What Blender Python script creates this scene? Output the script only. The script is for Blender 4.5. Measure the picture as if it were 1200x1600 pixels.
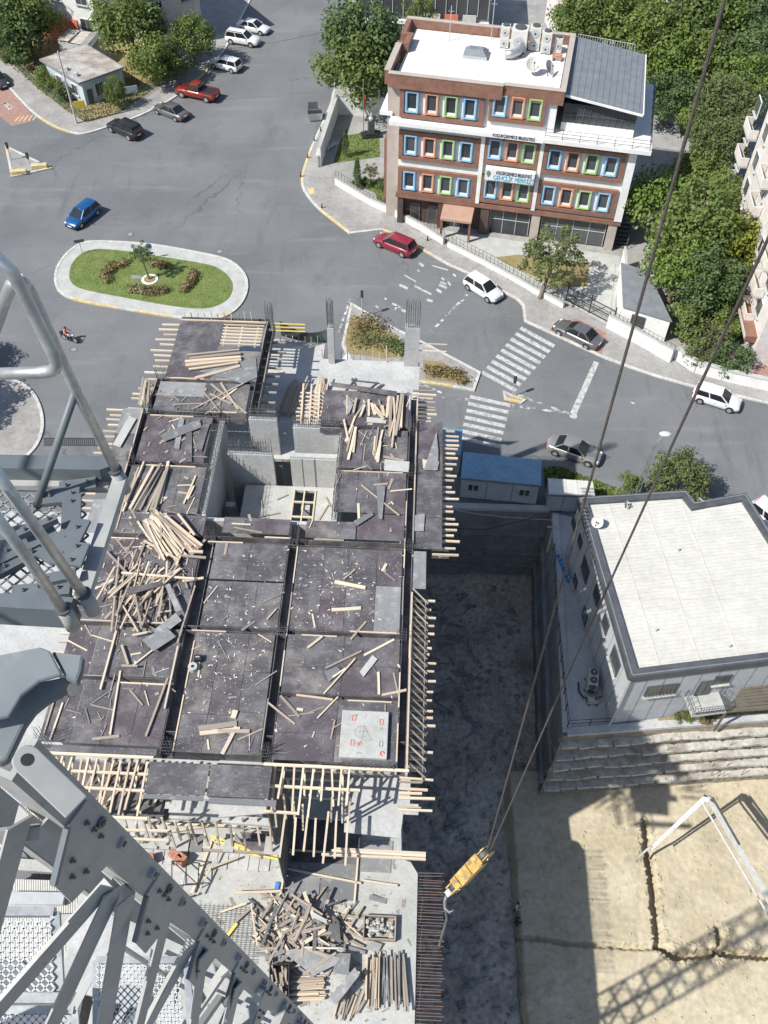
import bpy, math, random
from mathutils import Vector, Matrix, geometry
R = math.radians
rnd = random.Random(11)
sc = bpy.context.scene
for o in list(bpy.data.objects): bpy.data.objects.remove(o)
COL = sc.collection

# ---------------------------------------------------------------- camera, sky, sun, exposure
FPX, PITCH, ROLL, CAMZ = 1450.0, 51.58, 1.0, 60.0
SUN_EL, SUN_AZ = 48.0, 28.0        # shadows run along +X turned SUN_AZ towards +Y
SUN_E, SKY_E, EXPO = 4.6, 0.105, 0.5
CAMR = Matrix.Rotation(R(90 - PITCH), 3, 'X') @ Matrix.Rotation(R(ROLL), 3, 'Z')
CAMP = Vector((0, 0, CAMZ))
cd = bpy.data.cameras.new('camera'); cam = bpy.data.objects.new('camera', cd); COL.objects.link(cam)
cam.matrix_world = Matrix.Translation(CAMP) @ CAMR.to_4x4()
cd.sensor_fit = 'VERTICAL'; cd.sensor_height = 36.0; cd.lens = FPX / 1600 * 36.0
cd.clip_start = 0.2; cd.clip_end = 1500
sc.camera = cam
w = bpy.data.worlds.new('World'); sc.world = w; w.use_nodes = True
nt = w.node_tree; bg = nt.nodes['Background']
sky = nt.nodes.new('ShaderNodeTexSky'); sky.sky_type = 'NISHITA'; sky.sun_disc = False
sdir = Vector((-math.cos(R(SUN_AZ)) * math.cos(R(SUN_EL)), -math.sin(R(SUN_AZ)) * math.cos(R(SUN_EL)), math.sin(R(SUN_EL))))
sky.sun_elevation = R(SUN_EL); sky.sun_rotation = math.atan2(sdir.x, sdir.y)
nt.links.new(sky.outputs[0], bg.inputs[0]); bg.inputs[1].default_value = SKY_E
sl = bpy.data.lights.new('sun', 'SUN'); sl.energy = SUN_E; sl.angle = R(0.53); sl.color = (1.0, 0.965, 0.9)
so = bpy.data.objects.new('sun', sl); COL.objects.link(so)
so.rotation_euler = sdir.to_track_quat('Z', 'Y').to_euler(); so.location = sdir * 150
sc.view_settings.view_transform = 'Standard'; sc.view_settings.look = 'None'
sc.view_settings.exposure = EXPO; sc.view_settings.gamma = 1.0
sc.view_settings.use_curve_mapping = False
sc.cycles.max_bounces = 6; sc.cycles.diffuse_bounces = 3; sc.cycles.glossy_bounces = 3
sc.cycles.transmission_bounces = 3; sc.cycles.transparent_max_bounces = 6

# ---------------------------------------------------------------- survey helpers: photo pixel -> point in the place
def ray(u, v): return CAMR @ Vector(((u - 600) / FPX, (800 - v) / FPX, -1))
def G(u, v, z=0.0):
    d = ray(u, v); t = (z - CAMZ) / d.z
    return CAMP + d * t
def D(u, v, dep): return CAMP + ray(u, v) * dep
def proj(p):
    q = CAMR.transposed() @ (Vector(p) - CAMP); return 600 + FPX * q.x / -q.z, 800 - FPX * q.y / -q.z
def zat(p, v):
    lo, hi = -20.0, 59.0
    for _ in range(50):
        m = (lo + hi) / 2
        if proj((p.x, p.y, m))[1] > v: lo = m
        else: hi = m
    return lo

# ---------------------------------------------------------------- mesh helpers
class MB:
    def __init__(s): s.v = []; s.f = []; s.m = []
    def add(s, vs, fs, mi=0):
        n = len(s.v); s.v += [tuple(x) for x in vs]; s.f += [tuple(i + n for i in f) for f in fs]; s.m += [mi] * len(fs); return s
    def box(s, x0, y0, z0, x1, y1, z1, mi=0, M=None):
        vs = [(x, y, z) for z in (z0, z1) for (x, y) in ((x0, y0), (x1, y0), (x1, y1), (x0, y1))]
        if M is not None: vs = [M @ Vector(q) for q in vs]
        return s.add(vs, [(3, 2, 1, 0), (4, 5, 6, 7), (0, 1, 5, 4), (1, 2, 6, 5), (2, 3, 7, 6), (3, 0, 4, 7)], mi)
    def bar(s, p, q, w, h, mi=0, up=(0, 0, 1), roll=0):
        p = Vector(p); q = Vector(q); d = (q - p).normalized(); up = Vector(up)
        if abs(d.dot(up)) > .97: up = Vector((0, 1, 0))
        sx = d.cross(up).normalized(); sz = sx.cross(d)
        if roll: c_, s_ = math.cos(roll), math.sin(roll); sx, sz = sx * c_ + sz * s_, sz * c_ - sx * s_
        vs = [b + sx * (i * w / 2) + sz * (j * h / 2) for b in (p, q) for (i, j) in ((-1, -1), (1, -1), (1, 1), (-1, 1))]
        return s.add(vs, [(0, 1, 2, 3), (7, 6, 5, 4), (4, 5, 1, 0), (5, 6, 2, 1), (6, 7, 3, 2), (7, 4, 0, 3)], mi)
    def tube(s, pts, r, n=8, mi=0, cap=True):
        pts = [Vector(p) for p in pts]; rs = r if isinstance(r, (list, tuple)) else [r] * len(pts)
        ref = None; rings = []
        for i, p in enumerate(pts):
            d = (pts[min(i + 1, len(pts) - 1)] - pts[max(i - 1, 0)]).normalized()
            if ref is None:
                ref = d.cross(Vector((0, 0, 1)))
                if ref.length < .05: ref = d.cross(Vector((0, 1, 0)))
            ref = (ref - d * ref.dot(d)).normalized(); b = d.cross(ref)
            rings.append([p + (ref * math.cos(2 * math.pi * k / n) + b * math.sin(2 * math.pi * k / n)) * rs[i] for k in range(n)])
        vs = [q for rg in rings for q in rg]; fs = []
        for i in range(len(pts) - 1):
            for k in range(n): fs.append((i * n + k, i * n + (k + 1) % n, (i + 1) * n + (k + 1) % n, (i + 1) * n + k))
        if cap: fs += [tuple(range(n))[::-1], tuple((len(pts) - 1) * n + k for k in range(n))]
        return s.add(vs, fs, mi)
    def prism(s, poly, z0, z1, mi=0, mit=None):
        n = len(poly)
        area = sum(poly[i][0] * poly[(i + 1) % n][1] - poly[(i + 1) % n][0] * poly[i][1] for i in range(n))
        if area < 0: poly = poly[::-1]
        vs = [(p[0], p[1], z0) for p in poly] + [(p[0], p[1], z1) for p in poly]
        tri = geometry.tessellate_polygon([[Vector((p[0], p[1], 0)) for p in poly]])
        top = []
        for t in tri:
            a, b, c = [poly[i] for i in t]
            cr = (b[0] - a[0]) * (c[1] - a[1]) - (b[1] - a[1]) * (c[0] - a[0])
            top.append(tuple(t) if cr > 0 else tuple(t[::-1]))
        s.add(vs, [tuple(n + i for i in t) for t in top] + [tuple(t[::-1]) for t in top], mi if mit is None else mit)
        k = len(s.v) - 2 * n
        for i in range(n):
            j = (i + 1) % n; s.f.append((k + i, k + j, k + n + j, k + n + i)); s.m.append(mi)
        return s
    def ell(s, c, rx, ry, rz, nu=10, nv=7, mi=0, jit=0, rg=None):
        vs = []; fs = []
        for j in range(nv + 1):
            th = math.pi * j / nv
            for i in range(nu):
                ph = 2 * math.pi * i / nu; k = 1 + (rg.uniform(-jit, jit) if rg else 0)
                vs.append((c[0] + rx * k * math.sin(th) * math.cos(ph), c[1] + ry * k * math.sin(th) * math.sin(ph), c[2] + rz * k * math.cos(th)))
        for j in range(nv):
            for i in range(nu): fs.append((j * nu + i, (j + 1) * nu + i, (j + 1) * nu + (i + 1) % nu, j * nu + (i + 1) % nu))
        return s.add(vs, fs, mi)
    def mesh(s, name, mats, smooth=False):
        me = bpy.data.meshes.new(name); me.from_pydata(s.v, [], s.f)
        mats = mats if isinstance(mats, (list, tuple)) else [mats]
        for m in mats: me.materials.append(m)
        if len(mats) > 1: me.polygons.foreach_set('material_index', s.m)
        if smooth: me.polygons.foreach_set('use_smooth', [True] * len(s.f))
        me.update(); return me
    def build(s, name, mats, parent=None, smooth=False, loc=None, rz=0):
        return mobj(name, s.mesh(name, mats, smooth), parent, loc, rz)

def mobj(name, me, parent=None, loc=None, rz=0):
    o = bpy.data.objects.new(name, me); COL.objects.link(o)
    if parent: o.parent = parent
    if loc is not None: o.location = loc
    if rz: o.rotation_euler.z = rz
    return o
def tag(o, label, cat, group=None):
    o['label'] = label; o['category'] = cat
    if group: o['group'] = group
    return o
def thing(name, label, cat, loc=(0, 0, 0), rz=0, group=None):
    o = bpy.data.objects.new(name, None); COL.objects.link(o); o.location = loc; o.rotation_euler.z = rz
    o.empty_display_size = .3
    return tag(o, label, cat, group)
def struct(o): o['kind'] = 'structure'; return o
def stuff(o): o['kind'] = 'stuff'; return o
def copy_tree(o, parent=None):
    c = o.copy(); COL.objects.link(c); c.parent = parent
    for ch in o.children: copy_tree(ch, c)
    return c
def bevel(o, wdt=.01, seg=2):
    m = o.modifiers.new('bevel', 'BEVEL'); m.width = wdt; m.segments = seg; m.limit_method = 'ANGLE'; return o

# ---------------------------------------------------------------- materials
def lin(c):
    if isinstance(c, (int, float)): return (c, c, c, 1)
    return (c[0], c[1], c[2], 1)
def pmat(name, c1, c2=None, scale=3.0, rough=.75, metal=0, bump=0, bscale=None, rand=None, detail=5, lo=.35, hi=.65, coat=0, stretch=None, wpos=False, spec=.5, fine=None):
    """two-tone noise material; rand: a third tone mixed in by the object's own random number"""
    m = bpy.data.materials.new(name); m.use_nodes = True; n = m.node_tree; b = n.nodes['Principled BSDF']
    b.inputs['Roughness'].default_value = rough; b.inputs['Metallic'].default_value = metal; b.inputs['Coat Weight'].default_value = coat
    b.inputs['Specular IOR Level'].default_value = spec
    if wpos: co = n.nodes.new('ShaderNodeNewGeometry').outputs['Position']
    else: co = n.nodes.new('ShaderNodeTexCoord').outputs['Object']
    if stretch:
        mp = n.nodes.new('ShaderNodeMapping'); mp.inputs['Scale'].default_value = stretch; n.links.new(co, mp.inputs[0]); co = mp.outputs[0]
    if c2 is None: c2 = c1
    tx = n.nodes.new('ShaderNodeTexNoise'); tx.inputs['Scale'].default_value = scale; tx.inputs['Detail'].default_value = detail; tx.inputs['Roughness'].default_value = .6
    n.links.new(co, tx.inputs['Vector'])
    rp = n.nodes.new('ShaderNodeValToRGB'); rp.color_ramp.elements[0].position = lo; rp.color_ramp.elements[1].position = hi
    rp.color_ramp.elements[0].color = lin(c1); rp.color_ramp.elements[1].color = lin(c2)
    n.links.new(tx.outputs['Fac'], rp.inputs[0]); out = rp.outputs[0]
    if rand is not None:
        oi = n.nodes.new('ShaderNodeObjectInfo'); mx = n.nodes.new('ShaderNodeMix'); mx.data_type = 'RGBA'
        mx.inputs['B'].default_value = lin(rand); n.links.new(out, mx.inputs['A']); n.links.new(oi.outputs['Random'], mx.inputs['Factor']); out = mx.outputs['Result']
    if fine:
        t3 = n.nodes.new('ShaderNodeTexNoise'); t3.inputs['Scale'].default_value = fine[0]; t3.inputs['Detail'].default_value = 3; n.links.new(co, t3.inputs['Vector'])
        mr = n.nodes.new('ShaderNodeMapRange'); mr.inputs[1].default_value = .3; mr.inputs[2].default_value = .7; mr.inputs[3].default_value = 1 - fine[1]; mr.inputs[4].default_value = 1 + fine[1]
        n.links.new(t3.outputs['Fac'], mr.inputs[0])
        hs = n.nodes.new('ShaderNodeMix'); hs.data_type = 'RGBA'; hs.blend_type = 'MULTIPLY'; hs.inputs['Factor'].default_value = 1
        n.links.new(out, hs.inputs['A']); n.links.new(mr.outputs[0], hs.inputs['B']); out = hs.outputs['Result']
    n.links.new(out, b.inputs['Base Color'])
    if bump:
        t2 = n.nodes.new('ShaderNodeTexNoise'); t2.inputs['Scale'].default_value = bscale or scale * 4; t2.inputs['Detail'].default_value = 4; n.links.new(co, t2.inputs['Vector'])
        bp = n.nodes.new('ShaderNodeBump'); bp.inputs['Strength'].default_value = bump; bp.inputs['Distance'].default_value = .05
        n.links.new(t2.outputs['Fac'], bp.inputs['Height']); n.links.new(bp.outputs[0], b.inputs['Normal'])
    m['out'] = 1
    return m
def nodes_of(m): return m.node_tree.nodes, m.node_tree.links, m.node_tree.nodes['Principled BSDF']
def overlay(m, col, scale, lo, hi, kind='NOISE', stretch=None, amount=1.0, wpos=False, mask=None):
    """lay a second patchy tone (dust, stains, shavings) over a material"""
    n, l, b = nodes_of(m); src = b.inputs['Base Color'].links[0].from_socket
    co = n.new('ShaderNodeNewGeometry').outputs['Position'] if wpos else n.new('ShaderNodeTexCoord').outputs['Object']
    if stretch: mp = n.new('ShaderNodeMapping'); mp.inputs['Scale'].default_value = stretch; l.new(co, mp.inputs[0]); co = mp.outputs[0]
    if kind == 'NOISE': t = n.new('ShaderNodeTexNoise'); t.inputs['Detail'].default_value = 6; t.inputs['Roughness'].default_value = .65; o_ = t.outputs['Fac']
    else: t = n.new('ShaderNodeTexVoronoi'); o_ = t.outputs['Distance']
    t.inputs['Scale'].default_value = scale; l.new(co, t.inputs['Vector'])
    mr = n.new('ShaderNodeMapRange'); mr.inputs[1].default_value = lo; mr.inputs[2].default_value = hi; mr.inputs[3].default_value = 0; mr.inputs[4].default_value = amount
    l.new(o_, mr.inputs[0]); fac = mr.outputs[0]
    if mask:
        t2 = n.new('ShaderNodeTexNoise'); t2.inputs['Scale'].default_value = mask[0]; t2.inputs['Detail'].default_value = 4; l.new(co, t2.inputs['Vector'])
        m2 = n.new('ShaderNodeMapRange'); m2.inputs[1].default_value = mask[1]; m2.inputs[2].default_value = mask[2]; l.new(t2.outputs['Fac'], m2.inputs[0])
        mu = n.new('ShaderNodeMath'); mu.operation = 'MULTIPLY'; l.new(fac, mu.inputs[0]); l.new(m2.outputs[0], mu.inputs[1]); fac = mu.outputs[0]
    mx = n.new('ShaderNodeMix'); mx.data_type = 'RGBA'; mx.inputs['B'].default_value = lin(col)
    l.new(fac, mx.inputs['Factor']); l.new(src, mx.inputs['A']); l.new(mx.outputs['Result'], b.inputs['Base Color'])
    return m
M = {}
M['asphalt'] = pmat('asphalt', (.118, .124, .131), (.162, .167, .173), .09, .9, bump=.25, bscale=9, wpos=True, detail=8, fine=(7, .12))
overlay(M['asphalt'], (.09, .093, .1), .25, .56, .72, wpos=True, stretch=(1, .5, 1), amount=.55)
overlay(M['asphalt'], (.2, .2, .2), .6, .6, .75, wpos=True, amount=.4)
overlay(M['asphalt'], (.05, .052, .055), 1.1, .66, .74, wpos=True, amount=.6, mask=(.12, .5, .6))
overlay(M['asphalt'], (.215, .218, .22), .5, .56, .72, wpos=True, stretch=(.18, 1.1, 1), amount=.5)
overlay(M['asphalt'], (.085, .088, .093), .4, .58, .7, wpos=True, stretch=(1.2, .2, 1), amount=.45)
def cracks(m, col, scale, wd, mask):
    n, l, b = nodes_of(m); src = b.inputs['Base Color'].links[0].from_socket; co = n.new('ShaderNodeNewGeometry').outputs['Position']
    dn = n.new('ShaderNodeTexNoise'); dn.inputs['Scale'].default_value = .9; dn.inputs['Detail'].default_value = 5; l.new(co, dn.inputs['Vector'])
    ad = n.new('ShaderNodeVectorMath'); ad.operation = 'MULTIPLY_ADD'; ad.inputs[1].default_value = (2.2, 2.2, 0); l.new(dn.outputs['Color'], ad.inputs[0]); l.new(co, ad.inputs[2])
    v = n.new('ShaderNodeTexVoronoi'); v.feature = 'DISTANCE_TO_EDGE'; v.inputs['Scale'].default_value = scale; l.new(ad.outputs[0], v.inputs['Vector'])
    mr = n.new('ShaderNodeMapRange'); mr.inputs[1].default_value = 0; mr.inputs[2].default_value = wd; mr.inputs[3].default_value = .8; mr.inputs[4].default_value = 0; l.new(v.outputs['Distance'], mr.inputs[0])
    t2 = n.new('ShaderNodeTexNoise'); t2.inputs['Scale'].default_value = mask; l.new(co, t2.inputs['Vector']); m2 = n.new('ShaderNodeMapRange'); m2.inputs[1].default_value = .48; m2.inputs[2].default_value = .6; l.new(t2.outputs['Fac'], m2.inputs[0])
    mu = n.new('ShaderNodeMath'); mu.operation = 'MULTIPLY'; l.new(mr.outputs[0], mu.inputs[0]); l.new(m2.outputs[0], mu.inputs[1])
    mx = n.new('ShaderNodeMix'); mx.data_type = 'RGBA'; mx.inputs['B'].default_value = lin(col); l.new(mu.outputs[0], mx.inputs['Factor']); l.new(src, mx.inputs['A']); l.new(mx.outputs['Result'], b.inputs['Base Color'])
cracks(M['asphalt'], (.06, .062, .066), .07, .006, .06)
M['patch'] = pmat('asphalt_patch', (.09, .093, .1), (.115, .118, .125), .6, .9, wpos=True, fine=(8, .15))
M['walk'] = pmat('pavement', (.24, .232, .22), (.32, .312, .3), .35, .9, bump=.2, bscale=6, wpos=True, fine=(3.5, .12))
overlay(M['walk'], (.17, .165, .16), .8, .55, .7, wpos=True, amount=.6)
M['paver_red'] = pmat('paver_red', (.27, .15, .12), (.33, .21, .18), 2, .9, wpos=True, fine=(9, .2))
M['kerb'] = pmat('kerb_stone', (.4, .39, .36), (.52, .51, .48), 1.2, .85, wpos=True, fine=(4, .2))
M['kerb_y'] = pmat('kerb_yellow', (.5, .38, .15), (.52, .45, .28), 1.4, .8, wpos=True, fine=(4, .2))
M['conc'] = pmat('concrete', (.36, .365, .36), (.46, .46, .45), .8, .9, bump=.25, bscale=8, wpos=True, fine=(5, .1))
overlay(M['conc'], (.22, .22, .22), 1.6, .58, .75, wpos=True, amount=.6)
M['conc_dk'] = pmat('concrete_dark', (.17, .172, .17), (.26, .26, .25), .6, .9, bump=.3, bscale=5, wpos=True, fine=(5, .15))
M['conc_pale'] = pmat('concrete_pale', (.345, .35, .33), (.425, .43, .41), .9, .9, bump=.15, bscale=8, wpos=True, fine=(6, .08))
M['white'] = pmat('white_render', (.62, .62, .6), (.7, .7, .68), .7, .85, wpos=True, fine=(2.5, .06))
M['cream'] = pmat('cream_render', (.56, .5, .42), (.64, .58, .5), .5, .85, wpos=True, fine=(2, .08))
M['pink'] = pmat('pinkish_render', (.58, .53, .5), (.64, .6, .57), .5, .85, wpos=True, fine=(2, .08))
M['brown'] = pmat('brown_cladding', (.19, .095, .066), (.235, .125, .09), 1, .6, wpos=True, fine=(3, .12))
M['brown_dk'] = pmat('dark_brown_cladding', (.07, .045, .038), (.1, .065, .055), 1, .6, wpos=True)
M['taupe'] = pmat('taupe_cladding', (.36, .31, .27), (.41, .36, .32), 1, .7, wpos=True)
M['glass'] = pmat('window_glass', (.016, .02, .026), (.05, .056, .064), .5, .12, wpos=True, spec=.6, rand=(.085, .09, .095))
M['blue_fr'] = pmat('blue_frame', (.2, .42, .64), (.24, .46, .68), 2, .5)
M['orange_fr'] = pmat('orange_frame', (.58, .25, .14), (.62, .29, .17), 2, .5)
M['green_fr'] = pmat('green_frame', (.28, .46, .17), (.32, .5, .2), 2, .5)
M['paint'] = pmat('road_paint', (.37, .37, .36), (.48, .48, .465), 1.5, .85, wpos=True, fine=(5, .2))
overlay(M['paint'], (.15, .152, .157), 2.6, .5, .64, wpos=True, amount=.7)
M['paint_worn'] = pmat('worn_road_paint', (.52, .52, .5), (.62, .62, .6), 1.5, .85, wpos=True)
overlay(M['paint_worn'], (.145, .148, .153), 1.4, .38, .52, wpos=True, amount=1)
M['paint_y'] = pmat('yellow_road_paint', (.5, .4, .16), (.55, .47, .25), 1.5, .85, wpos=True, fine=(5, .2))
M['grass'] = pmat('lawn', (.1, .145, .035), (.145, .185, .05), .8, .95, bump=.5, bscale=20, wpos=True, fine=(9, .3))
overlay(M['grass'], (.23, .19, .085), .5, .55, .75, wpos=True, amount=.7)
M['drygrass'] = pmat('dry_grass', (.27, .21, .11), (.2, .17, .07), .9, .95, bump=.5, bscale=15, wpos=True, fine=(8, .3))
M['soil'] = pmat('pit_soil', (.34, .29, .23), (.45, .395, .325), .35, .95, bump=.8, bscale=3, wpos=True, fine=(3, .3))
overlay(M['soil'], (.38, .37, .35), 1.1, .6, .72, wpos=True, amount=.6)
overlay(M['soil'], (.13, .12, .11), .25, .55, .7, wpos=True, amount=.7)
M['sand'] = pmat('sand_fill', (.40, .345, .235), (.49, .43, .315), .3, .95, bump=.5, bscale=3, wpos=True, fine=(2.5, .12))
overlay(M['sand'], (.28, .25, .18), .55, .55, .7, wpos=True, amount=.6)
overlay(M['sand'], (.54, .51, .42), 1.3, .62, .75, wpos=True, amount=.5)
M['shot'] = pmat('sprayed_concrete', (.36, .34, .3), (.48, .46, .41), .9, .95, bump=1.0, bscale=2.5, wpos=True, fine=(3, .2))
overlay(M['shot'], (.18, .16, .13), .7, .52, .7, wpos=True, amount=.8, stretch=(1, 1, .4))
M['riser_shade'] = pmat('riser_shade_face', (.19, .155, .115), (.28, .235, .175), .8, .95, bump=1.0, bscale=3, wpos=True, fine=(3, .25))  # risers' weaker light painted in: darker face between the lighter beams
M['ply'] = pmat('film_plywood', (.062, .056, .062), (.092, .085, .092), 1.2, .5, rand=(.086, .083, .086), detail=6, spec=.4)
overlay(M['ply'], (.36, .31, .26), .55, .52, .72, amount=.5, wpos=True)
overlay(M['ply'], (.28, .275, .285), .8, .45, .8, amount=.6, wpos=True)
overlay(M['ply'], (.36, .35, .35), 3.0, .56, .74, amount=.5, wpos=True, stretch=(1, 2.5, 1))
overlay(M['ply'], (.62, .53, .42), 11.0, .6, .68, amount=.8, wpos=True, stretch=(1, 1.8, 1), mask=(.35, .5, .62))
M['ply_red'] = pmat('reddish_plywood', (.073, .056, .063), (.1, .08, .088), 1.2, .5, rand=(.078, .066, .074), detail=6)
overlay(M['ply_red'], (.28, .265, .27), .9, .45, .8, amount=.6, wpos=True)
overlay(M['ply_red'], (.62, .53, .42), 11.0, .6, .68, amount=.8, wpos=True, stretch=(1, 1.8, 1), mask=(.4, .48, .6))
overlay(M['ply'], (.4, .39, .4), 7.0, .6, .66, amount=.55, wpos=True, stretch=(1.6, 1, 1), mask=(1.3, .42, .62))
overlay(M['ply_red'], (.4, .38, .39), 7.0, .6, .66, amount=.5, wpos=True, stretch=(1, 1.6, 1), mask=(1.3, .42, .62))
M['shaving'] = pmat('wood_shaving', (.6, .56, .5), (.7, .66, .6), 9, .8)
M['ply_grey'] = pmat('dusty_grey_plywood', (.19, .195, .2), (.3, .3, .3), 1.4, .7, rand=(.14, .145, .15), detail=6)
overlay(M['ply_grey'], (.48, .47, .45), 2.2, .55, .75, amount=.7, wpos=True)
M['timber'] = pmat('new_timber', (.57, .44, .3), (.67, .55, .41), 2, .8, rand=(.43, .35, .27), stretch=(.6, 8, 8), fine=(6, .15))
M['timber_old'] = pmat('weathered_timber', (.34, .28, .22), (.45, .37, .28), 2, .85, rand=(.24, .21, .18), stretch=(.6, 8, 8), fine=(6, .2))
M['timber_pale'] = pmat('pale_sawn_timber', (.6, .5, .37), (.7, .6, .46), 2, .8, rand=(.5, .43, .34), stretch=(.6, 6, 6), fine=(6, .15))
M['rebar'] = pmat('rusty_rebar', (.12, .075, .055), (.18, .13, .105), 3, .8, wpos=True)
M['steel_rod'] = pmat('grey_steel_rod', (.13, .135, .14), (.2, .2, .2), 3, .6, metal=.5, wpos=True)
M['crane'] = pmat('crane_grey_paint', (.31, .315, .31), (.37, .375, .365), 1.5, .5, wpos=True, fine=(9, .06), spec=.4)
overlay(M['crane'], (.2, .18, .15), 4, .6, .72, wpos=True, amount=.6)
overlay(M['crane'], (.25, .14, .08), 14, .66, .72, wpos=True, amount=.6)
M['crane_dk'] = pmat('crane_dark_shade_paint', (.1, .118, .132), (.13, .15, .165), 2, .5, wpos=True, fine=(9, .06))  # dark crane steel, tone also deepened for the shade on the platform
overlay(M['crane_dk'], (.25, .24, .22), 6, .64, .75, wpos=True, amount=.4)
M['galv'] = pmat('galvanised_steel', (.42, .44, .45), (.55, .57, .58), 5, .42, metal=.75, wpos=True, fine=(20, .1))
M['galv_mesh'] = pmat('galvanised_mesh', (.5, .52, .53), (.6, .62, .63), 5, .5, metal=.4, wpos=True)
M['mesh_dk'] = pmat('dull_mesh', (.26, .28, .29), (.34, .36, .37), 5, .55, metal=.4, wpos=True)
M['bolt'] = pmat('bolt_steel', (.22, .21, .19), (.3, .28, .24), 8, .45, metal=.7)
M['rope'] = pmat('wire_rope', (.07, .06, .055), (.12, .1, .09), 20, .6, metal=.3)
M['hook_y'] = pmat('hook_yellow', (.4, .25, .055), (.48, .32, .09), 3, .5, fine=(8, .15))
overlay(M['hook_y'], (.14, .1, .06), 5, .5, .64, amount=.75, wpos=True)
M['yellow'] = pmat('scaffold_yellow', (.68, .5, .1), (.74, .58, .16), 2, .55, fine=(8, .12))
M['brick'] = pmat('brick', (.36, .14, .085), (.44, .19, .12), 4, .9, rand=(.4, .2, .14), fine=(12, .15))
M['black'] = pmat('black_plastic', (.02, .02, .021), (.03, .03, .032), 4, .5)
M['tyre'] = pmat('tyre_rubber', (.018, .018, .019), (.028, .028, .028), 8, .8)
M['rim'] = pmat('alloy_rim', (.5, .5, .52), (.6, .6, .62), 4, .35, metal=.7)
M['chrome'] = pmat('chrome', (.6, .6, .6), (.7, .7, .7), 4, .2, metal=1)
M['lamp_w'] = pmat('headlight_lens', (.7, .72, .74), (.8, .82, .84), 4, .15)
M['lamp_r'] = pmat('taillight_lens', (.4, .02, .02), (.5, .03, .03), 4, .2)
M['carglass'] = pmat('car_glass', (.012, .014, .016), (.02, .022, .025), 2, .08, spec=.6)
M['plate'] = pmat('plate_white', (.7, .7, .7), (.75, .75, .75), 4, .5)
M['roof_w'] = pmat('white_metal_roof', (.5, .49, .45), (.56, .55, .51), .5, .65, wpos=True, fine=(3, .06))
overlay(M['roof_w'], (.42, .39, .33), .9, .52, .74, wpos=True, amount=.55, stretch=(.25, 3, 1))
overlay(M['roof_w'], (.36, .33, .28), .35, .6, .75, wpos=True, amount=.5)
overlay(M['roof_w'], (.12, .11, .1), 2.2, .7, .74, wpos=True, amount=.8)
M['roof_flat'] = pmat('pale_roof_membrane', (.62, .6, .56), (.72, .7, .67), .4, .85, wpos=True, fine=(2, .08))
overlay(M['roof_flat'], (.45, .43, .4), .5, .57, .72, wpos=True, amount=.6)
M['slate'] = pmat('grey_roof_sheet', (.15, .165, .18), (.19, .205, .22), 1, .65, wpos=True, fine=(6, .12))
M['clad'] = pmat('grey_wall_cladding', (.36, .38, .4), (.42, .44, .46), .8, .7, wpos=True, fine=(3, .06))
M['clad_dk'] = pmat('dark_grey_trim', (.06, .066, .075), (.085, .092, .102), 1.2, .6, wpos=True, fine=(4, .1))
M['blue_roof'] = pmat('blue_metal_roof', (.17, .3, .4), (.22, .36, .46), .8, .5, wpos=True, fine=(3, .1))
M['cont'] = pmat('container_grey', (.36, .39, .41), (.42, .45, .47), 1, .6, wpos=True)
M['rust_roof'] = pmat('weathered_metal_roof', (.42, .4, .37), (.5, .48, .45), .6, .75, wpos=True, fine=(4, .1))
overlay(M['rust_roof'], (.28, .22, .17), .5, .42, .6, wpos=True, amount=.8, stretch=(1, 2, 1))
M['house'] = pmat('blue_grey_render', (.36, .42, .45), (.42, .48, .51), .8, .85, wpos=True)
M['fence_g'] = pmat('green_fence', (.05, .12, .08), (.08, .16, .11), 2, .7)
M['sign_y'] = pmat('yellow_board', (.65, .48, .05), (.7, .52, .08), 2, .6)
M['sign_b'] = pmat('blue_sign', (.02, .1, .42), (.03, .12, .46), 2, .5)
M['ink_blue'] = pmat('blue_lettering', (.05, .2, .5), (.06, .22, .55), 2, .5)
M['ink_dk'] = pmat('dark_lettering', (.02, .03, .08), (.03, .04, .1), 2, .5)
M['ink_cyan'] = pmat('cyan_lettering', (.06, .42, .62), (.07, .45, .66), 2, .5)
M['ink_red'] = pmat('red_marking', (.5, .06, .05), (.6, .1, .08), 2, .7)
M['ink_green'] = pmat('green_marking', (.1, .2, .12), (.13, .24, .15), 2, .7)
M['tarp'] = pmat('dark_green_netting', (.06, .09, .085), (.09, .125, .115), 2, .85)
M['skin'] = pmat('skin', (.45, .28, .2), (.5, .32, .23), 4, .6)
M['orange'] = pmat('orange_red_cloth', (.6, .17, .1), (.66, .22, .14), 4, .8)
M['cloth_dk'] = pmat('dark_cloth', (.025, .027, .035), (.04, .042, .05), 4, .85)
M['cloth_w'] = pmat('pale_cloth', (.5, .5, .48), (.6, .6, .58), 4, .85)
M['awn'] = pmat('brown_awning', (.33, .2, .15), (.38, .25, .19), 1, .8, wpos=True)
M['patio'] = pmat('brown_slats', (.1, .085, .065), (.13, .11, .085), 1.5, .7, wpos=True)
M['bark'] = pmat('bark', (.13, .1, .075), (.2, .16, .12), 3, .95, bump=.5, stretch=(4, 4, .7))
def leafmat(name, c1, c2, c3):
    m = pmat(name, c1, c2, .55, .6, rand=c3, detail=3, wpos=True, spec=.3, fine=(3, .35))
    n, l, b = nodes_of(m); src = b.inputs['Base Color'].links[0].from_socket
    tr = n.new('ShaderNodeBsdfTranslucent'); l.new(src, tr.inputs[0]); ms = n.new('ShaderNodeMixShader'); ms.inputs[0].default_value = .38
    l.new(b.outputs[0], ms.inputs[1]); l.new(tr.outputs[0], ms.inputs[2]); l.new(ms.outputs[0], n['Material Output'].inputs[0])
    return m
M['leaf'] = leafmat('green_leaves', (.12, .175, .05), (.185, .245, .068), (.15, .2, .058))
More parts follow.
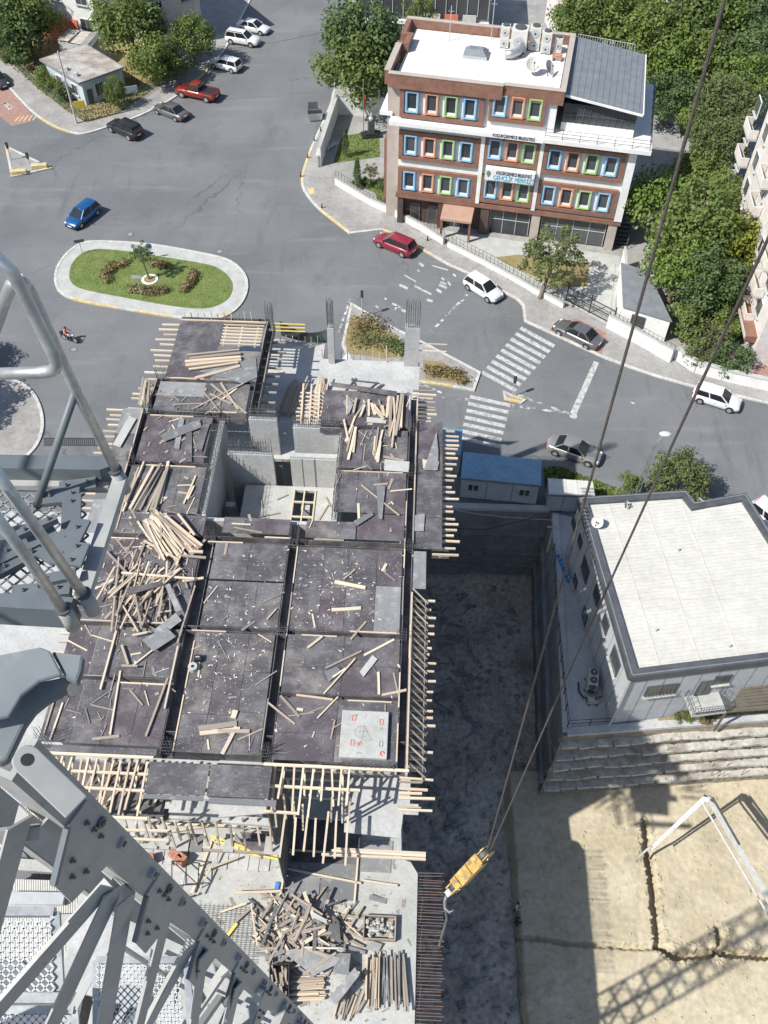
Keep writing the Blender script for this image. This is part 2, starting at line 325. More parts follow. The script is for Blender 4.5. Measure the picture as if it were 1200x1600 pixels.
M['leaf_dk'] = leafmat('dark_leaves', (.085, .14, .052), (.13, .185, .068), (.105, .16, .06))
M['leaf_y'] = leafmat('yellow_green_leaves', (.16, .2, .03), (.24, .25, .035), (.18, .21, .04))
M['leaf_lt'] = leafmat('light_leaves', (.15, .205, .05), (.21, .26, .07), (.17, .22, .06))
M['leaf_fresh'] = leafmat('fresh_leaves', (.13, .2, .045), (.19, .26, .06), (.15, .22, .05))
M['leaf_olive'] = leafmat('olive_leaves', (.12, .155, .055), (.18, .205, .075), (.15, .18, .07))
M['leaf_dry'] = leafmat('dry_brown_leaves', (.22, .17, .08), (.3, .24, .12), (.25, .2, .1))
def carpaint(name, c, metal=.3): return pmat(name, c, tuple(min(1, x * 1.1) for x in c), 2, .28, metal=metal, coat=.6)
# ================================================================ GROUND, ROADS, PIT
from mathutils import noise as mnoise
def nz(x, y, s, seed=0): return mnoise.noise(Vector((x * s, y * s, seed * 7.3)))
PIT = [(-17.0, 48.4), (13.9, 47.9), (12.7, 28.0), (60.0, 32.6), (60, -60), (-17.0, -60)]
OUT = [(-260, -120), (260, -120), (260, 420), (-260, 420)]
def ground_with_hole():
    a = [Vector((x, y, 0)) for x, y in OUT]; b = [Vector((x, y, 0)) for x, y in PIT]
    tri = geometry.tessellate_polygon([a, b]); vs = a + b; fs = []
    for t in tri:
        p, q, r_ = [vs[i] for i in t]
        fs.append(tuple(t) if (q - p).cross(r_ - p).z > 0 else tuple(t[::-1]))
    return MB().add(vs, fs).build('road', M['asphalt'])
struct(ground_with_hole())

def px(l, z=0): return [tuple(G(u, v, z)[:2]) for u, v in l]
def smooth(poly, n=2, closed=False):
    for _ in range(n):
        o = []
        m = len(poly)
        for i in range(m if closed else m - 1):
            a, b = poly[i], poly[(i + 1) % m]
            o += [(a[0] * .75 + b[0] * .25, a[1] * .75 + b[1] * .25), (a[0] * .25 + b[0] * .75, a[1] * .25 + b[1] * .75)]
        if not closed: o = [poly[0]] + o + [poly[-1]]
        poly = o
    return poly
def offs(pl, d, closed=False):
    o = []
    m = len(pl)
    for i, p in enumerate(pl):
        a = pl[i - 1] if (closed or i) else p; b = pl[(i + 1) % m] if (closed or i < m - 1) else p
        t = Vector((b[0] - a[0], b[1] - a[1])).normalized(); o.append((p[0] - t.y * d, p[1] + t.x * d))
    return o
def strip(mb, pl, d0, d1, z0, z1, closed=False, sel=None, mi=0):
    A = offs(pl, d0, closed); B = offs(pl, d1, closed); m = len(pl)
    for i in range(m if closed else m - 1):
        if sel and not sel(i): continue
        j = (i + 1) % m
        q = [(*A[i], z0), (*A[j], z0), (*B[j], z0), (*B[i], z0), (*A[i], z1), (*A[j], z1), (*B[j], z1), (*B[i], z1)]
        mb.add(q, [(3, 2, 1, 0), (4, 5, 6, 7), (0, 1, 5, 4), (1, 2, 6, 5), (2, 3, 7, 6), (3, 0, 4, 7)], mi)
def resample(pl, step):
    out = [pl[0]]
    for a, b in zip(pl, pl[1:]):
        L = math.dist(a, b); n = max(1, round(L / step))
        out += [(a[0] + (b[0] - a[0]) * k / n, a[1] + (b[1] - a[1]) * k / n) for k in range(1, n + 1)]
    return out
def pavement(name, kerbpl, rest, side, yel=lambda i, n: False, mat='walk', kh=.13):
    """raised pavement whose road edge is kerbpl; kerb stones are children of it"""
    b = MB().prism(kerbpl + rest, -.05, kh - .01).build(name, M[mat]); struct(b)
    kp = resample(kerbpl, .9); n = len(kp)
    a = MB(); y = MB()
    strip(a, kp, -.02 * side, .26 * side, -.02, kh, sel=lambda i: not yel(i, n)); strip(y, kp, -.02 * side, .26 * side, -.02, kh, sel=lambda i: yel(i, n))
    a.build('kerb', M['kerb'], b)
    if y.f: y.build('yellow_kerb', M['kerb_y'], b)
    return b
# north-west block
nwk = smooth(px([(-30, 100), (7, 130), (27, 153), (50, 177), (80, 198), (115, 210), (133, 211), (173, 198), (213, 185), (240, 172), (277, 152), (320, 117), (337, 97), (353, 78), (372, 40), (392, 0)]), 2)
nwk += [(-16, 165), (-12, 230)]
pavement('pavement', nwk, [(-150, 230), (-150, nwk[0][1])], 1, lambda i, n: (i // 6) % 5 == 3)
# north-east block (the youth centre's block)
nek = smooth(px([(517, 160), (507, 185), (490, 220), (480, 245), (471, 272), (470, 290), (478, 306), (495, 326), (520, 346), (546, 366)]), 2) + \
      px([(598, 360), (625, 372), (650, 386), (700, 415), (735, 430), (806, 468), (816, 478), (819, 503), (856, 520), (945, 561), (985, 576), (1030, 591), (1080, 605), (1140, 618), (1200, 632), (1300, 655)])
nek = [(-5.3, 230), (-6.0, 150)] + nek
pavement('pavement', nek, [(150, nek[-1][1]), (150, 230)], 1, lambda i, n: 96 < i < 112 or 140 < i < 150 or 158 < i < 166 or 171 < i < 180)
# red brick crossing where the grey saloon stands
struct(MB().prism(px([(866, 505), (900, 497), (948, 520), (940, 556), (858, 518)], .125), .1, .128).build('brick_crossing', M['paver_red']))
# left plaza at the frame's edge
lp = smooth(px([(-40, 585), (0, 590), (40, 598), (62, 625), (71, 662), (62, 695), (40, 718)]), 2)
pavement('pavement', lp, [(-60, lp[-1][1]), (-60, lp[0][1])], -1, mat='walk')
g_ = MB()
for k in range(26):
    a = G(70 + k * 3.1, 686, 0); b = G(70 + k * 3.1, 695, 0)
    g_.bar((a.x, a.y, .02), (b.x, b.y, .02), .035, .03)
a, b, c_, d_ = G(68, 685), G(152, 685), G(152, 696), G(68, 696)
g_.bar((a.x, a.y, .02), (b.x, b.y, .02), .06, .04); g_.bar((d_.x, d_.y, .02), (c_.x, c_.y, .02), .06, .04)
struct(g_.build('drain_grate', M['black']))
struct(MB().prism(px([(68, 685), (152, 685), (152, 696), (68, 696)]), -.02, .004).build('drain_channel', M['patch']))
# lower-left yard
struct(MB().prism([(-60, 26), (-17.3, 26), (-17.3, 47), (-60, 47)], -.03, .008).build('site_yard', M['conc']))

# ---- median with lawn
mo = smooth(px([(88, 427), (100, 403), (123, 383), (147, 378), (233, 383), (300, 395), (350, 405), (370, 417), (383, 433), (385, 453), (377, 473), (360, 490), (333, 500), (283, 497), (200, 483), (133, 472), (103, 463), (90, 450)]), 2, True)
md = MB().prism(mo, -.05, .12).build('median_island', M['conc_pale']); struct(md)
kb = MB(); ky = MB(); mk = resample(mo + [mo[0]], .8)[:-1]; nm = len(mk)
strip(kb, mk, -.02, .25, -.02, .15, True, lambda i: not (.56 * nm < i < .9 * nm and (i // 3) % 3)); strip(ky, mk, -.02, .25, -.02, .15, True, lambda i: (.56 * nm < i < .9 * nm and (i // 3) % 3))
kb.build('kerb', M['kerb'], md); ky.build('yellow_kerb', M['kerb_y'], md)
gi = smooth(px([(107, 430), (115, 407), (140, 390), (187, 392), (267, 405), (330, 415), (350, 425), (365, 443), (362, 463), (347, 477), (320, 485), (267, 480), (187, 465), (133, 455), (113, 447)]), 2, True)
struct(MB().prism(gi, .0, .15).build('lawn', M['grass']))
def inside(p, poly):
    c = False; n = len(poly)
    for i in range(n):
        a, b = poly[i], poly[i - 1]
        if (a[1] > p[1]) != (b[1] > p[1]) and p[0] < (b[0] - a[0]) * (p[1] - a[1]) / (b[1] - a[1]) + a[0]: c = not c
    return c
def tufts(name, poly, n, h, mat, z, rg, label=None):
    xs = [p[0] for p in poly]; ys = [p[1] for p in poly]; mb = MB()
    for _ in range(n):
        p = (rg.uniform(min(xs), max(xs)), rg.uniform(min(ys), max(ys)))
        if not inside(p, poly): continue
        a = rg.uniform(0, 6.28); s_ = h * rg.uniform(.5, 1.3); dx, dy = math.cos(a) * s_ * .5, math.sin(a) * s_ * .5; lx, ly = rg.uniform(-.5, .5) * s_, rg.uniform(-.5, .5) * s_
        mb.add([(p[0] - dx, p[1] - dy, z), (p[0] + dx, p[1] + dy, z), (p[0] + dx * .3 + lx, p[1] + dy * .3 + ly, z + s_)], [(0, 1, 2)])
    o = mb.build(name, mat); stuff(o)
    if label: tag(o, label, 'grass')
    return o
tufts('grass', gi, 9000, .07, M['grass'], .14, rnd, 'short mown grass on the oval road median')
# thin painted line round the median
ln = MB(); strip(ln, resample(mo + [mo[0]], .8)[:-1], -.75, -.62, .002, .005, True); struct(ln.build('road_line', M['paint_worn']))

# ---- traffic islands
def island(poly, label_kerb, inner=None, mat='walk', yel=None):
    b = MB().prism(poly, -.05, .13).build('traffic_island', M[mat]); struct(b)
    kp = resample(poly + [poly[0]], .9)[:-1]; n = len(kp)
    ar = sum(kp[i][0] * kp[(i + 1) % n][1] - kp[(i + 1) % n][0] * kp[i][1] for i in range(n)); sgn = 1 if ar > 0 else -1
    a = MB(); y = MB(); yel = yel or (lambda i, n: False)
    strip(a, kp, -.02 * sgn, .24 * sgn, -.02, .16, True, lambda i: not yel(i, n)); strip(y, kp, -.02 * sgn, .24 * sgn, -.02, .16, True, lambda i: yel(i, n))
    a.build('kerb', M['kerb'], b)
    if y.f: y.build('yellow_kerb', M['kerb_y'], b)
    return b
island(px([(8, 228), (18, 278), (82, 264), (45, 246)]), '', yel=lambda i, n: (i // 3) % 4 == 0)
isl = px([(548, 474), (600, 505), (660, 535), (708, 560), (751, 583), (741, 612), (690, 603), (640, 597), (560, 590), (534, 540)])
island(isl, '', yel=lambda i, n: .5 * n < i < .62 * n)
island(px([(786, 612), (800, 618), (822, 626), (815, 631), (788, 625)]), '', yel=lambda i, n: i % 3 > 0)
struct(MB().prism(px([(549, 492), (575, 500), (620, 525), (638, 555), (600, 560), (545, 552), (538, 530)], .14), .1, .145).build('planting_bed', M['drygrass']))
struct(MB().prism(px([(660, 562), (690, 565), (735, 590), (725, 600), (665, 592)], .14), .1, .145).build('planting_bed', M['drygrass']))

# ---- road markings: every stripe a mesh of its own under its crossing
def quad_mark(name, pts, mat='paint', parent=None, z=.006, kind=True):
    vs = [(*G(u, v)[:2], z) for u, v in pts]
    n = (Vector(vs[1]) - Vector(vs[0])).cross(Vector(vs[2]) - Vector(vs[0])).z
    if n < 0: vs = vs[::-1]
    o = MB().add(vs, [tuple(range(len(vs)))]).build(name, M[mat], parent)
    if parent is None: struct(o)
    return o
def zebra(p_top, p_bot, vec, n, fill=.52):
    root = bpy.data.objects.new('zebra_crossing', None); COL.objects.link(root); struct(root)
    for i in range(n):
        t0 = i / n; t1 = (i + fill) / n
        a = (p_top[0] + (p_bot[0] - p_top[0]) * t0, p_top[1] + (p_bot[1] - p_top[1]) * t0); b = (p_top[0] + (p_bot[0] - p_top[0]) * t1, p_top[1] + (p_bot[1] - p_top[1]) * t1)
        quad_mark('stripe', [a, (a[0] + vec[0], a[1] + vec[1]), (b[0] + vec[0], b[1] + vec[1]), b], 'paint', root)
zebra((815, 510), (748, 588), (53, 29), 9)
zebra((735, 617), (716, 692), (63, 14), 7, .5)
quad_mark('stop_line', [(928, 564), (936, 567), (900, 649), (891, 645)])
quad_mark('road_line', [(802, 616), (805, 614), (890, 645), (888, 648)], 'paint_worn', z=.009)
quad_mark('road_line', [(540, 545), (533, 560), (690, 615), (690, 612)], 'paint_worn', z=.012)
for l in ([(546, 466), (549, 468), (530, 522), (527, 520)], [(690, 618), (735, 623), (735, 627), (690, 622)], [(800, 632), (886, 644), (886, 647), (800, 636)]): quad_mark('road_line', l, 'paint_worn', z=.015)
# remains of lettering and dashes on the asphalt
for (x0, y0, x1, y1, wd) in [(624, 445, 637, 451, 4), (648, 447, 674, 460, 3), (632, 430, 650, 440, 2), (686, 445, 698, 450, 4), (688, 441, 697, 444, 3), (682, 452, 690, 457, 4), (667, 468, 676, 471, 4), (655, 411, 662, 416, 4), (675, 415, 700, 422, 2),
                             (613, 474, 626, 481, 3), (621, 478, 617, 484, 3), (627, 484, 634, 487, 4), (587, 478, 592, 481, 3), (601, 466, 604, 468, 3), (690, 434, 694, 438, 3), (652, 422, 656, 424, 3), (700, 440, 704, 446, 3), (708, 428, 712, 432, 3)]:
    dx, dy = x1 - x0, y1 - y0; L = math.hypot(dx, dy); ox, oy = -dy / L * wd / 2, dx / L * wd / 2
    quad_mark('worn_marking', [(x0 + ox, y0 + oy), (x1 + ox, y1 + oy), (x1 - ox, y1 - oy), (x0 - ox, y0 - oy)], 'paint')
for k in range(9):
    t = k / 9; x0, y0 = 730 - 60 * t, 458 + 60 * t; quad_mark('worn_marking', [(x0, y0), (x0 + 4, y0 + 2), (x0 - 1, y0 + 7), (x0 - 5, y0 + 5)], 'paint_worn')
for (x, y) in ((972, 620), (985, 627)): quad_mark('worn_marking', [(x, y), (x + 12, y + 5), (x + 11, y + 7), (x - 1, y + 2)], 'paint_worn')
struct(MB().prism([(G(896, 650).x + .35 * math.cos(k * .524), G(896, 650).y + .35 * math.sin(k * .524)) for k in range(12)], -.02, .007).build('painted_disc', M['paint']))
quad_mark('red_bay', [(-20, 120), (8, 133), (50, 180), (48, 190), (18, 197), (-20, 165)], 'paver_red', z=.005)
for pts in ([(8, 160), (16, 163), (14, 165), (6, 162)], [(6, 162), (8, 160), (14, 168), (12, 170)], [(12, 170), (20, 167), (20, 169), (13, 172)], [(14, 163), (16, 163), (22, 168), (20, 169)]): quad_mark('bay_symbol', pts, 'paint', z=.009)
for k in range(5): quad_mark('hatching', [(22 + k * 7, 190 - k * .5), (24 + k * 7, 190 - k * .5), (31 + k * 7, 182 - k * .6), (29 + k * 7, 182 - k * .6)], 'paint_y')
for (u, v, r_) in ((203, 366, .42), (343, 393, .42), (115, 546, .4), (88, 417, .35)):
    p = G(u, v); mh = MB(); mh.prism([(p.x + r_ * math.cos(k * .3927), p.y + r_ * math.sin(k * .3927)) for k in range(16)], -.02, .012)
    o = tag(mh.build('manhole_cover', M['patch']), {203: 'round dark manhole cover north of the median lawn', 343: 'round manhole cover off the right end of the median', 115: 'round manhole cover near the motorcyclist', 88: 'small drain cover at the left end of the median'}[u], 'manhole cover')
    MB().prism([(p.x + r_ * .7 * math.cos(k * .3927), p.y + r_ * .7 * math.sin(k * .3927)) for k in range(16)], .012, .018).build('lid', M['conc_dk'], o)

# ---- the pit
SE = G(800, 1400, -8).x
def hfield(x0, x1, y0, y1, st, fn):
    nx = int((x1 - x0) / st) + 1; ny = int((y1 - y0) / st) + 1
    vs = [(x0 + i * st, y0 + j * st, fn(x0 + i * st, y0 + j * st)) for j in range(ny) for i in range(nx)]
    fs = [(j * nx + i, j * nx + i + 1, (j + 1) * nx + i + 1, (j + 1) * nx + i) for j in range(ny - 1) for i in range(nx - 1)]
    return MB().add(vs, fs)
def soil_h(x, y): return (-8.5 if x < SE + .2 or y > 28 else -9.9) + .42 * nz(x, y, .22, 1) + .14 * nz(x, y, .9, 2) + .05 * nz(x, y, 2.6, 3)
struct(hfield(-17.5, 62, -40, 49, .45, soil_h).build('pit_floor', M['soil'], smooth=True))
TR = [[px([p], -8)[0] for p in l] for l in ([(1008, 1282), (1012, 1330), (1022, 1400), (1030, 1478), (1052, 1492), (1085, 1490), (1120, 1486), (1210, 1494), (1300, 1497)], [(1122, 1452), (1127, 1486)], [(802, 1462), (900, 1474), (1000, 1480), (1030, 1478)])]
def segd(p, a, b):
    ax, ay = b[0] - a[0], b[1] - a[1]; t = max(0, min(1, ((p[0] - a[0]) * ax + (p[1] - a[1]) * ay) / (ax * ax + ay * ay))); return math.hypot(p[0] - a[0] - ax * t, p[1] - a[1] - ay * t)
SE = G(800, 1400, -8).x
def sand_h(x, y):
    z = -8.0 + .05 * nz(x, y, .35, 4) + .03 * nz(x, y, 1.5, 5) + .02 * nz(x, y, 4, 8)
    for k, l in enumerate(TR):
        d = min(segd((x, y), a, b) for a, b in zip(l, l[1:])) + .13 * nz(x, y, 3.5, 6); wd = (.2, .14, .06)[k]
        if d < wd + .15: z -= (1.2, .9, .4)[k] * min(1, max(0, (wd + .15 - d) / .1)); 
    for (ax_, bx_) in (((14, 9), (30, 15)), ((14.5, 10.6), (30, 16.7)), ((20, 27), (17, 12))):
        d = segd((x, y), ax_, bx_)
        if d < .28: z -= .06 * (1 - d / .28) * (.6 + .6 * nz(x, y, 1.2, 9))
    e = x - SE - .15 * nz(x, y, .8, 7)
    if e < .5: z -= .9 * (1 - max(0, e / .5))
    return z
struct(hfield(SE - .1, 33, 4, 28.8, .1, sand_h).build('sand_fill', M['sand'], smooth=True))
rk = MB(); rr = random.Random(5)
for _ in range(700):
    x, y = rr.uniform(1.5, 12), rr.uniform(4, 47)
    s_ = rr.choice((.08, .1, .12, .2, .3)) * rr.uniform(.6, 1.3); rk.ell((x, y, soil_h(x, y) + s_ * .2), s_, s_ * rr.uniform(.6, 1), s_ * .6, 5, 3, jit=.25, rg=rr)
for _ in range(160):
    x, y = rr.uniform(2, 8), rr.uniform(14, 46); a = rr.uniform(0, 3.14); L = rr.uniform(.4, 1.8); z = soil_h(x, y) + .1
    rk.bar((x, y, z), (x + math.cos(a) * L, y + math.sin(a) * L, z + rr.uniform(-.05, .3)), .09, .05)
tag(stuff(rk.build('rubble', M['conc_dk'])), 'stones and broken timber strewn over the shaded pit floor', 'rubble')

rk = MB()
for _ in range(1500):
    x, y = rr.uniform(SE + .6, 30), rr.uniform(8, 28); s_ = rr.choice((.03, .04, .05, .06, .1)) * rr.uniform(.6, 1.4); rk.ell((x, y, sand_h(x, y) + s_ * .2), s_, s_ * rr.uniform(.6, 1), s_ * .6, 5, 3, jit=.3, rg=rr)
for l in TR[:2]:
    for _ in range(260):
        i = rr.randrange(len(l) - 1); t = rr.random(); a, b = l[i], l[i + 1]; dd = rr.choice((-1, 1)) * rr.uniform(.35, .75); L = math.dist(a, b); x = a[0] + (b[0] - a[0]) * t - (b[1] - a[1]) / L * dd; y = a[1] + (b[1] - a[1]) * t + (b[0] - a[0]) / L * dd
        if x > 33: continue
        s_ = rr.uniform(.05, .16); rk.ell((x, y, sand_h(x, y) + s_ * .15), s_, s_ * rr.uniform(.6, 1), s_ * .6, 6, 4, jit=.3, rg=rr)
tag(stuff(rk.build('sand_clods', M['sand'])), 'clods and pebbles lying on the sand', 'clods')
# retaining walls round the pit: things of their own, their walers and caps are parts
def rwall(label, a, b, base_a, base_b, zb, walers, mat, wd=.3, n=30, rods=0, seed=1):
    rg = random.Random(seed); root = thing('retaining_wall', label, 'retaining wall', (a[0], a[1], 0))
    o = Vector((a[0], a[1], 0)); face = MB(); vs = []; fs = []; nv = 12
    ta = Vector((a[0], a[1], 0)) - o; tb = Vector((b[0], b[1], 0)) - o; ba = Vector((base_a[0], base_a[1], zb)) - o; bb = Vector((base_b[0], base_b[1], zb)) - o
    nrm = (tb - ta).cross(ba - ta).normalized()
    for j in range(nv + 1):
        for i in range(n + 1):
            p = (ta.lerp(tb, i / n)).lerp(ba.lerp(bb, i / n), j / nv); vs.append(p + nrm * (.13 * mnoise.noise((p + o) * .8) if 0 < j < nv else 0))
    for j in range(nv):
        for i in range(n): fs.append((j * (n + 1) + i, j * (n + 1) + i + 1, (j + 1) * (n + 1) + i + 1, (j + 1) * (n + 1) + i))
    face.add(vs, fs); face.build('wall_face', M['riser_shade' if mat == 'shot' else mat], root, smooth=True)
    mid = (ta + tb) / 2; outw = (ba - ta) - Vector((0, 0, (ba - ta).z)); d = (tb - ta).normalized(); side = d.cross(Vector((0, 0, 1)))
    if side.dot(Vector((20, 20, 0)) * 0 + (ba + bb - ta - tb)) < 0 and outw.length > .05: side = -side
    for t in walers:
        p = ta.lerp(ba, t); q = tb.lerp(bb, t); m = MB(); k = max(4, int((q - p).length / 1.2))
        pts = [p.lerp(q, i / k) + side * (.05 + rg.uniform(-.05, .05)) + Vector((0, 0, rg.uniform(-.05, .05))) for i in range(k + 1)]
        for u_, v_ in zip(pts, pts[1:]): m.bar(u_, v_, wd * 2 * rg.uniform(.85, 1.1), .26 + rg.uniform(-.05, .05))
        w_ = m.build('waler_beam', M['shot' if mat == 'shot' else 'conc_dk'], root); hd = MB()
        for i in range(1, k): 
            c_ = pts[i] + side * (wd + .03); s2_ = rg.uniform(.04, .08); hd.box(c_.x - s2_, c_.y - s2_, c_.z - s2_, c_.x + s2_, c_.y + s2_, c_.z + s2_)
        hd.build('anchor_heads', M['steel_rod'], w_)
    if rods:
        m = MB()
        for _ in range(rods):
            i = rg.random(); t = rg.random(); p = ta.lerp(tb, i).lerp(ba.lerp(bb, i), t) + side * rg.uniform(.3, .5); h = rg.uniform(.5, 1.1)
            m.tube([p, p + Vector((rg.uniform(-.06, .06), rg.uniform(-.06, .06), h))], .022, 5)
        stuff(m.build('steel_rods', M['rebar'], root))
    cp = MB(); zc_ = .05 + .006 * seed; cp.bar(ta - side * .25 + d * .3 + Vector((0, 0, zc_)), tb - side * .25 - d * .3 + Vector((0, 0, zc_)), .55, .3); cp.build('cap_beam', M['conc'], root)
    return root
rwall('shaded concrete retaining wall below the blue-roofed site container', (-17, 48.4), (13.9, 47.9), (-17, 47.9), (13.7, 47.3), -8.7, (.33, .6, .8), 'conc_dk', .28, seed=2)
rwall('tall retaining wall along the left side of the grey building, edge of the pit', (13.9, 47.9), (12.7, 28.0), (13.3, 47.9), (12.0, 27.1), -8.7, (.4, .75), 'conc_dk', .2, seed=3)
rwall('stepped retaining wall with five rough beams below the grey building', (12.7, 28.0), (60, 32.6), (12.0, 26.9), (60, 31.2), -8.3, (.1, .27, .44, .61, .78), 'shot', .46, rods=60, seed=4, n=60)
struct(MB().prism([(13.0, 28.45), (60, 33.0), (60, 36), (13.9, 47.8)], -.03, .03).build('terrace', M['conc']))
struct(MB().prism([(19.5, 29.1), (60, 33.1), (60, 34.5), (19.6, 30.1)], -.03, .05).build('dry_verge', M['drygrass']))
# left and hidden sides of the pit
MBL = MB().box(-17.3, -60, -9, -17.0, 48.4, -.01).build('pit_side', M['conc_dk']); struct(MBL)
# hoses and cables lying on the back retaining wall
for i, (l, lab) in enumerate((([(700, 795), (745, 803), (790, 808), (835, 811), (870, 813)], 'pale cable strung along the top of the shaded retaining wall'), ([(705, 826), (760, 827), (800, 818), (835, 808)], 'dark hose sagging across the shaded retaining wall'))):
    pts = []
    for (u, v) in l:
        d = ray(u, v); t = (47.2 - CAMP.y) / d.y; pts.append(CAMP + d * t)
    tag(MB().tube(pts, .035, 6).build('cable', M['conc_pale' if i == 0 else 'black']), lab, 'cable')
# ================================================================ BUILDING UNDER CONSTRUCTION
# local frame: a to the right along the slab, b away from the camera
BO = Vector((1.098, 16.63, 0)); BR = -R(1.72)
BM = Matrix.Translation(BO) @ Matrix.Rotation(BR, 4, 'Z'); BI = BM.inverted()
DZ = 21.0
LD = 8.2       # level of the lower deck in front
def low(a, b, z=15.0):
    p = BM @ Vector((a, b, 15.0)); q = CAMP + (p - CAMP) * ((LD - CAMZ) / (15.0 - CAMZ)); l = BI @ q; return (l.x, l.y, LD + z - 15.0)
LK = (LD - CAMZ) / (15.0 - CAMZ)
def LB(u, v, z=DZ): return BI @ G(u, v, z)
bld = thing('unfinished_building', 'unfinished concrete building topped with dark plywood formwork sheets', 'building', BO, BR)
rb = random.Random(21)
UNIT = {}
def unit_box(name, mat):
    k = (name, mat)
    if k not in UNIT: UNIT[k] = MB().box(-.5, -.5, -.5, .5, .5, .5).mesh(name, M[mat])
    return UNIT[k]
def pbox(name, mat, c, s, parent=None, rot=(0, 0, 0)):
    o = mobj(name, unit_box(name, mat), parent); o.location = c; o.scale = s; o.rotation_euler = rot; return o
# bevelled sheet mesh and slightly irregular batten meshes, shared by all copies
def sheet(a0, a1, b0, b1, mat='ply', z=DZ, parent=bld, th=.025, tilt=.0):
    return pbox('plywood_sheet', mat, ((a0 + a1) / 2, (b0 + b1) / 2, z - th / 2 + rb.uniform(-.006, .006)), (a1 - a0 - .02, b1 - b0 - .02, th), parent, (rb.uniform(-tilt, tilt), rb.uniform(-tilt, tilt), 0))
def bay(a0, a1, b0, b1, long='b', z=DZ, skip=None, red=.25, grey=.03):
    """fill a bay with plywood sheets, cut sheets at the ends"""
    if long == 'b':
        nb = max(1, round((b1 - b0) / 2.44)); na = max(1, round((a1 - a0) / 1.25))
    else:
        nb = max(1, round((b1 - b0) / 1.25)); na = max(1, round((a1 - a0) / 2.44))
    ca = [a0 + (a1 - a0) * i / na + (rb.uniform(-.08, .08) if 0 < i < na else 0) for i in range(na + 1)]
    for i in range(na):
        sh = rb.choice((0, 0, .25, -.2)); cb = [b0 + (b1 - b0) * j / nb + (sh if 0 < j < nb else 0) for j in range(nb + 1)]
        for j in range(nb):
            if skip and skip((ca[i] + ca[i + 1]) / 2, (cb[j] + cb[j + 1]) / 2): continue
            t = rb.random(); m = 'ply_red' if t < red else ('ply_grey' if t > 1 - grey else 'ply')
            sheet(ca[i], ca[i + 1], cb[j], cb[j + 1], m, z, tilt=.002)
BAYS = [(-16.4, -10.95, 6.75, 11.8, 'b'), (-16.4, -10.95, 3.8, 6.45, 'b'), (-16.4, -10.9, .4, 3.5, 'b'),
        (-10.2, -6.4, 9.5, 11.8, 'a'), (-10.2, -6.4, 6.75, 9.4, 'b'), (-10.3, -6.45, .2, 6.4, 'b'),
        (-5.85, -.45, 6.75, 11.75, 'b'), (-5.85, -.4, 3.35, 6.45, 'a'), (-5.9, -.35, .05, 3.1, 'a'),
        (-15.7, -10.95, 12.2, 13.5, 'a'), (-10.0, -6.45, 12.45, 13.5, 'b'), (-5.6, -2.95, 12.35, 13.5, 'a'), (-2.9, -.4, 12.35, 14.1, 'a'),
        (-15.7, -11.5, 13.6, 16.9, 'b'), (-15.6, -11.75, 17.25, 20.75, 'b'), (-15.4, -9.95, 21.2, 23.6, 'a'),
        (-4.25, -.4, 14.15, 17.1, 'b'), (-4.25, -.4, 17.3, 20.3, 'b'), (-5.5, -.4, 20.6, 23.4, 'a')]
for q in BAYS: bay(*q)
bay(-15.2, -9.65, 23.9, 29.2, 'a', skip=lambda a, b: a > -12.6 and b > 27.2)
# lower edge strips beside the deck
bay(-17.2, -15.85, 17.3, 21.4, 'b', z=20.86, red=0, grey=.6); bay(.12, 1.6, 12.0, 21.2, 'b', z=20.9, red=.2, grey=.3); bay(.12, .8, 9.5, 11.85, 'b', z=20.88, grey=.6)
bay(-17.3, -16.5, 12.2, 17.2, 'b', z=20.84, red=0, grey=.7)
# front panel hung out over the edge (two big sheets and their dusty lip)
sheet(-11.2, -8.55, -1.75, -.3, 'ply', 21.03); sheet(-8.5, -5.8, -1.75, -.3, 'ply', 21.04)
pbox('edge_board', 'ply_grey', (-9.9, -1.86, 20.98), (2.6, .2, .06), bld); pbox('edge_board', 'ply_grey', (-6.9, -1.9, 20.95), (2.9, .26, .06), bld)
# beam troughs: soffit board and two side boards each, plus the pale batten nailed along the rim
def trough(p, q, wd, soff=20.45):
    p = Vector((*p, 0)); q = Vector((*q, 0)); d = (q - p); L = d.length; ang = math.atan2(d.y, d.x); c = (p + q) / 2; nrm = Vector((-d.y, d.x, 0)).normalized()
    pbox('beam_soffit', 'ply', (c.x, c.y, soff), (L, wd, .03), bld, (0, 0, ang))
    for s_ in (-1, 1):
        pbox('beam_side', 'ply', (c.x + nrm.x * s_ * (wd / 2 + .02), c.y + nrm.y * s_ * (wd / 2 + .02), (soff + 20.97) / 2), (L, .03, 20.97 - soff), bld, (0, 0, ang))
    k = max(1, int(L / 2.6))
    for i in range(k):
        if rb.random() < .8:
            t = (i + .5) / k - .5; s_ = rb.choice((-1, 1)); e = rb.uniform(.5, .95)
            pbox('rim_batten', rb.choice(('timber', 'timber_pale', 'timber_old')), (c.x + d.x * t + nrm.x * s_ * (wd / 2 + .05), c.y + d.y * t + nrm.y * s_ * (wd / 2 + .05), 21.0 + .02), (L / k * e, .06, .06), bld, (0, 0, ang + rb.uniform(-.006, .006)))
trough((-10.6, .1), (-10.6, 12.1), .5); trough((-6.15, .1), (-6.15, 12.1), .38); trough((-.15, -.2), (-.12, 23.4), .32)
trough((-16.4, 12.0), (-.3, 12.05), .32, 20.5); trough((-16.4, 6.6), (-.3, 6.6), .22, 20.6); trough((-16.4, 3.63), (-10.9, 3.63), .24, 20.6); trough((-5.9, 3.22), (-.3, 3.22), .2, 20.65)
trough((-15.6, 17.07), (-11.5, 17.07), .26, 20.5); trough((-15.6, 20.97), (-9.9, 20.97), .36, 20.5); trough((-15.4, 23.75), (-9.7, 23.75), .22, 20.5); trough((-15.75, 12.2), (-15.75, 21.4), .3, 20.4)
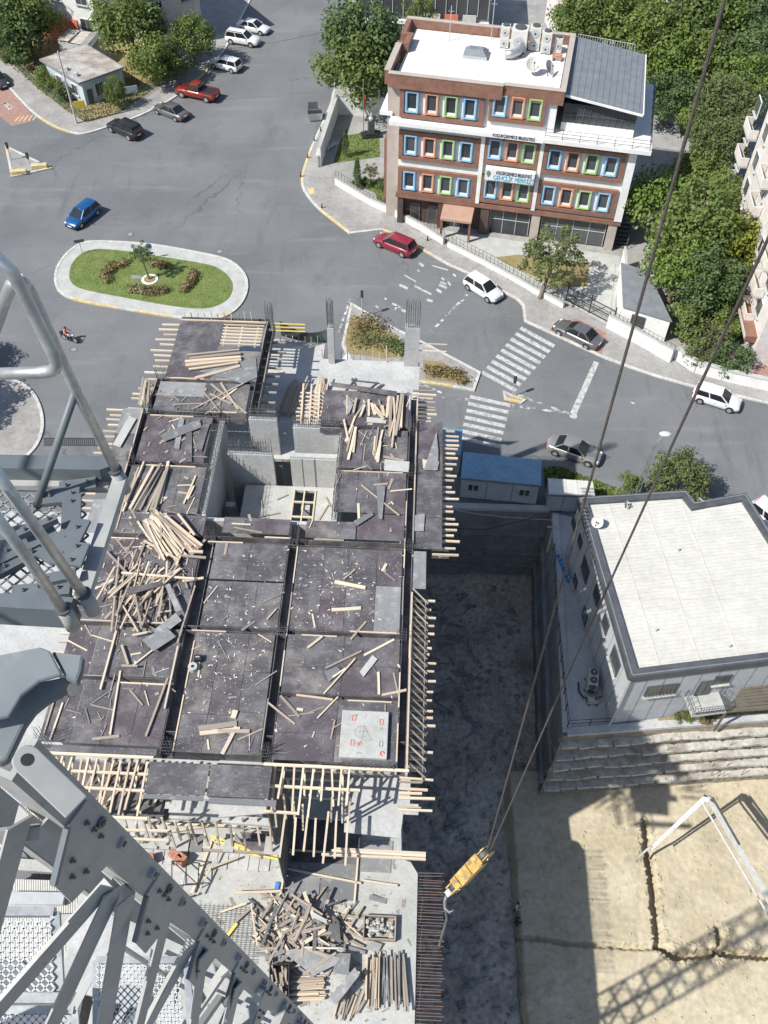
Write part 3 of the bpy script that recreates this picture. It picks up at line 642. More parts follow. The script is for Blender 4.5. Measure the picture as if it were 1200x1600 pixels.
trough((-4.3, 17.2), (-.3, 17.2), .2, 20.6); trough((-5.5, 20.45), (-.3, 20.45), .26, 20.55)
trough((-9.5, 21.0), (-9.4, 29.3), .4, 20.3); trough((-15.2, 29.4), (-9.5, 29.5), .3, 20.5); trough((-15.55, 21.2), (-15.45, 24.0), .25, 20.4)
# open joist field at the far end of the left wing
for k in range(7): pbox('joist', 'timber_pale', (-11.2, 27.25 + k * .3, 20.9), (2.7, .09, .1), bld)
for k in range(3): pbox('bearer', 'timber', (-12.2 + k * 1.0, 28.15, 20.78), (.1, 2.0, .12), bld)
pbox('joist', 'timber', (-12.4, 29.28, 20.98), (5.6, .1, .12), bld); pbox('joist', 'timber', (-12.4, 29.02, 20.93), (5.2, .08, .1), bld)
# joist ends poking out along the right and left edges
def joist_ends(a, b0, b1, out, pitch, z, mat=('timber_pale', 'timber'), jit=.3, sgn=1, stub=.5):
    b = b0
    while b < b1:
        L = out * rb.uniform(1 - jit, 1 + jit) + stub; m = rb.choice(mat)
        pbox('joist', m, (a + sgn * (L / 2 - stub), b, z + rb.uniform(-.05, .04)), (L, rb.choice((.08, .1, .1)), .1), bld, (0, 0, rb.uniform(-.03, .03)))
        b += pitch * rb.uniform(.75, 1.3)
joist_ends(.3, -1.6, 9.3, .85, .44, 20.15); joist_ends(.3, -1.3, 9.3, .5, .55, 19.6, ('timber_old', 'timber_pale'))
joist_ends(1.6, 11.9, 21.2, .75, .42, 20.6); joist_ends(1.6, 12.2, 20.8, .4, .6, 19.9, ('timber_old', 'timber_pale')); joist_ends(.3, 20.8, 24.6, .8, .3, 20.3, ('timber_pale', 'timber_old'))
joist_ends(-15.3, 22.6, 29.2, 1.1, .45, 20.8, sgn=-1); joist_ends(-17.2, 14.0, 21.6, .9, .42, 20.6, sgn=-1); joist_ends(-15.5, 21.5, 23.8, 1.3, .4, 20.3, sgn=-1); joist_ends(-16.4, 4.2, 9.5, .7, .5, 20.6, sgn=-1)
for k in range(13):
    a = -15.0 + k * .43; pbox('stake', rb.choice(('timber_pale', 'timber_old')), (a, 29.62 + rb.uniform(-.03, .03), 20.9), (.05, .05, rb.uniform(.8, 1.3)), bld, (rb.uniform(-.06, .06), rb.uniform(-.06, .06), 0))
# raker boards along the right edge, with the long rim beam
for k in range(24):
    b = -.1 + k * .4; p, q = Vector((.15, b + .35, 20.95)), Vector((.95, b - .05, 20.25)); d = q - p
    m = MB().bar(p, q, .07, .03).build('raker_board', M[rb.choice(('timber_old', 'timber_pale', 'timber_old'))], bld)
pbox('rim_beam', 'timber', (.1, 4.5, 20.99), (.09, 9.4, .08), bld); pbox('rim_beam', 'timber_old', (.07, 17.5, 20.99), (.08, 10.5, .08), bld); pbox('rim_beam', 'timber_old', (.82, 4.4, 20.3), (.06, 9.6, .09), bld)
pbox('rim_beam', 'timber_pale', (-3.0, -.18, 21.0), (6.4, .12, .09), bld); pbox('rim_beam', 'timber_pale', (-13.8, -.12, 21.0), (5.4, .12, .09), bld); pbox('rim_beam', 'ply', (-13.7, .12, 20.98), (5.4, .3, .1), bld)
# open framing hung off the front edge: joists, cross bearers and props
def framing(a0, a1, depth, pitch, zt, sag=.2, rows=(.45, .9)):
    a = a0
    while a < a1:
        L = depth * rb.uniform(.72, 1.1); z = zt - rb.uniform(.0, sag)
        MB().bar((a, -.2, z), (a + rb.uniform(-.18, .18), -.2 - L, z - rb.uniform(0, .5)), .085, .11).build('joist', M[rb.choice(('timber_pale', 'timber_pale', 'timber'))], bld)
        if rb.random() < .75: MB().bar((a + .05, -.25, zt - .1), (a + rb.uniform(-.25, .1), -1.0, zt - 1.3), .09, .06).build('prop', M['timber_pale'], bld)
        if rb.random() < .55: MB().bar((a + .1, -.2 - L * .8, zt - .3), (a + rb.uniform(-.05, .1), -.2 - L * .9, zt - 2.8), .08, .08).build('prop', M['timber_pale'], bld)
        a += pitch * rb.uniform(.8, 1.2)
    for t in rows: pbox('bearer', 'timber_pale', ((a0 + a1) / 2, -.2 - depth * t, zt - .22), (a1 - a0 + .4, .11, .11), bld, (0, 0, rb.uniform(-.01, .01)))
framing(-16.2, -11.1, 2.6, .36, 20.9, rows=(.22, .5, .98)); framing(-5.7, -2.1, 1.9, .4, 20.95, rows=(.45,))
for a in (-5.2, -4.7, -4.2, -3.8, -3.3, -2.9, -2.4): pbox('joist', 'timber_pale', (a, -2.6 + rb.uniform(-.2, .2), 19.4 + rb.uniform(-.2, .2)), (.09, 2.0 + rb.uniform(-.4, .5), .1), bld, (rb.uniform(-.1, .1), 0, rb.uniform(-.04, .04)))
for (a, b, L, z) in ((-5.3, -2.0, 1.5, 20.2), (-1.0, -3.0, 4.2, 18.5), (-1.2, -3.15, 4.6, 18.45), (-.9, -2.92, 4.0, 18.55)): pbox('bearer', 'timber_pale', (a, b, z), (L, .1, .12), bld, (0, 0, rb.uniform(-.02, .01)))

# dark sheets added to stand for deep shade behind and below the framing
pbox('form_or_shade_panel', 'ply', (-8.0, 1.2, 18.6), (16.0, .05, 4.6), bld); pbox('form_or_shade_panel', 'ply', (-6.0, .2, 14.0), (.05, 3.8, 11.4), bld); pbox('form_or_shade_panel', 'ply', (-4.0, 2.0, LD + .05), (3.8, 4.6, .05), bld); pbox('form_or_shade_panel', 'ply', (-13.6, -.2, 17.3), (5.0, 2.6, .06), bld)
for k in range(7): pbox('bearer', rb.choice(('timber_old', 'ply_grey', 'timber_pale')), (-15.6 + k * .7, -.5 + rb.uniform(-.5, .5), 17.42), (.12, 1.6, .1), bld, (0, 0, rb.uniform(-.6, .6)))
# ---- concrete storeys below
def slab(name, poly, z, th=.25, mat='conc'): return MB().prism(poly, z - th, z).build(name, M[mat], bld)
def slab_hole(z, th, outer, hole, mat='conc'):
    a = [Vector((x, y, 0)) for x, y in outer]; h = [Vector((x, y, 0)) for x, y in hole]; tri = geometry.tessellate_polygon([a, h]); vs = a + h; mb = MB()
    up = []
    for t in tri:
        p, q, r_ = [vs[i] for i in t]; up.append(tuple(t) if (q - p).cross(r_ - p).z > 0 else tuple(t[::-1]))
    mb.add([(v.x, v.y, z) for v in vs], up); mb.add([(v.x, v.y, z - th) for v in vs], [t[::-1] for t in up])
    for lp_, sg in ((outer, 1), (hole, -1)):
        n = len(lp_)
        for i in range(n): p, q = lp_[i], lp_[(i + 1) % n]; mb.add([(*p, z - th), (*q, z - th), (*q, z), (*p, z)], [(0, 1, 2, 3)])
    return mb.build('floor_slab', M[mat], bld)
CORE = [(-11.1, 13.75), (-4.4, 13.75), (-4.4, 20.4), (-11.1, 20.4)]
slab_hole(18, .25, [(-15.6, .9), (.2, .9), (.2, 29.4), (-6.2, 29.4), (-6.2, 30.9), (-9.5, 31.2), (-15.0, 29.0)], CORE)
HOLE = [(-7.3, 18.5), (-6.2, 18.5), (-6.2, 20.3), (-7.3, 20.3)]
slab_hole(15, .25, [(-16, 1.7), (.2, 1.7), (.2, 29), (-16, 29)], HOLE, 'conc_pale')
for z in (12, 9): slab('floor_slab', [(-16, 1.9), (.2, 1.9), (.2, 29), (-16, 29)], z, .25, 'conc')
for z in (3.5, 0, -3.5): slab('floor_slab', [(-16, 0), (.3, 0), (.3, 29), (-16, 29)], z, .25, 'conc')
slab('floor_slab', [(-16, 2.2), (.2, 2.2), (.2, 29), (-16, 29)], LD - .01, .25, 'conc')
slab('floor_slab', [(-11.5, 2.2), (-11.5, -13), (1.1, -13), (1.1, -.6), (.7, .0), (.2, .15), (.1, 2.2)], LD, .3, 'conc_pale')
slab('floor_slab', [(-17, 2.2), (-11.55, 2.2), (-11.55, -8), (-17, -7)], LD - .1, .3, 'conc')
slab('formwork_deck', [(-2.7, .6), (.35, .75), (.35, -.5), (.75, -.5), (.75, -1.0), (.05, -1.0), (-.05, -2.1), (-2.6, -1.95)], 18.0, .06, 'conc')
slab('formwork_deck', [(-10.8, .9), (-6.2, .9), (-6.2, -1.1), (-8.4, -1.4), (-10.8, -1.3)], 17.6, .1, 'conc')
for z in (3.5, 0, -3.5): slab('floor_slab', [(-11.5, -13), (1.0, -13), (1.0, -.2), (-11.5, -.2)], z, .25)
for (a, b) in [(a, b) for a in (-15.7, -10.6, -6.2, -.1) for b in (2.4, 6.6, 12, 17, 23.6, 28.8)] + [(-11, -12.6), (-4, -12.6), (.7, -12.6), (.7, -7), (-11, -7)]:
    pbox('column', 'conc', (a, b, -1.0 if b < 0 else 4.4), (.5, .35, 15.3 if b < 0 else 26.6), bld)
# core walls
for (a0, b0, a1, b1, z0, z1) in ((-7.1, 20.42, -4.35, 20.75, 15, 20.75), (-10.7, 18.6, -8.1, 18.9, 15, 20.3), (-9.7, 20.7, -8.05, 21.0, 15, 21.0), (-11.4, 13.7, -11.1, 20.9, 15, 20.75), (-4.35, 13.7, -4.05, 20.4, 15, 20.7), (-11.1, 13.5, -4.35, 13.72, 15, 20.6)):
    w_ = pbox('core_wall', 'conc', ((a0 + a1) / 2, (b0 + b1) / 2, (z0 + z1) / 2), (a1 - a0, b1 - b0, z1 - z0), bld)
pbox('core_wall', 'conc', (-5.75, 18.7, 19.0), (2.7, .3, 2.7), bld)
for a in (-6.75, -6.05, -5.3, -4.75): pbox('form_or_shade_panel', 'conc_pale', (a, 18.52, 18.95), (.64, .05, 2.5), bld)
slab_hole(17.75, .2, [(-9.9, 13.76), (-4.42, 13.76), (-4.42, 18.5), (-9.9, 18.5)], [(-6.9, 15.9), (-5.75, 15.9), (-5.75, 18.2), (-6.9, 18.2)], 'conc_pale')
for a in (-6.95, -6.35, -5.7): pbox('bearer', 'timber_pale', (a, 17.0, 17.78), (.08, 2.4, .1), bld)
for b in (16.2, 17.3): pbox('bearer', 'timber_pale', (-6.3, b, 17.77), (1.2, .1, .1), bld)
for (a, b, L, r_) in ((-5.1, 16.6, 1.2, 1.2), (-4.9, 17.4, .8, 2.0), (-8.3, 16.2, 1.4, .3), (-8.8, 17.2, 1.0, 1.9), (-7.6, 17.6, .7, .6)): pbox('loose_stick', 'timber_old', (a, b, 17.8), (L, .07, .05), bld, (0, 0, r_))
# the two tall columns at the back, with their starter bars
def bars(cx, cy, wx, wy, nx, ny, z0, z1, r=.014, jit=.03, ties=3, parent=bld, mat='steel_rod', full=False):
    m = MB()
    for i in range(nx):
        for j in range(ny):
            if not full and 0 < i < nx - 1 and 0 < j < ny - 1: continue
            x = cx + (i / (nx - 1) - .5) * wx if nx > 1 else cx; y = cy + (j / (ny - 1) - .5) * wy if ny > 1 else cy
            m.tube([(x, y, z0), (x + rb.uniform(-jit, jit), y + rb.uniform(-jit, jit), z1 + rb.uniform(-.15, .1))], r, 5)
    for k in range(ties):
        z = z0 + (z1 - z0) * (k + .5) / ties * .8
        m.tube([(cx - wx / 2, cy - wy / 2, z), (cx + wx / 2, cy - wy / 2, z), (cx + wx / 2, cy + wy / 2, z), (cx - wx / 2, cy + wy / 2, z), (cx - wx / 2, cy - wy / 2, z)], r * .7, 4, cap=False)
    return stuff(m.build('starter_bars', M[mat], parent))
pbox('column', 'conc', (-5.6, 29.2, 19.5), (.42, .5, 3.0), bld); pbox('column', 'conc', (-.35, 29.2, 19.6), (.95, .45, 3.3), bld)
bars(-5.6, 29.2, .34, .4, 4, 4, 21.0, 23.0, .02); bars(-.35, 29.2, .85, .36, 7, 3, 21.2, 23.2, .02); bars(-9.5, 29.4, .4, .4, 4, 3, 20.4, 22.4, .018)
for (a, b, wx, wy, nx, ny, h) in ((-10.6, .35, .5, .3, 5, 3, .8), (-6.2, .3, .4, .3, 5, 3, .8), (-6.15, 6.6, .45, .22, 5, 3, .5), (-.35, 6.6, .45, .3, 5, 3, .5), (-.2, 12.0, .5, .3, 5, 3, .55), (-6.15, 12.3, .4, 1.3, 3, 6, .6), (-10.6, 12.2, .4, .5, 3, 4, .5), (-16.1, .4, .5, .6, 4, 5, .9),
                               (-15.75, 17.1, .3, .5, 3, 4, .6), (-15.6, 21.0, .5, .3, 5, 3, .8), (-1.6, -.05, 2.2, .2, 12, 2, .35), (-12.7, 20.95, 2.4, .3, 10, 2, .7), (-.1, 20.5, .3, .5, 3, 4, .9), (-15.4, 23.9, .5, .3, 4, 3, .8), (-.1, 17.2, .3, .5, 3, 4, .5)):
    bars(a, b, wx, wy, nx, ny, 20.6, 21.0 + h, .013)
for (a, b, wx, wy, nx, ny, z0, z1) in ((-5.75, 20.58, 2.6, .2, 22, 2, 20.7, 21.6), (-9.4, 18.75, 2.5, .2, 18, 2, 20.2, 21.5), (-8.9, 20.85, 1.5, .2, 12, 2, 21.0, 22.0), (-11.25, 17.2, .2, 6.8, 2, 36, 20.7, 21.5), (-4.2, 17.0, .2, 6.4, 2, 30, 20.6, 21.3), (-10.0, 14.4, 2.0, .3, 16, 2, 18.0, 19.8), (-8.2, 14.2, .8, .4, 6, 3, 18.5, 20.4), (-7.6, 14.6, .9, .3, 9, 2, 17.7, 18.9), (-5.1, 14.6, .9, .3, 8, 2, 17.7, 18.9)):
    bars(a, b, wx, wy, nx, ny, z0, z1, .013, mat='rebar' if a == -8.2 else 'steel_rod')
# rebar standing out of the lower deck's right edge
m = MB()
for k in range(52):
    b = -8.6 + k * .158; m.tube([(.7, b, LD - .1), (2.45 + rb.uniform(-.08, .15), b + rb.uniform(-.05, .05), LD - .1 + rb.uniform(-.1, .1))], .022, 5)
for k in range(5): m.tube([(1.3, -8.6 + k * 1.4, LD - .13), (1.4, -7.4 + k * 1.4, LD - .13)], .015, 4)
stuff(m.build('projecting_rebar', M['rebar'], bld))
# formwork panels and battens on the lower deck
for (a0, a1, b0, b1, z) in ((-5.35, -2.05, -2.0, -1.25, 15.08), (-5.35, -2.05, -3.1, -2.03, 15.07), (-5.4, -3.7, -4.1, -3.13, 15.06), (-3.68, -2.05, -4.1, -3.13, 15.07), (-1.95, -.35, -2.0, -1.25, 15.06), (-1.95, -.4, -2.75, -2.03, 15.05), (-7.9, -5.5, -2.4, -1.5, 15.05)): _s = (low(a0, b0, z), low(a1, b1, z)); sheet(_s[0][0], _s[1][0], _s[0][1], _s[1][1], 'ply_grey', _s[0][2])
for (a, b, L, rz_) in ((-5.45, -2.6, 3.1, 1.57), (-2.0, -2.7, 3.0, 1.55), (-3.7, -1.95, 3.4, -.02), (-3.6, -3.05, 3.7, -.14), (-.9, -3.25, 1.7, -.1)): pbox('batten', 'timber_pale', low(a, b, 15.14), (L * LK, .1, .07), bld, (0, 0, rz_))
# beams over the props on the front lower storey
for (a, b, z, L, rz_, mt) in ((-9.4, -.6, 18.0, 3.4, .02, 'conc'), (-7.2, -.75, 18.0, 2.6, 0, 'conc'), (-8.3, -1.35, 17.2, 5.0, -.03, 'conc'), (-12.9, -2.9, 18.6, 5.2, -.01, 'timber_pale'), (-13, -2.2, 17.6, 5.0, .02, 'timber_pale')): pbox('beam_form', mt, (a, b, z), (L, .35 if mt == 'conc' else .11, .25 if mt == 'conc' else .12), bld, (0, 0, rz_))
for k in range(16):
    a = -15.4 + k * .62; MB().bar((a, -1.5 + rb.uniform(-.2, .2), 17.6), (a + rb.uniform(-.1, .1), -1.9 + rb.uniform(-.3, .2), 15.2 + rb.uniform(-.6, .6)), .09, .09).build('prop', M[rb.choice(('timber_pale', 'timber_old', 'timber'))], bld)
for k in range(6): pbox('concrete_panel', 'conc', low(-8.9 + k * .5, -2.3, 15.05), (.54, 1.5, .05), bld, (0, 0, rb.uniform(-.03, .03)))
for k in range(5): pbox('concrete_panel', 'conc', low(-12.6 + k * .55, -2.1, 15.05), (.6, 1.7, .05), bld, (0, 0, rb.uniform(-.03, .03)))
for (a0, b0, a1, b1, z) in ((-11.2, -5.6, -7.0, -3.0, LD),):
    mm = MB(); 
    for k in range(34): mm.tube([(a0 + .3, b0 - .5 + k * .1, z + .03), (a1, b0 - .5 + k * .1 + rb.uniform(-.03, .03), z + .03)], .012, 4)
    for k in range(16): mm.tube([(a0 + .3 + k * .24, b0 - .5, z + .05), (a0 + .3 + k * .24, b0 + 2.9, z + .05)], .01, 4)
    stuff(mm.build('rebar_mat', M['steel_rod'], bld))
# panelled mid-level staging below the hung-out sheets
for row, (b0, b1) in enumerate(((-.15, -.95), (-1.3, -2.15))):
    a = -12.4
    while a < -6.3:
        wdt = rb.choice((.5, .55, .62, .8))
        if rb.random() < .8: pbox('concrete_panel', rb.choice(('conc', 'conc', 'conc_pale', 'ply_grey')), (a + wdt / 2, (b0 + b1) / 2 + rb.uniform(-.05, .05), 15.0 + rb.uniform(-.05, .05)), (wdt - .06, b0 - b1, .06), bld, (rb.uniform(-.04, .04), 0, rb.uniform(-.04, .04)))
        if rb.random() < .6: pbox('prop', rb.choice(('timber_pale', 'timber', 'timber_old')), (a, (b0 + b1) / 2 + rb.uniform(-.3, .3), 16.0), (.09, .09, 2.2 + rb.uniform(-.5, .4)), bld, (rb.uniform(-.1, .1), rb.uniform(-.1, .1), 0))
        a += wdt + rb.choice((.05, .05, .3))
    pbox('bearer', 'timber_old', (-9.3, b1 + .1, 14.88), (6.4, .12, .14), bld); pbox('bearer', 'timber_pale', (-9.0, b0 + .1, 15.9), (5.0, .1, .1), bld, (0, 0, .02))
# formwork and props in the gap between the wings
for k in range(9): pbox('joist', 'timber_old', (-9.0 + rb.uniform(-.1, .1), 22.0 + k * .75, 20.4 + rb.uniform(-.1, .1)), (1.3, .1, .1), bld, (0, 0, rb.uniform(-.05, .05)))
for k in range(10): pbox('joist', 'timber_pale', (-6.3 + rb.uniform(-.1, .1), 20.9 + k * .33, 20.2), (1.5, .09, .1), bld, (0, 0, rb.uniform(-.05, .05)))
for a in (-6.8, -6.3, -5.8): pbox('bearer', 'timber', (a, 22.6, 20.35), (.1, 3.8, .1), bld, (0, 0, .05))
for k in range(12): MB().bar((-8.6 + k * .1, 24.0 + rb.uniform(-.2, .2), 18.1 + .03 * k), (-8.2 + k * .12, 26.8 + rb.uniform(-.5, .5), 18.15 + .03 * k), .09, .07).build('stacked_board', M['timber_old'], bld)
for k in range(8): MB().bar((-6.5 + k * .08, 23.8, 18.1 + rb.uniform(0, .2)), (-6.3 + k * .1, 27.2 + rb.uniform(-.6, .4), 18.2 + rb.uniform(0, .2)), .09, .06).build('stacked_board', M[rb.choice(('timber', 'timber_old'))], bld)
for k in range(22): pbox('stake', rb.choice(('timber_pale', 'timber_old')), (-9.2 + k * .42, 29.6 + (1.2 if k < 7 else -.1) + rb.uniform(-.06, .06), 18.3), (.05, .05, rb.uniform(.5, .9)), bld)
for (a, b, rz_, L) in ((-4.4, 26.6, 1.1, 2.2), (-3.9, 26.9, -1.2, 1.5), (-3.1, 26.5, .9, 2.0), (-2.9, 26.3, .85, 2.1), (-3.3, 27.3, -.1, 1.8), (-5.0, 25.9, .02, 2.0), (-2.6, 26.4, .95, 1.8)): pbox('steel_strut', 'steel_rod', (a, b, 18.08), (L, .07, .07), bld, (0, 0, rz_))
pbox('guard_rail', 'timber_pale', (.6, 29.1, 19.9), (2.6, .06, .06), bld); pbox('guard_rail', 'timber_pale', (.6, 29.1, 19.3), (2.6, .06, .06), bld); pbox('guard_rail', 'timber_pale', (-2.0, 29.3, 18.7), (.06, .06, 1.4), bld)
for k in range(3): pbox('safety_rail', 'yellow', (-8.6, 31.0 + k * .06, 18.9 + k * .25), (2.2, .06, .06), bld)
# dark debris netting sagging behind the gap
vs = []; fs = []
for i in range(13):
    t = i / 12; sg = math.sin(math.pi * t)
    for j in range(4): vs.append((-9.2 + 3.5 * t, 31.3 - .5 * t + .15 * sg * j, 19.5 - .7 * sg - .42 * j))
for i in range(12):
    for j in range(3): fs.append((i * 4 + j, (i + 1) * 4 + j, (i + 1) * 4 + j + 1, i * 4 + j + 1))
MB().add(vs, fs).build('debris_netting', M['tarp'], bld)

# ================================================================ LOOSE TIMBER AND BOARDS ON THE DECKS (each a thing)
BAT = {}
def batten_mesh(mat):
    l = BAT.setdefault(mat, [])
    if len(l) < 6:
        m = MB(); j = lambda s: rb.uniform(-s, s); b1, b2 = j(.35), j(.35); n = 4
        for i in range(n):
            x0, x1 = -.5 + i / n, -.5 + (i + 1) / n; f = lambda x: (b1 * (x * x - .25), b2 * (x * x - .25))
            p, q = f(x0), f(x1)
            vs = [(x0, -.5 + p[0], -.5), (x0, .5 + p[0], -.5), (x0, .5 + p[0], .5), (x0, -.5 + p[0], .5), (x1, -.5 + q[0], -.5), (x1, .5 + q[0], -.5), (x1, .5 + q[0], .5), (x1, -.5 + q[0], .5)]
            fs = [(1, 0, 4, 5), (2, 1, 5, 6), (3, 2, 6, 7), (0, 3, 7, 4)] + ([(0, 1, 2, 3)] if i == 0 else []) + ([(7, 6, 5, 4)] if i == n - 1 else [])
            m.add(vs, fs)
        l.append(m.mesh('timber_batten', M[mat])); return l[-1]
    return rb.choice(l)
def batten(p, q, label, group, mat=None, wd=.09, h=.06):
    p = Vector(p); q = Vector(q); d = q - p
    o = mobj('timber_batten', batten_mesh('timber_old' if mat in ('timber', 'timber_pale') and rb.random() < .34 else mat or rb.choice(('timber', 'timber_pale', 'timber')))); o.location = (p + q) / 2
    o.scale = (d.length, wd * rb.uniform(.7, 1.35), h * rb.uniform(.7, 1.2)); o.rotation_euler = (0, -math.asin(max(-1, min(1, d.z / d.length))), math.atan2(d.y, d.x))
    return tag(o, label, 'batten', group)
def pxb(u0, v0, u1, v1, z, *a, **k):
    p, q = G(u0, v0, z), G(u1, v1, z); q.z += rb.uniform(-.03, .05); return batten(p, q, *a, **k)
L1 = ('long sawn timber in the neat stack on the far left wing', 'timbers stacked on the far left wing')
for i, (u0, v0, u1, v1) in enumerate(((292, 555, 374, 547), (296, 560, 376, 552), (289, 565, 376, 558), (290, 571, 377, 562), (295, 577, 372, 567), (305, 576, 372, 566), (305, 591, 375, 572))): pxb(u0, v0, u1, v1, 21.08 + .05 * (i % 3), *L1, mat='timber', wd=.17, h=.1)
L2 = ('sawn timber in the parallel stack beside the crane platform post', 'timbers stacked beside the crane platform post')
for i, (u0, v0, u1, v1) in enumerate(((205, 762, 217, 731), (192, 799, 225, 722), (203, 795, 240, 728), (208, 799, 252, 725), (218, 797, 254, 730), (228, 800, 262, 728), (235, 798, 258, 738), (240, 800, 262, 730), (250, 787, 263, 721), (222, 790, 247, 735), (196, 785, 214, 745))): pxb(u0, v0, u1, v1, 21.07 + .05 * (i % 4), *L2, mat=rb.choice(('timber', 'timber_old', 'timber_pale')), wd=.12, h=.09)
for (u0, v0, u1, v1) in ((287, 787, 306, 743), (293, 780, 303, 760), (277, 759, 298, 758), (278, 769, 292, 771)): pxb(u0, v0, u1, v1, 21.06, 'short pale batten lying right of the parallel timber stack', 'short battens right of the stack')
L3 = ('pale timber fanned out in the heap above the left plywood bay', 'fanned timber heap')
for k in range(26):
    t = k / 25; u0 = 216 + 30 * t + rb.uniform(-8, 12); v0 = 818 - 22 * t + rb.uniform(-4, 8); u1 = 262 + 52 * t + rb.uniform(-10, 6); v1 = 872 - 14 * t + rb.uniform(-8, 6)
    pxb(u0, v0, u1, v1, 21.06 + rb.uniform(0, .3), *L3, mat=rb.choice(('timber_pale', 'timber_pale', 'timber')), wd=.11, h=.07)
for (u0, v0, u1, v1) in ((243, 797, 285, 855), (258, 805, 316, 853), (278, 803, 304, 836), (225, 845, 280, 875), (285, 868, 322, 872), (295, 862, 317, 862)): pxb(u0, v0, u1, v1, 21.3, *L3, mat='timber', wd=.12, h=.08)
L4 = ('loose batten in the tangled heap on the left plywood bay', 'tangled batten heap')
for (u0, v0, u1, v1) in ((165, 860, 210, 908), (174, 987, 186, 872), (180, 985, 196, 878), (210, 890, 228, 845), (190, 895, 304, 905), (285, 908, 318, 903), (285, 895, 293, 920), (157, 1077, 183, 980), (172, 1148, 188, 1048), (191, 945, 216, 988), (207, 993, 230, 988), (190, 1008, 200, 1038), (208, 1040, 240, 1015), (190, 1040, 215, 1041), (218, 955, 232, 972), (228, 1150, 262, 1060), (257, 1107, 278, 1010), (277, 1005, 305, 915), (245, 958, 268, 955), (258, 963, 262, 980)): pxb(u0, v0, u1, v1, 21.06 + rb.uniform(0, .2), *L4, mat=rb.choice(('timber_old', 'timber', 'timber_pale')), wd=.09, h=.08)
for k in range(46):
    u = rb.gauss(232, 26); v = rb.gauss(912, 22); a = rb.gauss(-1.05, .35); L = rb.uniform(14, 34)
    pxb(u - math.cos(a) * L, v - math.sin(a) * L, u + math.cos(a) * L, v + math.sin(a) * L, 21.05 + rb.uniform(0, .35), *L4, mat=rb.choice(('timber_old', 'timber', 'timber_pale', 'timber_old')), wd=.08, h=.07)
L5 = ('timber in the upright bunch on the right wing', 'timber bunch on the right wing')
for (u0, v0, u1, v1) in ((608, 678, 612, 618), (613, 690, 622, 618), (618, 680, 628, 616), (622, 672, 630, 618), (608, 682, 620, 640), (612, 672, 606, 622), (626, 668, 629, 617), (612, 699, 616, 668), (604, 652, 608, 620), (617, 660, 615, 620)): pxb(u0, v0, u1, v1, 21.08 + rb.uniform(0, .2), *L5, mat='timber', wd=.13, h=.09)
L6 = ('short timber in the scattered row on the right wing', 'scattered row on the right wing')
for (u0, v0, u1, v1) in ((542, 648, 542, 619), (552, 645, 557, 623), (556, 650, 571, 628), (563, 650, 570, 633), (576, 650, 576, 625), (580, 630, 586, 648), (584, 632, 598, 650), (592, 625, 598, 645), (600, 650, 597, 634), (585, 640, 600, 655), (540, 690, 555, 650), (544, 718, 556, 668), (542, 705, 552, 665), (552, 707, 556, 670), (537, 655, 545, 692), (585, 715, 591, 668), (587, 718, 598, 672), (590, 722, 594, 690), (584, 705, 586, 682)): pxb(u0, v0, u1, v1, 21.06 + rb.uniform(0, .1), *L6, mat=rb.choice(('timber', 'timber_pale')), wd=.11, h=.08)
L7 = ('lone batten dropped on the right-hand plywood bays', 'lone battens on the right bays')
for (u0, v0, u1, v1) in ((548, 999, 572, 971), (481, 1012, 504, 995), (569, 1024, 616, 999), (509, 1044, 565, 1018), (506, 1084, 555, 1030), (514, 1062, 540, 1045), (592, 1085, 591, 1050), (597, 1086, 635, 1078), (438, 1087, 468, 1120), (419, 1098, 461, 1131), (463, 1086, 520, 1093), (496, 1122, 528, 1089), (517, 1155, 523, 1125), (565, 758, 624, 806), (417, 968, 432, 952), (537, 905, 555, 890)): pxb(u0, v0, u1, v1, 21.05, *L7, mat=rb.choice(('timber_old', 'timber_pale', 'timber')), wd=.09, h=.07)
L8 = ('splintered pale plank on the plywood in front of the shaft', 'splintered planks')
for (u0, v0, u1, v1) in ((523, 909, 571, 918), (518, 953, 564, 950), (310, 1138, 370, 1130), (312, 1146, 375, 1139), (330, 1142, 390, 1143), (347, 1178, 369, 1135), (364, 1122, 368, 1110)): pxb(u0, v0, u1, v1, 21.07, *L8, mat='timber_pale', wd=.2, h=.07)
L9 = ('narrow pale lath lying on the far left wing debris', 'laths on the second left bay')
for (u0, v0, u1, v1) in ((330, 600, 385, 646), (328, 615, 362, 632), (345, 625, 370, 606), (318, 612, 345, 645), (270, 632, 318, 630), (300, 640, 380, 600), (345, 598, 372, 640)): pxb(u0, v0, u1, v1, 21.07, *L9, mat=rb.choice(('timber_pale', 'timber_old')), wd=.11, h=.05)
L10 = ('thin stick leaning in the bunch at the left wing edge', 'sticks at the left wing edge')
for k in range(9): pxb(217 + k * 2, 632 + rb.uniform(-4, 2), 224 + k * 1.3, 600 + rb.uniform(-10, 8), 20.9 + rb.uniform(0, .4), *L10, mat='timber')
L11 = ('lath standing loose along the front rim of the left bay', 'laths at the front left rim')
for (u0, v0, u1, v1) in ((68, 1148, 85, 1093), (78, 1156, 98, 1098), (362, 818, 392, 820), (365, 824, 410, 832)): pxb(u0, v0, u1, v1, 21.05, *L11, mat='timber_pale', wd=.08)
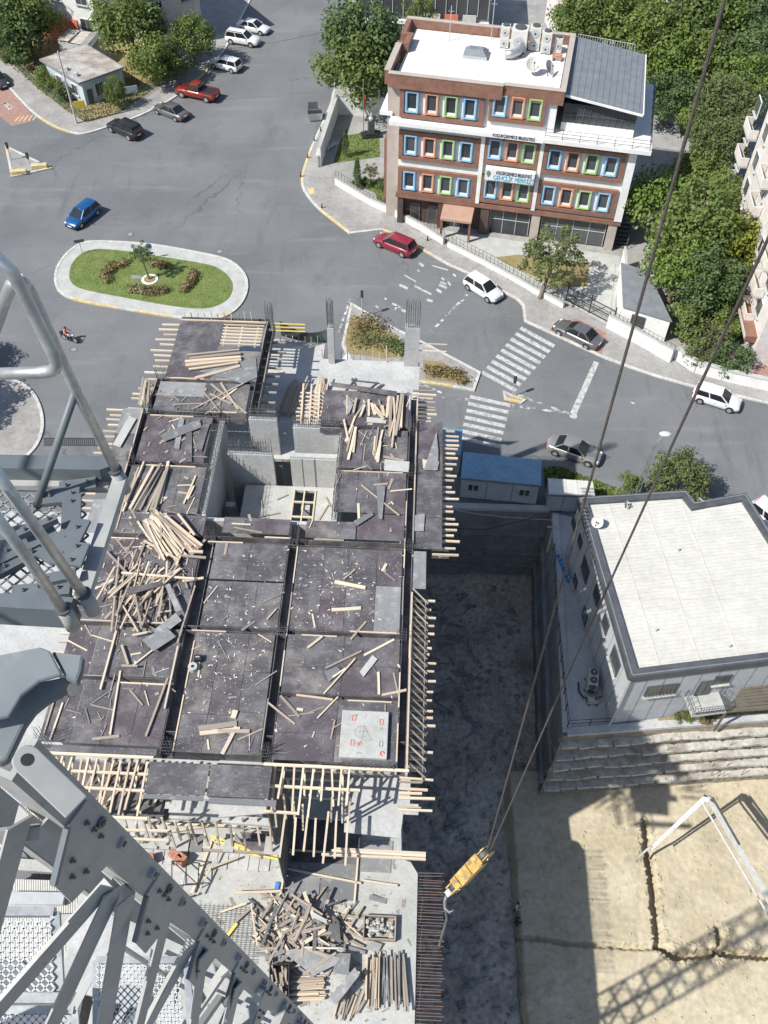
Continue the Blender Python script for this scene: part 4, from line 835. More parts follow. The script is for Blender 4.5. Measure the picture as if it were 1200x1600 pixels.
# loose boards and offcuts
def board(quad, z, mat, label, cat='board', th=.03, name='loose_board', group=None):
    p = [G(u, v, z) for u, v in quad]; c = sum(p, Vector()) / 4
    poly = [(q.x - c.x, q.y - c.y) for q in p]
    o = MB().prism(poly, 0, th).build(name, M[mat], loc=(c.x, c.y, z)); return tag(o, label, cat, group)
board([(250, 680), (258, 690), (315, 668), (312, 655)], 21.12, 'ply_grey', 'long grey board lying askew on the third left bay')
board([(290, 668), (300, 668), (300, 722), (290, 722)], 21.08, 'ply', 'dark narrow board lying lengthwise on the third left bay')
board([(302, 700), (315, 705), (328, 662), (318, 660)], 21.08, 'ply', 'dark slanted board at the shaft side of the third left bay')
board([(272, 700), (280, 702), (288, 655), (280, 653)], 21.06, 'ply_grey', 'short grey board in the middle of the third left bay')
board([(176, 695), (188, 699), (213, 655), (202, 650)], 20.95, 'conc_pale', 'pale strip board on the lower left edge strip')
board([(588, 758), (602, 760), (597, 812), (591, 810)], 21.1, 'ply_grey', 'upright grey wedge-shaped board near the middle of the deck')
board([(552, 815), (558, 822), (584, 805), (580, 800)], 21.1, 'ply_grey', 'grey offcut at the folded plywood corner')
board([(507, 1050), (514, 1065), (535, 1050), (527, 1042)], 21.06, 'ply_grey', 'small grey offcut under crossed battens on the right bays')
board([(562, 1050), (568, 1058), (590, 1030), (582, 1024)], 21.06, 'conc_pale', 'small pale board offcut right of the crossed battens')
board([(662, 735), (684, 735), (685, 707), (682, 675)], 21.0, 'ply_grey', 'long grey plank on the right edge strip')
board([(198, 920), (200, 930), (255, 915), (252, 908)], 21.45, 'ply_red', 'dark reddish board on top of the tangled heap')
board([(258, 915), (275, 957), (284, 953), (265, 912)], 21.4, 'ply_grey', 'grey board standing out of the tangled heap')
board([(222, 1000), (240, 1018), (275, 995), (260, 980)], 21.3, 'ply_grey', 'grey sheet offcut at the lower end of the tangled heap')
board([(240, 985), (246, 998), (284, 970), (275, 958)], 21.25, 'ply_grey', 'second grey offcut beside the tangled heap')
board([(536, 628), (545, 648), (552, 632), (545, 620)], 21.1, 'ply_grey', 'twisted grey offcut at the left of the right wing')
board([(573, 652), (604, 655), (603, 662), (573, 660)], 21.04, 'conc_pale', 'pale offcut below the scattered timber row on the right wing')
board([(601, 718), (640, 722), (638, 738), (600, 735)], 21.03, 'conc_pale', 'white dusted offcut at the near edge of the right wing')
board([(660, 718), (686, 722), (684, 735), (661, 732)], 20.97, 'timber_pale', 'bare plywood offcut under the long grey plank')
board([(646, 806), (664, 803), (662, 830), (646, 830)], 20.96, 'ply_grey', 'small grey sheet at the near end of the right edge strip')
board([(310, 580), (400, 560), (402, 590), (380, 600)], 21.03, 'ply_grey', 'grey dusted sheet beside the neat timber stack')
board([(516, 597), (520, 604), (620, 620), (620, 612)], 21.2, 'ply', 'dark board lying across the far rim of the right wing')
# mineral-wool-like roll and a bucket
p = G(302, 1045, 21.0); o = tag(MB().tube([p + Vector((0, 0, 0)), p + Vector((0, 0, .25))], .22, 14).build('tape_roll', M['conc_pale']), 'pale round roll standing on the middle plywood bay', 'roll')
MB().tube([p + Vector((0, 0, .25)), p + Vector((0, 0, .26))], .08, 10).build('core', M['black'], o)
p = G(310, 1031, 21.0); o = tag(MB().box(p.x - .18, p.y - .15, 21, p.x + .18, p.y + .15, 21.25).build('tool_box', M['black']), 'small black box beside the pale round roll', 'box'); MB().box(p.x - .1, p.y - .02, 21.25, p.x + .1, p.y + .02, 21.32).build('handle', M['conc_pale'], o)
# wood shavings scattered on the sheets
rs_ = random.Random(3); m = MB()
for _ in range(1700):
    k = rs_.random()
    if k < .35: u, v = rs_.gauss(520, 55), rs_.gauss(915, 40)
    elif k < .65: u, v = rs_.gauss(350, 40), rs_.gauss(1020, 60)
    elif k < .8: u, v = rs_.gauss(215, 45), rs_.gauss(930, 60)
    else: u, v = rs_.uniform(110, 620), rs_.uniform(850, 1180)
    q = LB(u, v)
    if not any(b[0] < q.x < b[1] and b[2] < q.y < b[3] for b in BAYS): continue
    p = G(u, v, 21.012); a = rs_.uniform(0, 6.3); L = rs_.choice((.015, .02, .03, .03, .05, .09)) * rs_.uniform(.7, 1.2); wv = L * rs_.uniform(.15, .5)
    c_, s_ = math.cos(a), math.sin(a); m.add([(p.x - c_ * L - s_ * wv, p.y - s_ * L + c_ * wv, 21.012), (p.x - c_ * L + s_ * wv, p.y - s_ * L - c_ * wv, 21.012), (p.x + c_ * L, p.y + s_ * L, 21.012 + rs_.uniform(0, .05))], [(0, 1, 2)])
tag(stuff(m.build('wood_shavings', M['shaving'])), 'pale wood shavings strewn over the dark plywood', 'shavings')
m = MB(); ro_ = random.Random(14)
for _ in range(620):
    k = ro_.random()
    if k < .4: u, v = ro_.gauss(215, 50), ro_.gauss(900, 70)
    elif k < .55: u, v = ro_.gauss(300, 45), ro_.gauss(650, 45)
    elif k < .7: u, v = ro_.gauss(585, 40), ro_.gauss(690, 60)
    else: u, v = ro_.uniform(90, 630), ro_.uniform(500, 1190)
    q = LB(u, v)
    if not any(b[0] < q.x < b[1] and b[2] < q.y < b[3] for b in BAYS): continue
    a = ro_.gauss(1.2, .9); L = ro_.choice((.06, .1, .15, .25, .4, .6)); p = G(u, v, 21.02 + ro_.uniform(0, .03)); d = Vector((math.cos(a), math.sin(a), ro_.uniform(-.03, .03))) * L
    m.bar(p - d, p + d, ro_.choice((.03, .05, .05, .08, .14)), ro_.choice((.015, .025, .04)), ro_.choice((0, 0, 1, 2)))
tag(stuff(m.build('deck_offcuts', [M['timber_old'], M['timber_pale'], M['ply_grey']])), 'small wood offcuts strewn over the formwork deck', 'offcuts')
# precast slab with painted marks
q = [LB(533, 1112), LB(609, 1116), LB(605, 1188), LB(530, 1186)]; cx = sum(p.x for p in q) / 4; cy = sum(p.y for p in q) / 4
ps = thing('concrete_slab', 'square pale concrete slab with red pencil marks at the deck corner', 'slab', BM @ Vector((cx, cy, 21.0)), BR)
bevel(MB().box(-1.06, -1.13, .02, 1.06, 1.13, .22).build('slab_body', M['conc_pale'], ps), .02, 1)
def mark(pts, mat, wd=.018): MB().tube([(x, y, .225) for x, y in pts], wd, 4).build('painted_mark', M[mat], ps)
mark([(-.15 + .28 * math.cos(k * .35), .08 + .28 * math.sin(k * .35)) for k in range(17)], 'conc_dk', .01); mark([(-.12, -.5), (.0, .42)], 'conc_dk', .01); mark([(-.12, -.3), (.35, -.3), (-.02, .3)], 'conc_dk', .01); mark([(-.3, .1), (.2, .12)], 'conc_dk', .01)
for (x, y, c_) in ((-.5, .75, 'ink_red'), (.75, .6, 'ink_red'), (-.5, -.45, 'ink_red'), (.78, -.45, 'ink_green')): mark([(x - .07, y + .14), (x + .05, y + .14), (x + .08, y), (x + .05, y - .14), (x - .07, y - .14), (x - .07, y + .14)], c_)
mark([(.75 + .06 * math.cos(k * .7), .27 + .06 * math.sin(k * .7)) for k in range(10)], 'ink_green', .012); mark([(.85 + .09 * math.cos(k * .6), -.9 + .09 * math.sin(k * .6)) for k in range(9)], 'ink_red', .03)
for a in (0, 1.05, 2.1): mark([(-.22 - .15 * math.cos(a), -.5 - .15 * math.sin(a)), (-.22 + .15 * math.cos(a), -.5 + .15 * math.sin(a))], 'ink_red', .013)
mark([(-.42, .82), (-.36, .95)], 'ink_red'); mark([(0, .85), (.05, 1.0)], 'ink_red', .01); mark([(-.3, -.88), (-.25, -1.0), (-.18, -.86), (-.1, -.97), (-.05, -.88)], 'conc_dk', .01)

# ---- scrap heaps on the lower deck
LS = ('broken batten in the scrap timber heap on the lower deck', 'scrap timber heap')
hm = MB()
for k in range(175):
    u = rb.gauss(478, 40); v = rb.gauss(1462, 30); u = min(max(u, 408), 560); v = min(max(v, 1405), 1530); a = rb.choice((rb.gauss(-.9, .35), rb.gauss(.7, .4), rb.uniform(-1.6, 1.6))); L = rb.uniform(8, 24)
    z = LD + .1 + rb.uniform(0, .7) * max(.15, 1 - abs(u - 480) / 90)
    if k < 130: hm.bar(G(u - math.cos(a) * L, v - math.sin(a) * L, z - .05), G(u + math.cos(a) * L, v + math.sin(a) * L, z + rb.uniform(-.05, .05)), rb.choice((.07, .09, .13, .18)), .05, rb.choice((0, 0, 1, 2, 3)))
    else: pxb(u - math.cos(a) * L * 1.3, v - math.sin(a) * L * 1.3, u + math.cos(a) * L * 1.3, v + math.sin(a) * L * 1.3, z + .08, *LS, mat=rb.choice(('timber_old', 'timber_old', 'timber_pale', 'timber', 'ply_grey', 'ply')), wd=rb.choice((.08, .1, .14)), h=.06)
tag(stuff(hm.build('scrap_timber', [M['timber_old'], M['timber_pale'], M['ply_grey'], M['ply']])), 'jumbled scrap timber and sheet offcuts heaped on the lower deck', 'scrap heap')
for i, (qd, mt) in enumerate((([(470, 1478), (482, 1480), (488, 1412), (480, 1410)], 'ply_grey'), ([(510, 1460), (533, 1475), (530, 1440), (520, 1430)], 'ply'), ([(445, 1490), (490, 1525), (540, 1500), (480, 1480)], 'ply_grey'), ([(520, 1520), (545, 1525), (548, 1490), (525, 1488)], 'ply_grey'), ([(512, 1560), (525, 1570), (562, 1525), (555, 1512)], 'ply_grey'), ([(487, 1432), (512, 1445), (510, 1437), (490, 1425)], 'conc_pale'), ([(578, 1398), (605, 1404), (603, 1412), (576, 1406)], 'ply_grey'), ([(570, 1480), (590, 1490), (598, 1476), (582, 1470)], 'ply_grey'))):
    o = board(qd, LD + .45 + .08 * i if i < 6 else LD + .1, mt, (('upright narrow grey board standing out of the scrap heap', 'dark triangular sheet on the upper right of the scrap heap', 'wide broken grey sheet across the middle of the scrap heap', 'square grey sheet at the right of the scrap heap', 'long grey board slanting across the pale timber stack', 'pale plank lying on top of the scrap heap', 'grey board lying alone above the plaster crate', 'small grey offcut at the top of the pole bundle'))[i]); o.rotation_euler = (rb.uniform(-.25, .25), rb.uniform(-.25, .25), 0)
LP = ('squared timber in the pale stack at the near end of the lower deck', 'pale timber stack on the lower deck')
for k in range(16): pxb(452 + rb.uniform(-8, 6), 1528 + k * 2.4, 500 + rb.uniform(-6, 10), 1524 + k * 2.6 + rb.uniform(-2, 2), LD + .1 + .07 * (k % 4), *LP, mat='timber', wd=.1, h=.08)
for k in range(10): pxb(520 + k * 4, 1590 + rb.uniform(-6, 8), 530 + k * 4.5, 1550 + rb.uniform(-8, 10), LD + .1 + rb.uniform(0, .15), *LP, mat=rb.choice(('timber', 'timber_old')), wd=.09)
LQ = ('long pole in the bundle at the right corner of the lower deck', 'poles bundled on the lower deck')
for k in range(30):
    u = 571 + k * 2.3; pxb(u + rb.uniform(-3, 3), 1570 + rb.uniform(-10, 12) , u + 4 * (15 - k) / 15 + rb.uniform(-4, 4), 1492 + rb.uniform(-6, 8), LD + .1 + rb.uniform(0, .25), *LQ, mat='timber' if k < 11 else rb.choice(('timber_old', 'ply_grey', 'timber_old')), wd=.07, h=.07)
# loose litter on the lower deck
m = MB(); rl_ = random.Random(9)
for _ in range(700):
    k = rl_.random(); u, v = (rl_.gauss(500, 60), rl_.gauss(1470, 55)) if k < .6 else (rl_.uniform(210, 640), rl_.uniform(1330, 1590))
    q = LB(u, v, LD)
    if not (-11.3 < q.x < .9 and -12 < q.y < 1.8) or (q.x > .1 and q.y > -.7): continue
    p = G(u, v, LD + .012); a = rl_.uniform(0, 6.3); L = rl_.choice((.03, .03, .04, .06, .1, .2)); wv = L * rl_.uniform(.15, .5); c_, s_ = math.cos(a), math.sin(a); z = LD + .012
    m.add([(p.x - c_ * L - s_ * wv, p.y - s_ * L + c_ * wv, z), (p.x - c_ * L + s_ * wv, p.y - s_ * L - c_ * wv, z), (p.x + c_ * L + s_ * wv, p.y + s_ * L - c_ * wv, z + .02), (p.x + c_ * L - s_ * wv, p.y + s_ * L + c_ * wv, z + .04)], [(0, 1, 2, 3)])
tag(stuff(m.build('deck_litter', M['timber_old'])), 'splinters and offcuts littering the lower deck', 'litter')
LT = ('board leaning over the lower floor behind the crane mast', 'boards on the lower floor')
for (u0, v0, u1, v1) in ((300, 1395, 330, 1315), (308, 1398, 345, 1322), (318, 1360, 372, 1340), (240, 1420, 300, 1398), (345, 1425, 385, 1412), (392, 1412, 402, 1478), (400, 1412, 368, 1440), (365, 1395, 440, 1392), (412, 1430, 428, 1400), (408, 1480, 432, 1415), (200, 1310, 250, 1300), (260, 1300, 330, 1290), (150, 1330, 200, 1345)): pxb(u0, v0, u1, v1, LD + .15 + rb.uniform(0, .4), *LT, mat=rb.choice(('timber_old', 'timber', 'timber_pale', 'steel_rod')), wd=.11, h=.07)
# dark rubbish bin at the near end
p = G(438, 1545, LD); o = thing('scrap_bin', 'dark open bin full of scrap wood at the near end of the lower deck', 'bin', p, BR + .1)
for (x0, y0, x1, y1) in ((-.5, -1.0, .5, -.95), (-.5, .95, .5, 1.0), (-.5, -.949, -.45, .949), (.45, -.949, .5, .949)): MB().box(x0, y0, .02, x1, y1, .8).build('side', M['black'], o)
mm = MB()
for _ in range(40): x, y, a = rb.uniform(-.35, .35), rb.uniform(-.8, .8), rb.uniform(-.5, .5); mm.bar((x - .2 * math.sin(a), y - .3, rb.uniform(.3, .75)), (x + .2 * math.sin(a), y + .3, rb.uniform(.4, .85)), .08, .04)
stuff(mm.build('scrap_wood', M['timber_old'], o))
# skip box of rubbish
p = G(593, 1452, LD); o = thing('rubbish_crate', 'low open timber crate filled with plaster rubble on the lower deck', 'crate', p, BR)
for (x0, y0, x1, y1) in ((-.85, -.6, .85, -.54), (-.85, .54, .85, .6), (-.85, -.53, -.79, .53), (.79, -.53, .85, .53)): MB().box(x0, y0, .02, x1, y1, .4).build('side_board', M['timber_old'], o)
MB().box(-.85, -.6, 0, .85, .6, .03).build('floor_board', M['timber_old'], o); mm = MB()
for _ in range(60): mm.ell((rb.uniform(-.7, .7), rb.uniform(-.45, .45), rb.uniform(.1, .42)), rb.uniform(.06, .17), rb.uniform(.06, .14), rb.uniform(.04, .1), 6, 4, jit=.3, rg=rb)
stuff(mm.build('plaster_rubble', M['conc_pale'], o))
# brick stacks on the lower floor
BRK = MB().box(-.12, -.06, -.035, .12, .06, .035).mesh('brick', M['brick'])
def brick_stack(u, v, z, nx, ny, nz_, rz_, label):
    t = thing('brick_stack', label, 'brick stack', G(u, v, z), rz_, 'brick stacks')
    for k in range(nz_):
        for i in range(nx):
            for j in range(ny):
                if (0 < i < nx - 1 and 0 < j < ny - 1 and k < nz_ - 1): continue
                if k == nz_ - 1 and rb.random() < .15: continue
                b = mobj('brick', BRK, t, ((i - nx / 2) * .25 + rb.uniform(-.01, .01), (j - ny / 2) * .127, .036 + k * .073), rb.uniform(-.03, .03))
brick_stack(232, 1345, LD, 4, 4, 9, .3, 'left stack of red bricks on the lower floor behind the crane mast'); brick_stack(284, 1343, LD, 4, 4, 9, -.6, 'right stack of red bricks on the lower floor near the yellow rail')
# yellow guard rail and gate on the lower floor
yg = thing('yellow_rail', 'yellow steel guard frame lying in front of the lower floor', 'guard rail', (0, 0, 0))
for (u0, v0, u1, v1, z0, z1) in ((329, 1306, 410, 1333, LD + .9, LD + .9), (330, 1312, 405, 1335, LD + .7, LD + .7), (372, 1325, 445, 1340, LD + .8, LD + .8), (375, 1331, 445, 1345, LD + .6, LD + .6)): MB().bar(G(u0, v0, z0), G(u1, v1, z1), .09, .07).build('rail', M['yellow'], yg)
for (u, v) in ((335, 1312), (372, 1325), (405, 1334), (440, 1342)): p = G(u, v, LD + .9); MB().bar(p, p - Vector((0, 0, .9)), .06, .06).build('post', M['yellow'], yg)
MB().bar(G(348, 1472, LD + .1), G(370, 1443, LD + .1), .16, .1).build('yellow_beam', M['yellow']).name = 'yellow_beam'
tag(bpy.data.objects['yellow_beam'], 'short yellow steel beam lying on the rebar mat', 'beam')
board([(375, 1300), (440, 1305), (410, 1340), (385, 1325)], LD + 1.2, 'ply', 'dark torn plywood hanging over the yellow guard frame')
# small black steel trestle
ts = thing('steel_trestle', 'small dark steel trestle frame near the brick stacks', 'trestle', (0, 0, 0))
tp = [G(u, v, LD + .05) for u, v in ((272, 1352), (272, 1390), (312, 1388), (314, 1355))]
for i in range(4):
    MB().bar(tp[i] + Vector((0, 0, .7)), tp[(i + 1) % 4] + Vector((0, 0, .7)), .05, .05).build('top_rail', M['black'], ts); MB().bar(tp[i], tp[i] + Vector((0, 0, .7)), .05, .05).build('leg', M['black'], ts)
MB().bar(tp[0] + Vector((0, 0, .75)), tp[2] + Vector((0, 0, .75)), .05, .05).build('brace', M['black'], ts)
# blue printed sack
o = board([(425, 1410), (431, 1412), (437, 1380), (431, 1378)], LD + .05, 'ink_blue', 'narrow blue printed sack leaning by the deck panels', 'sack', .08, 'printed_sack')
# ================================================================ YOUTH CENTRE AND ITS GROUNDS
YA = Vector((.64, 87.86, 0)); YR = R(-11.14)
YM = Matrix.Translation(YA) @ Matrix.Rotation(YR, 4, 'Z'); YI = YM.inverted()
def YL(u, v, z=0): return YI @ G(u, v, z)
yc = thing('youth_centre', 'four-storey youth centre with brown frames and blue, orange and green windows', 'building', YA, YR)
W_, D_ = 24.0, 11.5
def yb(name, mat, x0, y0, z0, x1, y1, z1, parent=yc): return MB().box(x0, y0, z0, x1, y1, z1).build(name, M[mat], parent)
yb('wall', 'white', .15, .3, 3.7, 23.6, D_, 12.2); yb('wall', 'white', .15, .3, 12.2, 15.4, D_, 15.5); yb('ground_floor_wall', 'brown_dk', .4, .9, 0, 23.4, D_ - .3, 3.7)
# brown band over the ground floor, columns, glazing
yb('brown_band', 'brown', .0, .0, 3.35, 23.75, .6, 3.85)
for x in (.2, 4.6, 9.2, 14.6, 22.6): yb('column', 'taupe' if x in (14.6, 22.6) else 'brown_dk', x, .15, 0, x + (.9 if x > 9 else .6), .85, 3.35)
for (x0, x1) in ((10.2, 14.4), (15.7, 22.4)):
    g = yb('shop_window', 'glass', x0, .62, .25, x1, .7, 3.25)
    n = int((x1 - x0) / 1.4)
    for i in range(n + 1): x = x0 + (x1 - x0) * i / n; yb('mullion', 'clad', x - .03, .56, .25, x + .03, .62, 3.25, g)
    yb('mullion', 'clad', x0, .555, 1.9, x1, .615, 1.96, g)
for x in (1.6, 3.5): d = yb('door', 'glass', x, .78, 0, x + .9, .88, 2.3); yb('door_frame', 'brown', x - .08, .75, 0, x, .86, 2.4, d); yb('door_frame', 'brown', x + .9, .75, 0, x + .98, .86, 2.4, d); yb('door_frame', 'brown', x - .08, .75, 2.3, x + .98, .86, 2.42, d)
aw = MB().add([(5.2, -1.9, 2.75), (8.5, -1.9, 2.75), (8.5, .3, 3.3), (5.2, .3, 3.3), (5.2, -1.9, 2.5), (8.5, -1.9, 2.5), (8.5, .3, 3.05), (5.2, .3, 3.05)], [(0, 1, 2, 3), (7, 6, 5, 4), (0, 4, 5, 1), (1, 5, 6, 2), (2, 6, 7, 3), (3, 7, 4, 0)]).build('entrance_canopy', M['awn'], yc)
for x in (5.35, 8.35): yb('canopy_post', 'brown', x - .12, -1.75, 0, x + .12, -1.5, 2.55)
gd = yb('glass_door', 'glass', 5.6, .78, 0, 8.2, .86, 2.6); 
for x in (6.4, 7.3): yb('mullion', 'clad', x, .74, 0, x + .06, .78, 2.6, gd)
# window panels: brown frames holding coloured windows
COLS = ('blue_fr', 'orange_fr', 'green_fr')
def panel(x0, x1, z0, z1, xs, zc, cols):
    f = MB(); t = .42; y0, y1 = -.02, .34
    f.box(x0, y0, z0, x1, y1, z0 + t); f.box(x0, y0, z1 - t, x1, y1, z1); f.box(x0, y0, z0 + t + .001, x0 + t, y1, z1 - t - .001); f.box(x1 - t, y0, z0 + t + .001, x1, y1, z1 - t - .001)
    fr = f.build('brown_frame', M['brown'], yc)
    for x, c in zip(xs, cols):
        w_ = MB(); a, b, h, k = x - .64, x + .64, 1.06, .14
        w_.box(a, -.05, zc - h, b, .32, zc - h + k); w_.box(a, -.05, zc + h - k, b, .32, zc + h); w_.box(a, -.05, zc - h + k + .001, a + k, .32, zc + h - k - .001); w_.box(b - k, -.05, zc - h + k + .001, b, .32, zc + h - k - .001)
        wo = w_.build('window', M[COLS[c]], yc)
        MB().box(a + k, .16, zc - h + k, b - k, .2, zc + h - k).build('pane', M['glass'], wo)
        s_ = MB(); s_.box(a + k + .001, .1, zc - h + k + .001, a + k + .06, .16, zc + h - k - .001); s_.box(b - k - .06, .1, zc - h + k + .001, b - k - .001, .16, zc + h - k - .001); s_.box(a + k + .06, .1, zc - h + k + .001, b - k - .06, .16, zc - h + k + .22)
        s_.build('sash', M['white'], wo)
LX, MX, RX = (1.4, 3.35, 5.25, 7.1), (9.95, 11.68, 13.36), (15.95, 17.75, 19.6, 21.5)
for zc in (5.45, 9.45, 13.95):
    panel(.2, 8.5, zc - 1.65, zc + 1.45, LX, zc, (0, 1, 2, 0)); 
    zm = zc + (.25 if zc < 6 else .65); panel(8.95, 14.35, zm - 1.6, zm + 1.4, MX, zm, (0, 1, 2))
    if zc < 12: panel(14.8, 22.8, zc + .35 - 1.65, zc + .35 + 1.45, RX, zc + .35, (0, 1, 2, 0))
# white cornice above the second row, right white fin
yb('cornice', 'white', -.7, -.75, 11.75, 14.6, .29, 12.15); yb('terrace_slab', 'white', 14.62, -.9, 11.9, 24.9, 12.4, 12.3); yb('fin', 'white', 23.0, -.1, 3.86, 23.75, .29, 11.89); yb('fin', 'white', 8.52, -.06, 3.86, 8.92, .29, 11.74); yb('fin', 'white', 14.4, -.06, 3.86, 14.78, .29, 11.74)
# left stair bay in taupe
yb('stair_bay', 'taupe', -1.25, 1.2, .02, .14, 4.6, 15.4); yb('side_panel', 'brown', -1.95, 3.2, 0, -1.26, 6.4, 8.0)
yb('left_cornice', 'white', -2.0, 1.0, 11.75, -.71, 6.5, 12.1)
# roof and parapet
yb('roof', 'roof_flat', -.4, .8, 15.55, 15.3, D_ - .1, 15.75)
par = MB()
for (x0, y0, x1, y1) in ((-.9, -.25, 10.1, .25), (10.11, .0, 15.9, .5), (15.45, .51, 15.9, D_), (-1.4, D_, 15.9, D_ + .5), (-1.4, 8.6, -.9, D_ - .01), (-1.4, 6.1, -.2, 6.6), (-.7, 6.61, -.2, 8.59), (-1.4, .3, -.91, 6.09), (-1.39, 8.1, -.71, 8.59)): par.box(x0, y0, 15.3, x1, y1, 16.65)
par.build('parapet', M['brown'], yc)
cap = MB()
for (x0, y0, x1, y1) in ((-.95, -.3, 10.12, .3), (10.15, -.05, 15.95, .55), (15.4, .56, 15.95, D_ - .02), (-1.45, D_ - .01, 15.95, D_ + .55), (-1.45, .31, -.85, 6.05)): cap.box(x0, y0, 16.652, x1, y1, 16.7)
cap.build('parapet_cap', M['taupe'], yc)
# penthouse: glazed band under a grey lean-to roof
yb('penthouse_wall', 'white', 16.0, 1.2, 12.3, 23.0, 11.3, 13.1); pg = yb('penthouse_glazing', 'glass', 16.05, 1.25, 13.1, 22.95, 11.2, 15.0)
for i in range(12): x = 16.1 + i * .62; yb('mullion', 'clad_dk', x, 1.18, 13.11, x + .06, 1.25, 14.9 - .05 * i, pg)
yb('mullion', 'clad_dk', 16.1, 1.17, 13.95, 22.9, 1.24, 14.02, pg)
lr = MB().add([(15.95, .7, 16.1), (23.4, .5, 15.1), (23.2, 12.2, 15.3), (15.95, 12.4, 16.3), (15.95, .7, 15.95), (23.4, .5, 14.95), (23.2, 12.2, 15.15), (15.95, 12.4, 16.15)], [(0, 1, 2, 3), (7, 6, 5, 4), (0, 4, 5, 1), (1, 5, 6, 2), (2, 6, 7, 3), (3, 7, 4, 0)]).build('lean_to_roof', M['slate'], yc)
MB().bar((15.95, .66, 16.0), (23.42, .46, 15.02), .12, .2).build('fascia', M['white'], lr); MB().bar((23.45, .5, 15.02), (23.25, 12.2, 15.22), .1, .2).build('fascia', M['white'], lr)
for k in range(12): MB().bar((16.4 + k * .6, .7, 16.12 - k * .0806), (16.4 + k * .6, 12.25, 16.3 - k * .0806), .02, .012).build('roof_seam', M['slate'], lr)
def railing(parent, pts, h, n, mat='black', r=.03, mids=(.5,), name='railing'):
    m = MB(); pts = [Vector(p) for p in pts]
    for t in (1.0,) + tuple(mids): m.tube([p + Vector((0, 0, h * t)) for p in pts], r, 5)
    for a, b in zip(pts, pts[1:]):
        k = max(1, round((b - a).length / n))
        for i in range(k + 1): q = a.lerp(b, i / k); m.tube([q, q + Vector((0, 0, h))], r, 5)
    return m.build(name, M[mat], parent)
railing(yc, [(14.7, -.75, 12.3), (24.7, -.75, 12.3), (24.7, 12.2, 12.3)], 1.0, 1.6, 'clad_dk', mids=(.33, .66))
railing(yc, [(16.2, 12.9, 15.3), (22.0, 12.6, 15.0)], 1.0, .25, 'clad', mids=(.1,)); yb('back_annex', 'clad', 16.0, 11.6, 0, 22.5, 13.2, 15.0)
# outside stair on the right flank
for k in range(14): yb('stair_tread', 'clad_dk', 23.78, .8 + k * .42, .25 + k * .25, 25.0, 1.2 + k * .42, .33 + k * .25)
railing(yc, [(25.0, .8, .3), (25.0, 6.6, 3.8)], .95, 1.0, 'clad_dk')
# lettering
def text(s_, size, loc, rot, mat, parent, ext=.015, align='CENTER', sx=1):
    c = bpy.data.curves.new('lettering', 'FONT'); c.body = s_; c.size = size; c.extrude = ext; c.align_x = align; c.align_y = 'CENTER'
    c.materials.append(M[mat]); o = bpy.data.objects.new('lettering_source', c); COL.objects.link(o)
    me = bpy.data.meshes.new_from_object(o.evaluated_get(bpy.context.evaluated_depsgraph_get())); bpy.data.objects.remove(o)
    o = mobj('lettering', me, parent, loc); o.rotation_euler = rot; o.scale.x = sx; return o
text('KÜÇÜKÇEKMECE BELEDİYESİ', .5, (11.7, -.78, 12.05), (R(90), 0, 0), 'ink_dk', yc, sx=.62); yb('sign_backing', 'white', 9.3, -.72, 7.15, 14.3, -.03, 8.35)
text('KÜÇÜKÇEKMECE BELEDİYESİ', .5, (12.2, -.75, 8.05), (R(90), 0, 0), 'ink_dk', yc, sx=.54); text('GENÇLİK MERKEZİ', .72, (12.2, -.75, 7.5), (R(90), 0, 0), 'ink_cyan', yc, sx=.66)
lg = MB()
for k in range(5): lg.tube([(9.62, -.75, 7.55 + .12 * k), (9.62 + .12 * (k % 2), -.75, 7.6 + .12 * k)], .06, 5)
lg.ell((9.65, -.75, 7.9), .22, .02, .3, 10, 6); lg.build('logo', M['ink_green'], yc)
# things on the roof (each stands there on its own)
def onroof(name, label, cat, x, y, rz_=0, group=None): return thing(name, label, cat, YM @ Vector((x, y, 15.76)), YR + rz_, group)
sk = onroof('skylight', 'dark grey hipped skylight on the white roof', 'skylight', 6.5, 7.1); MB().box(-1.2, -.9, 0, 1.2, .9, .3).build('kerb', M['clad'], sk)
MB().add([(-1.2, -.9, .3), (1.2, -.9, .3), (1.2, .9, .3), (-1.2, .9, .3), (-.7, -.4, .75), (.7, -.4, .75), (.7, .4, .75), (-.7, .4, .75)], [(0, 1, 5, 4), (1, 2, 6, 5), (2, 3, 7, 6), (3, 0, 4, 7), (4, 5, 6, 7)]).build('hood', M['slate'], sk)
AHU = ('white twin-fan condenser left of the roof group', 'tall pale air handling box on the roof with slatted front', 'second white twin-fan condenser in the roof group', 'third white condenser standing near the roof corner', 'small white condenser at the back roof edge')
def condenser(o, w_, d_, h, fans):
    bevel(MB().box(-w_ / 2, -d_ / 2, .08, w_ / 2, d_ / 2, h).build('casing', M['roof_w'], o), .03, 2)
    for i in range(fans):
        z = h * (i + .5) / fans; rg = MB(); rg.tube([(0, -d_ / 2 - .02, z), (0, -d_ / 2 - .05, z)], w_ * .34, 14); f = rg.build('fan_grille', M['clad'], o); MB().tube([(0, -d_ / 2 - .05, z), (0, -d_ / 2 - .07, z)], w_ * .1, 8).build('fan_hub', M['black'], f)
    MB().tube([(0, 0, h), (0, 0, h + .12)], w_ * .36, 14).build('top_fan', M['clad_dk'], o)
    for s_ in (-1, 1): MB().box(s_ * w_ * .35 - .05, -d_ / 2, 0, s_ * w_ * .35 + .05, d_ / 2, .08).build('foot', M['clad_dk'], o)
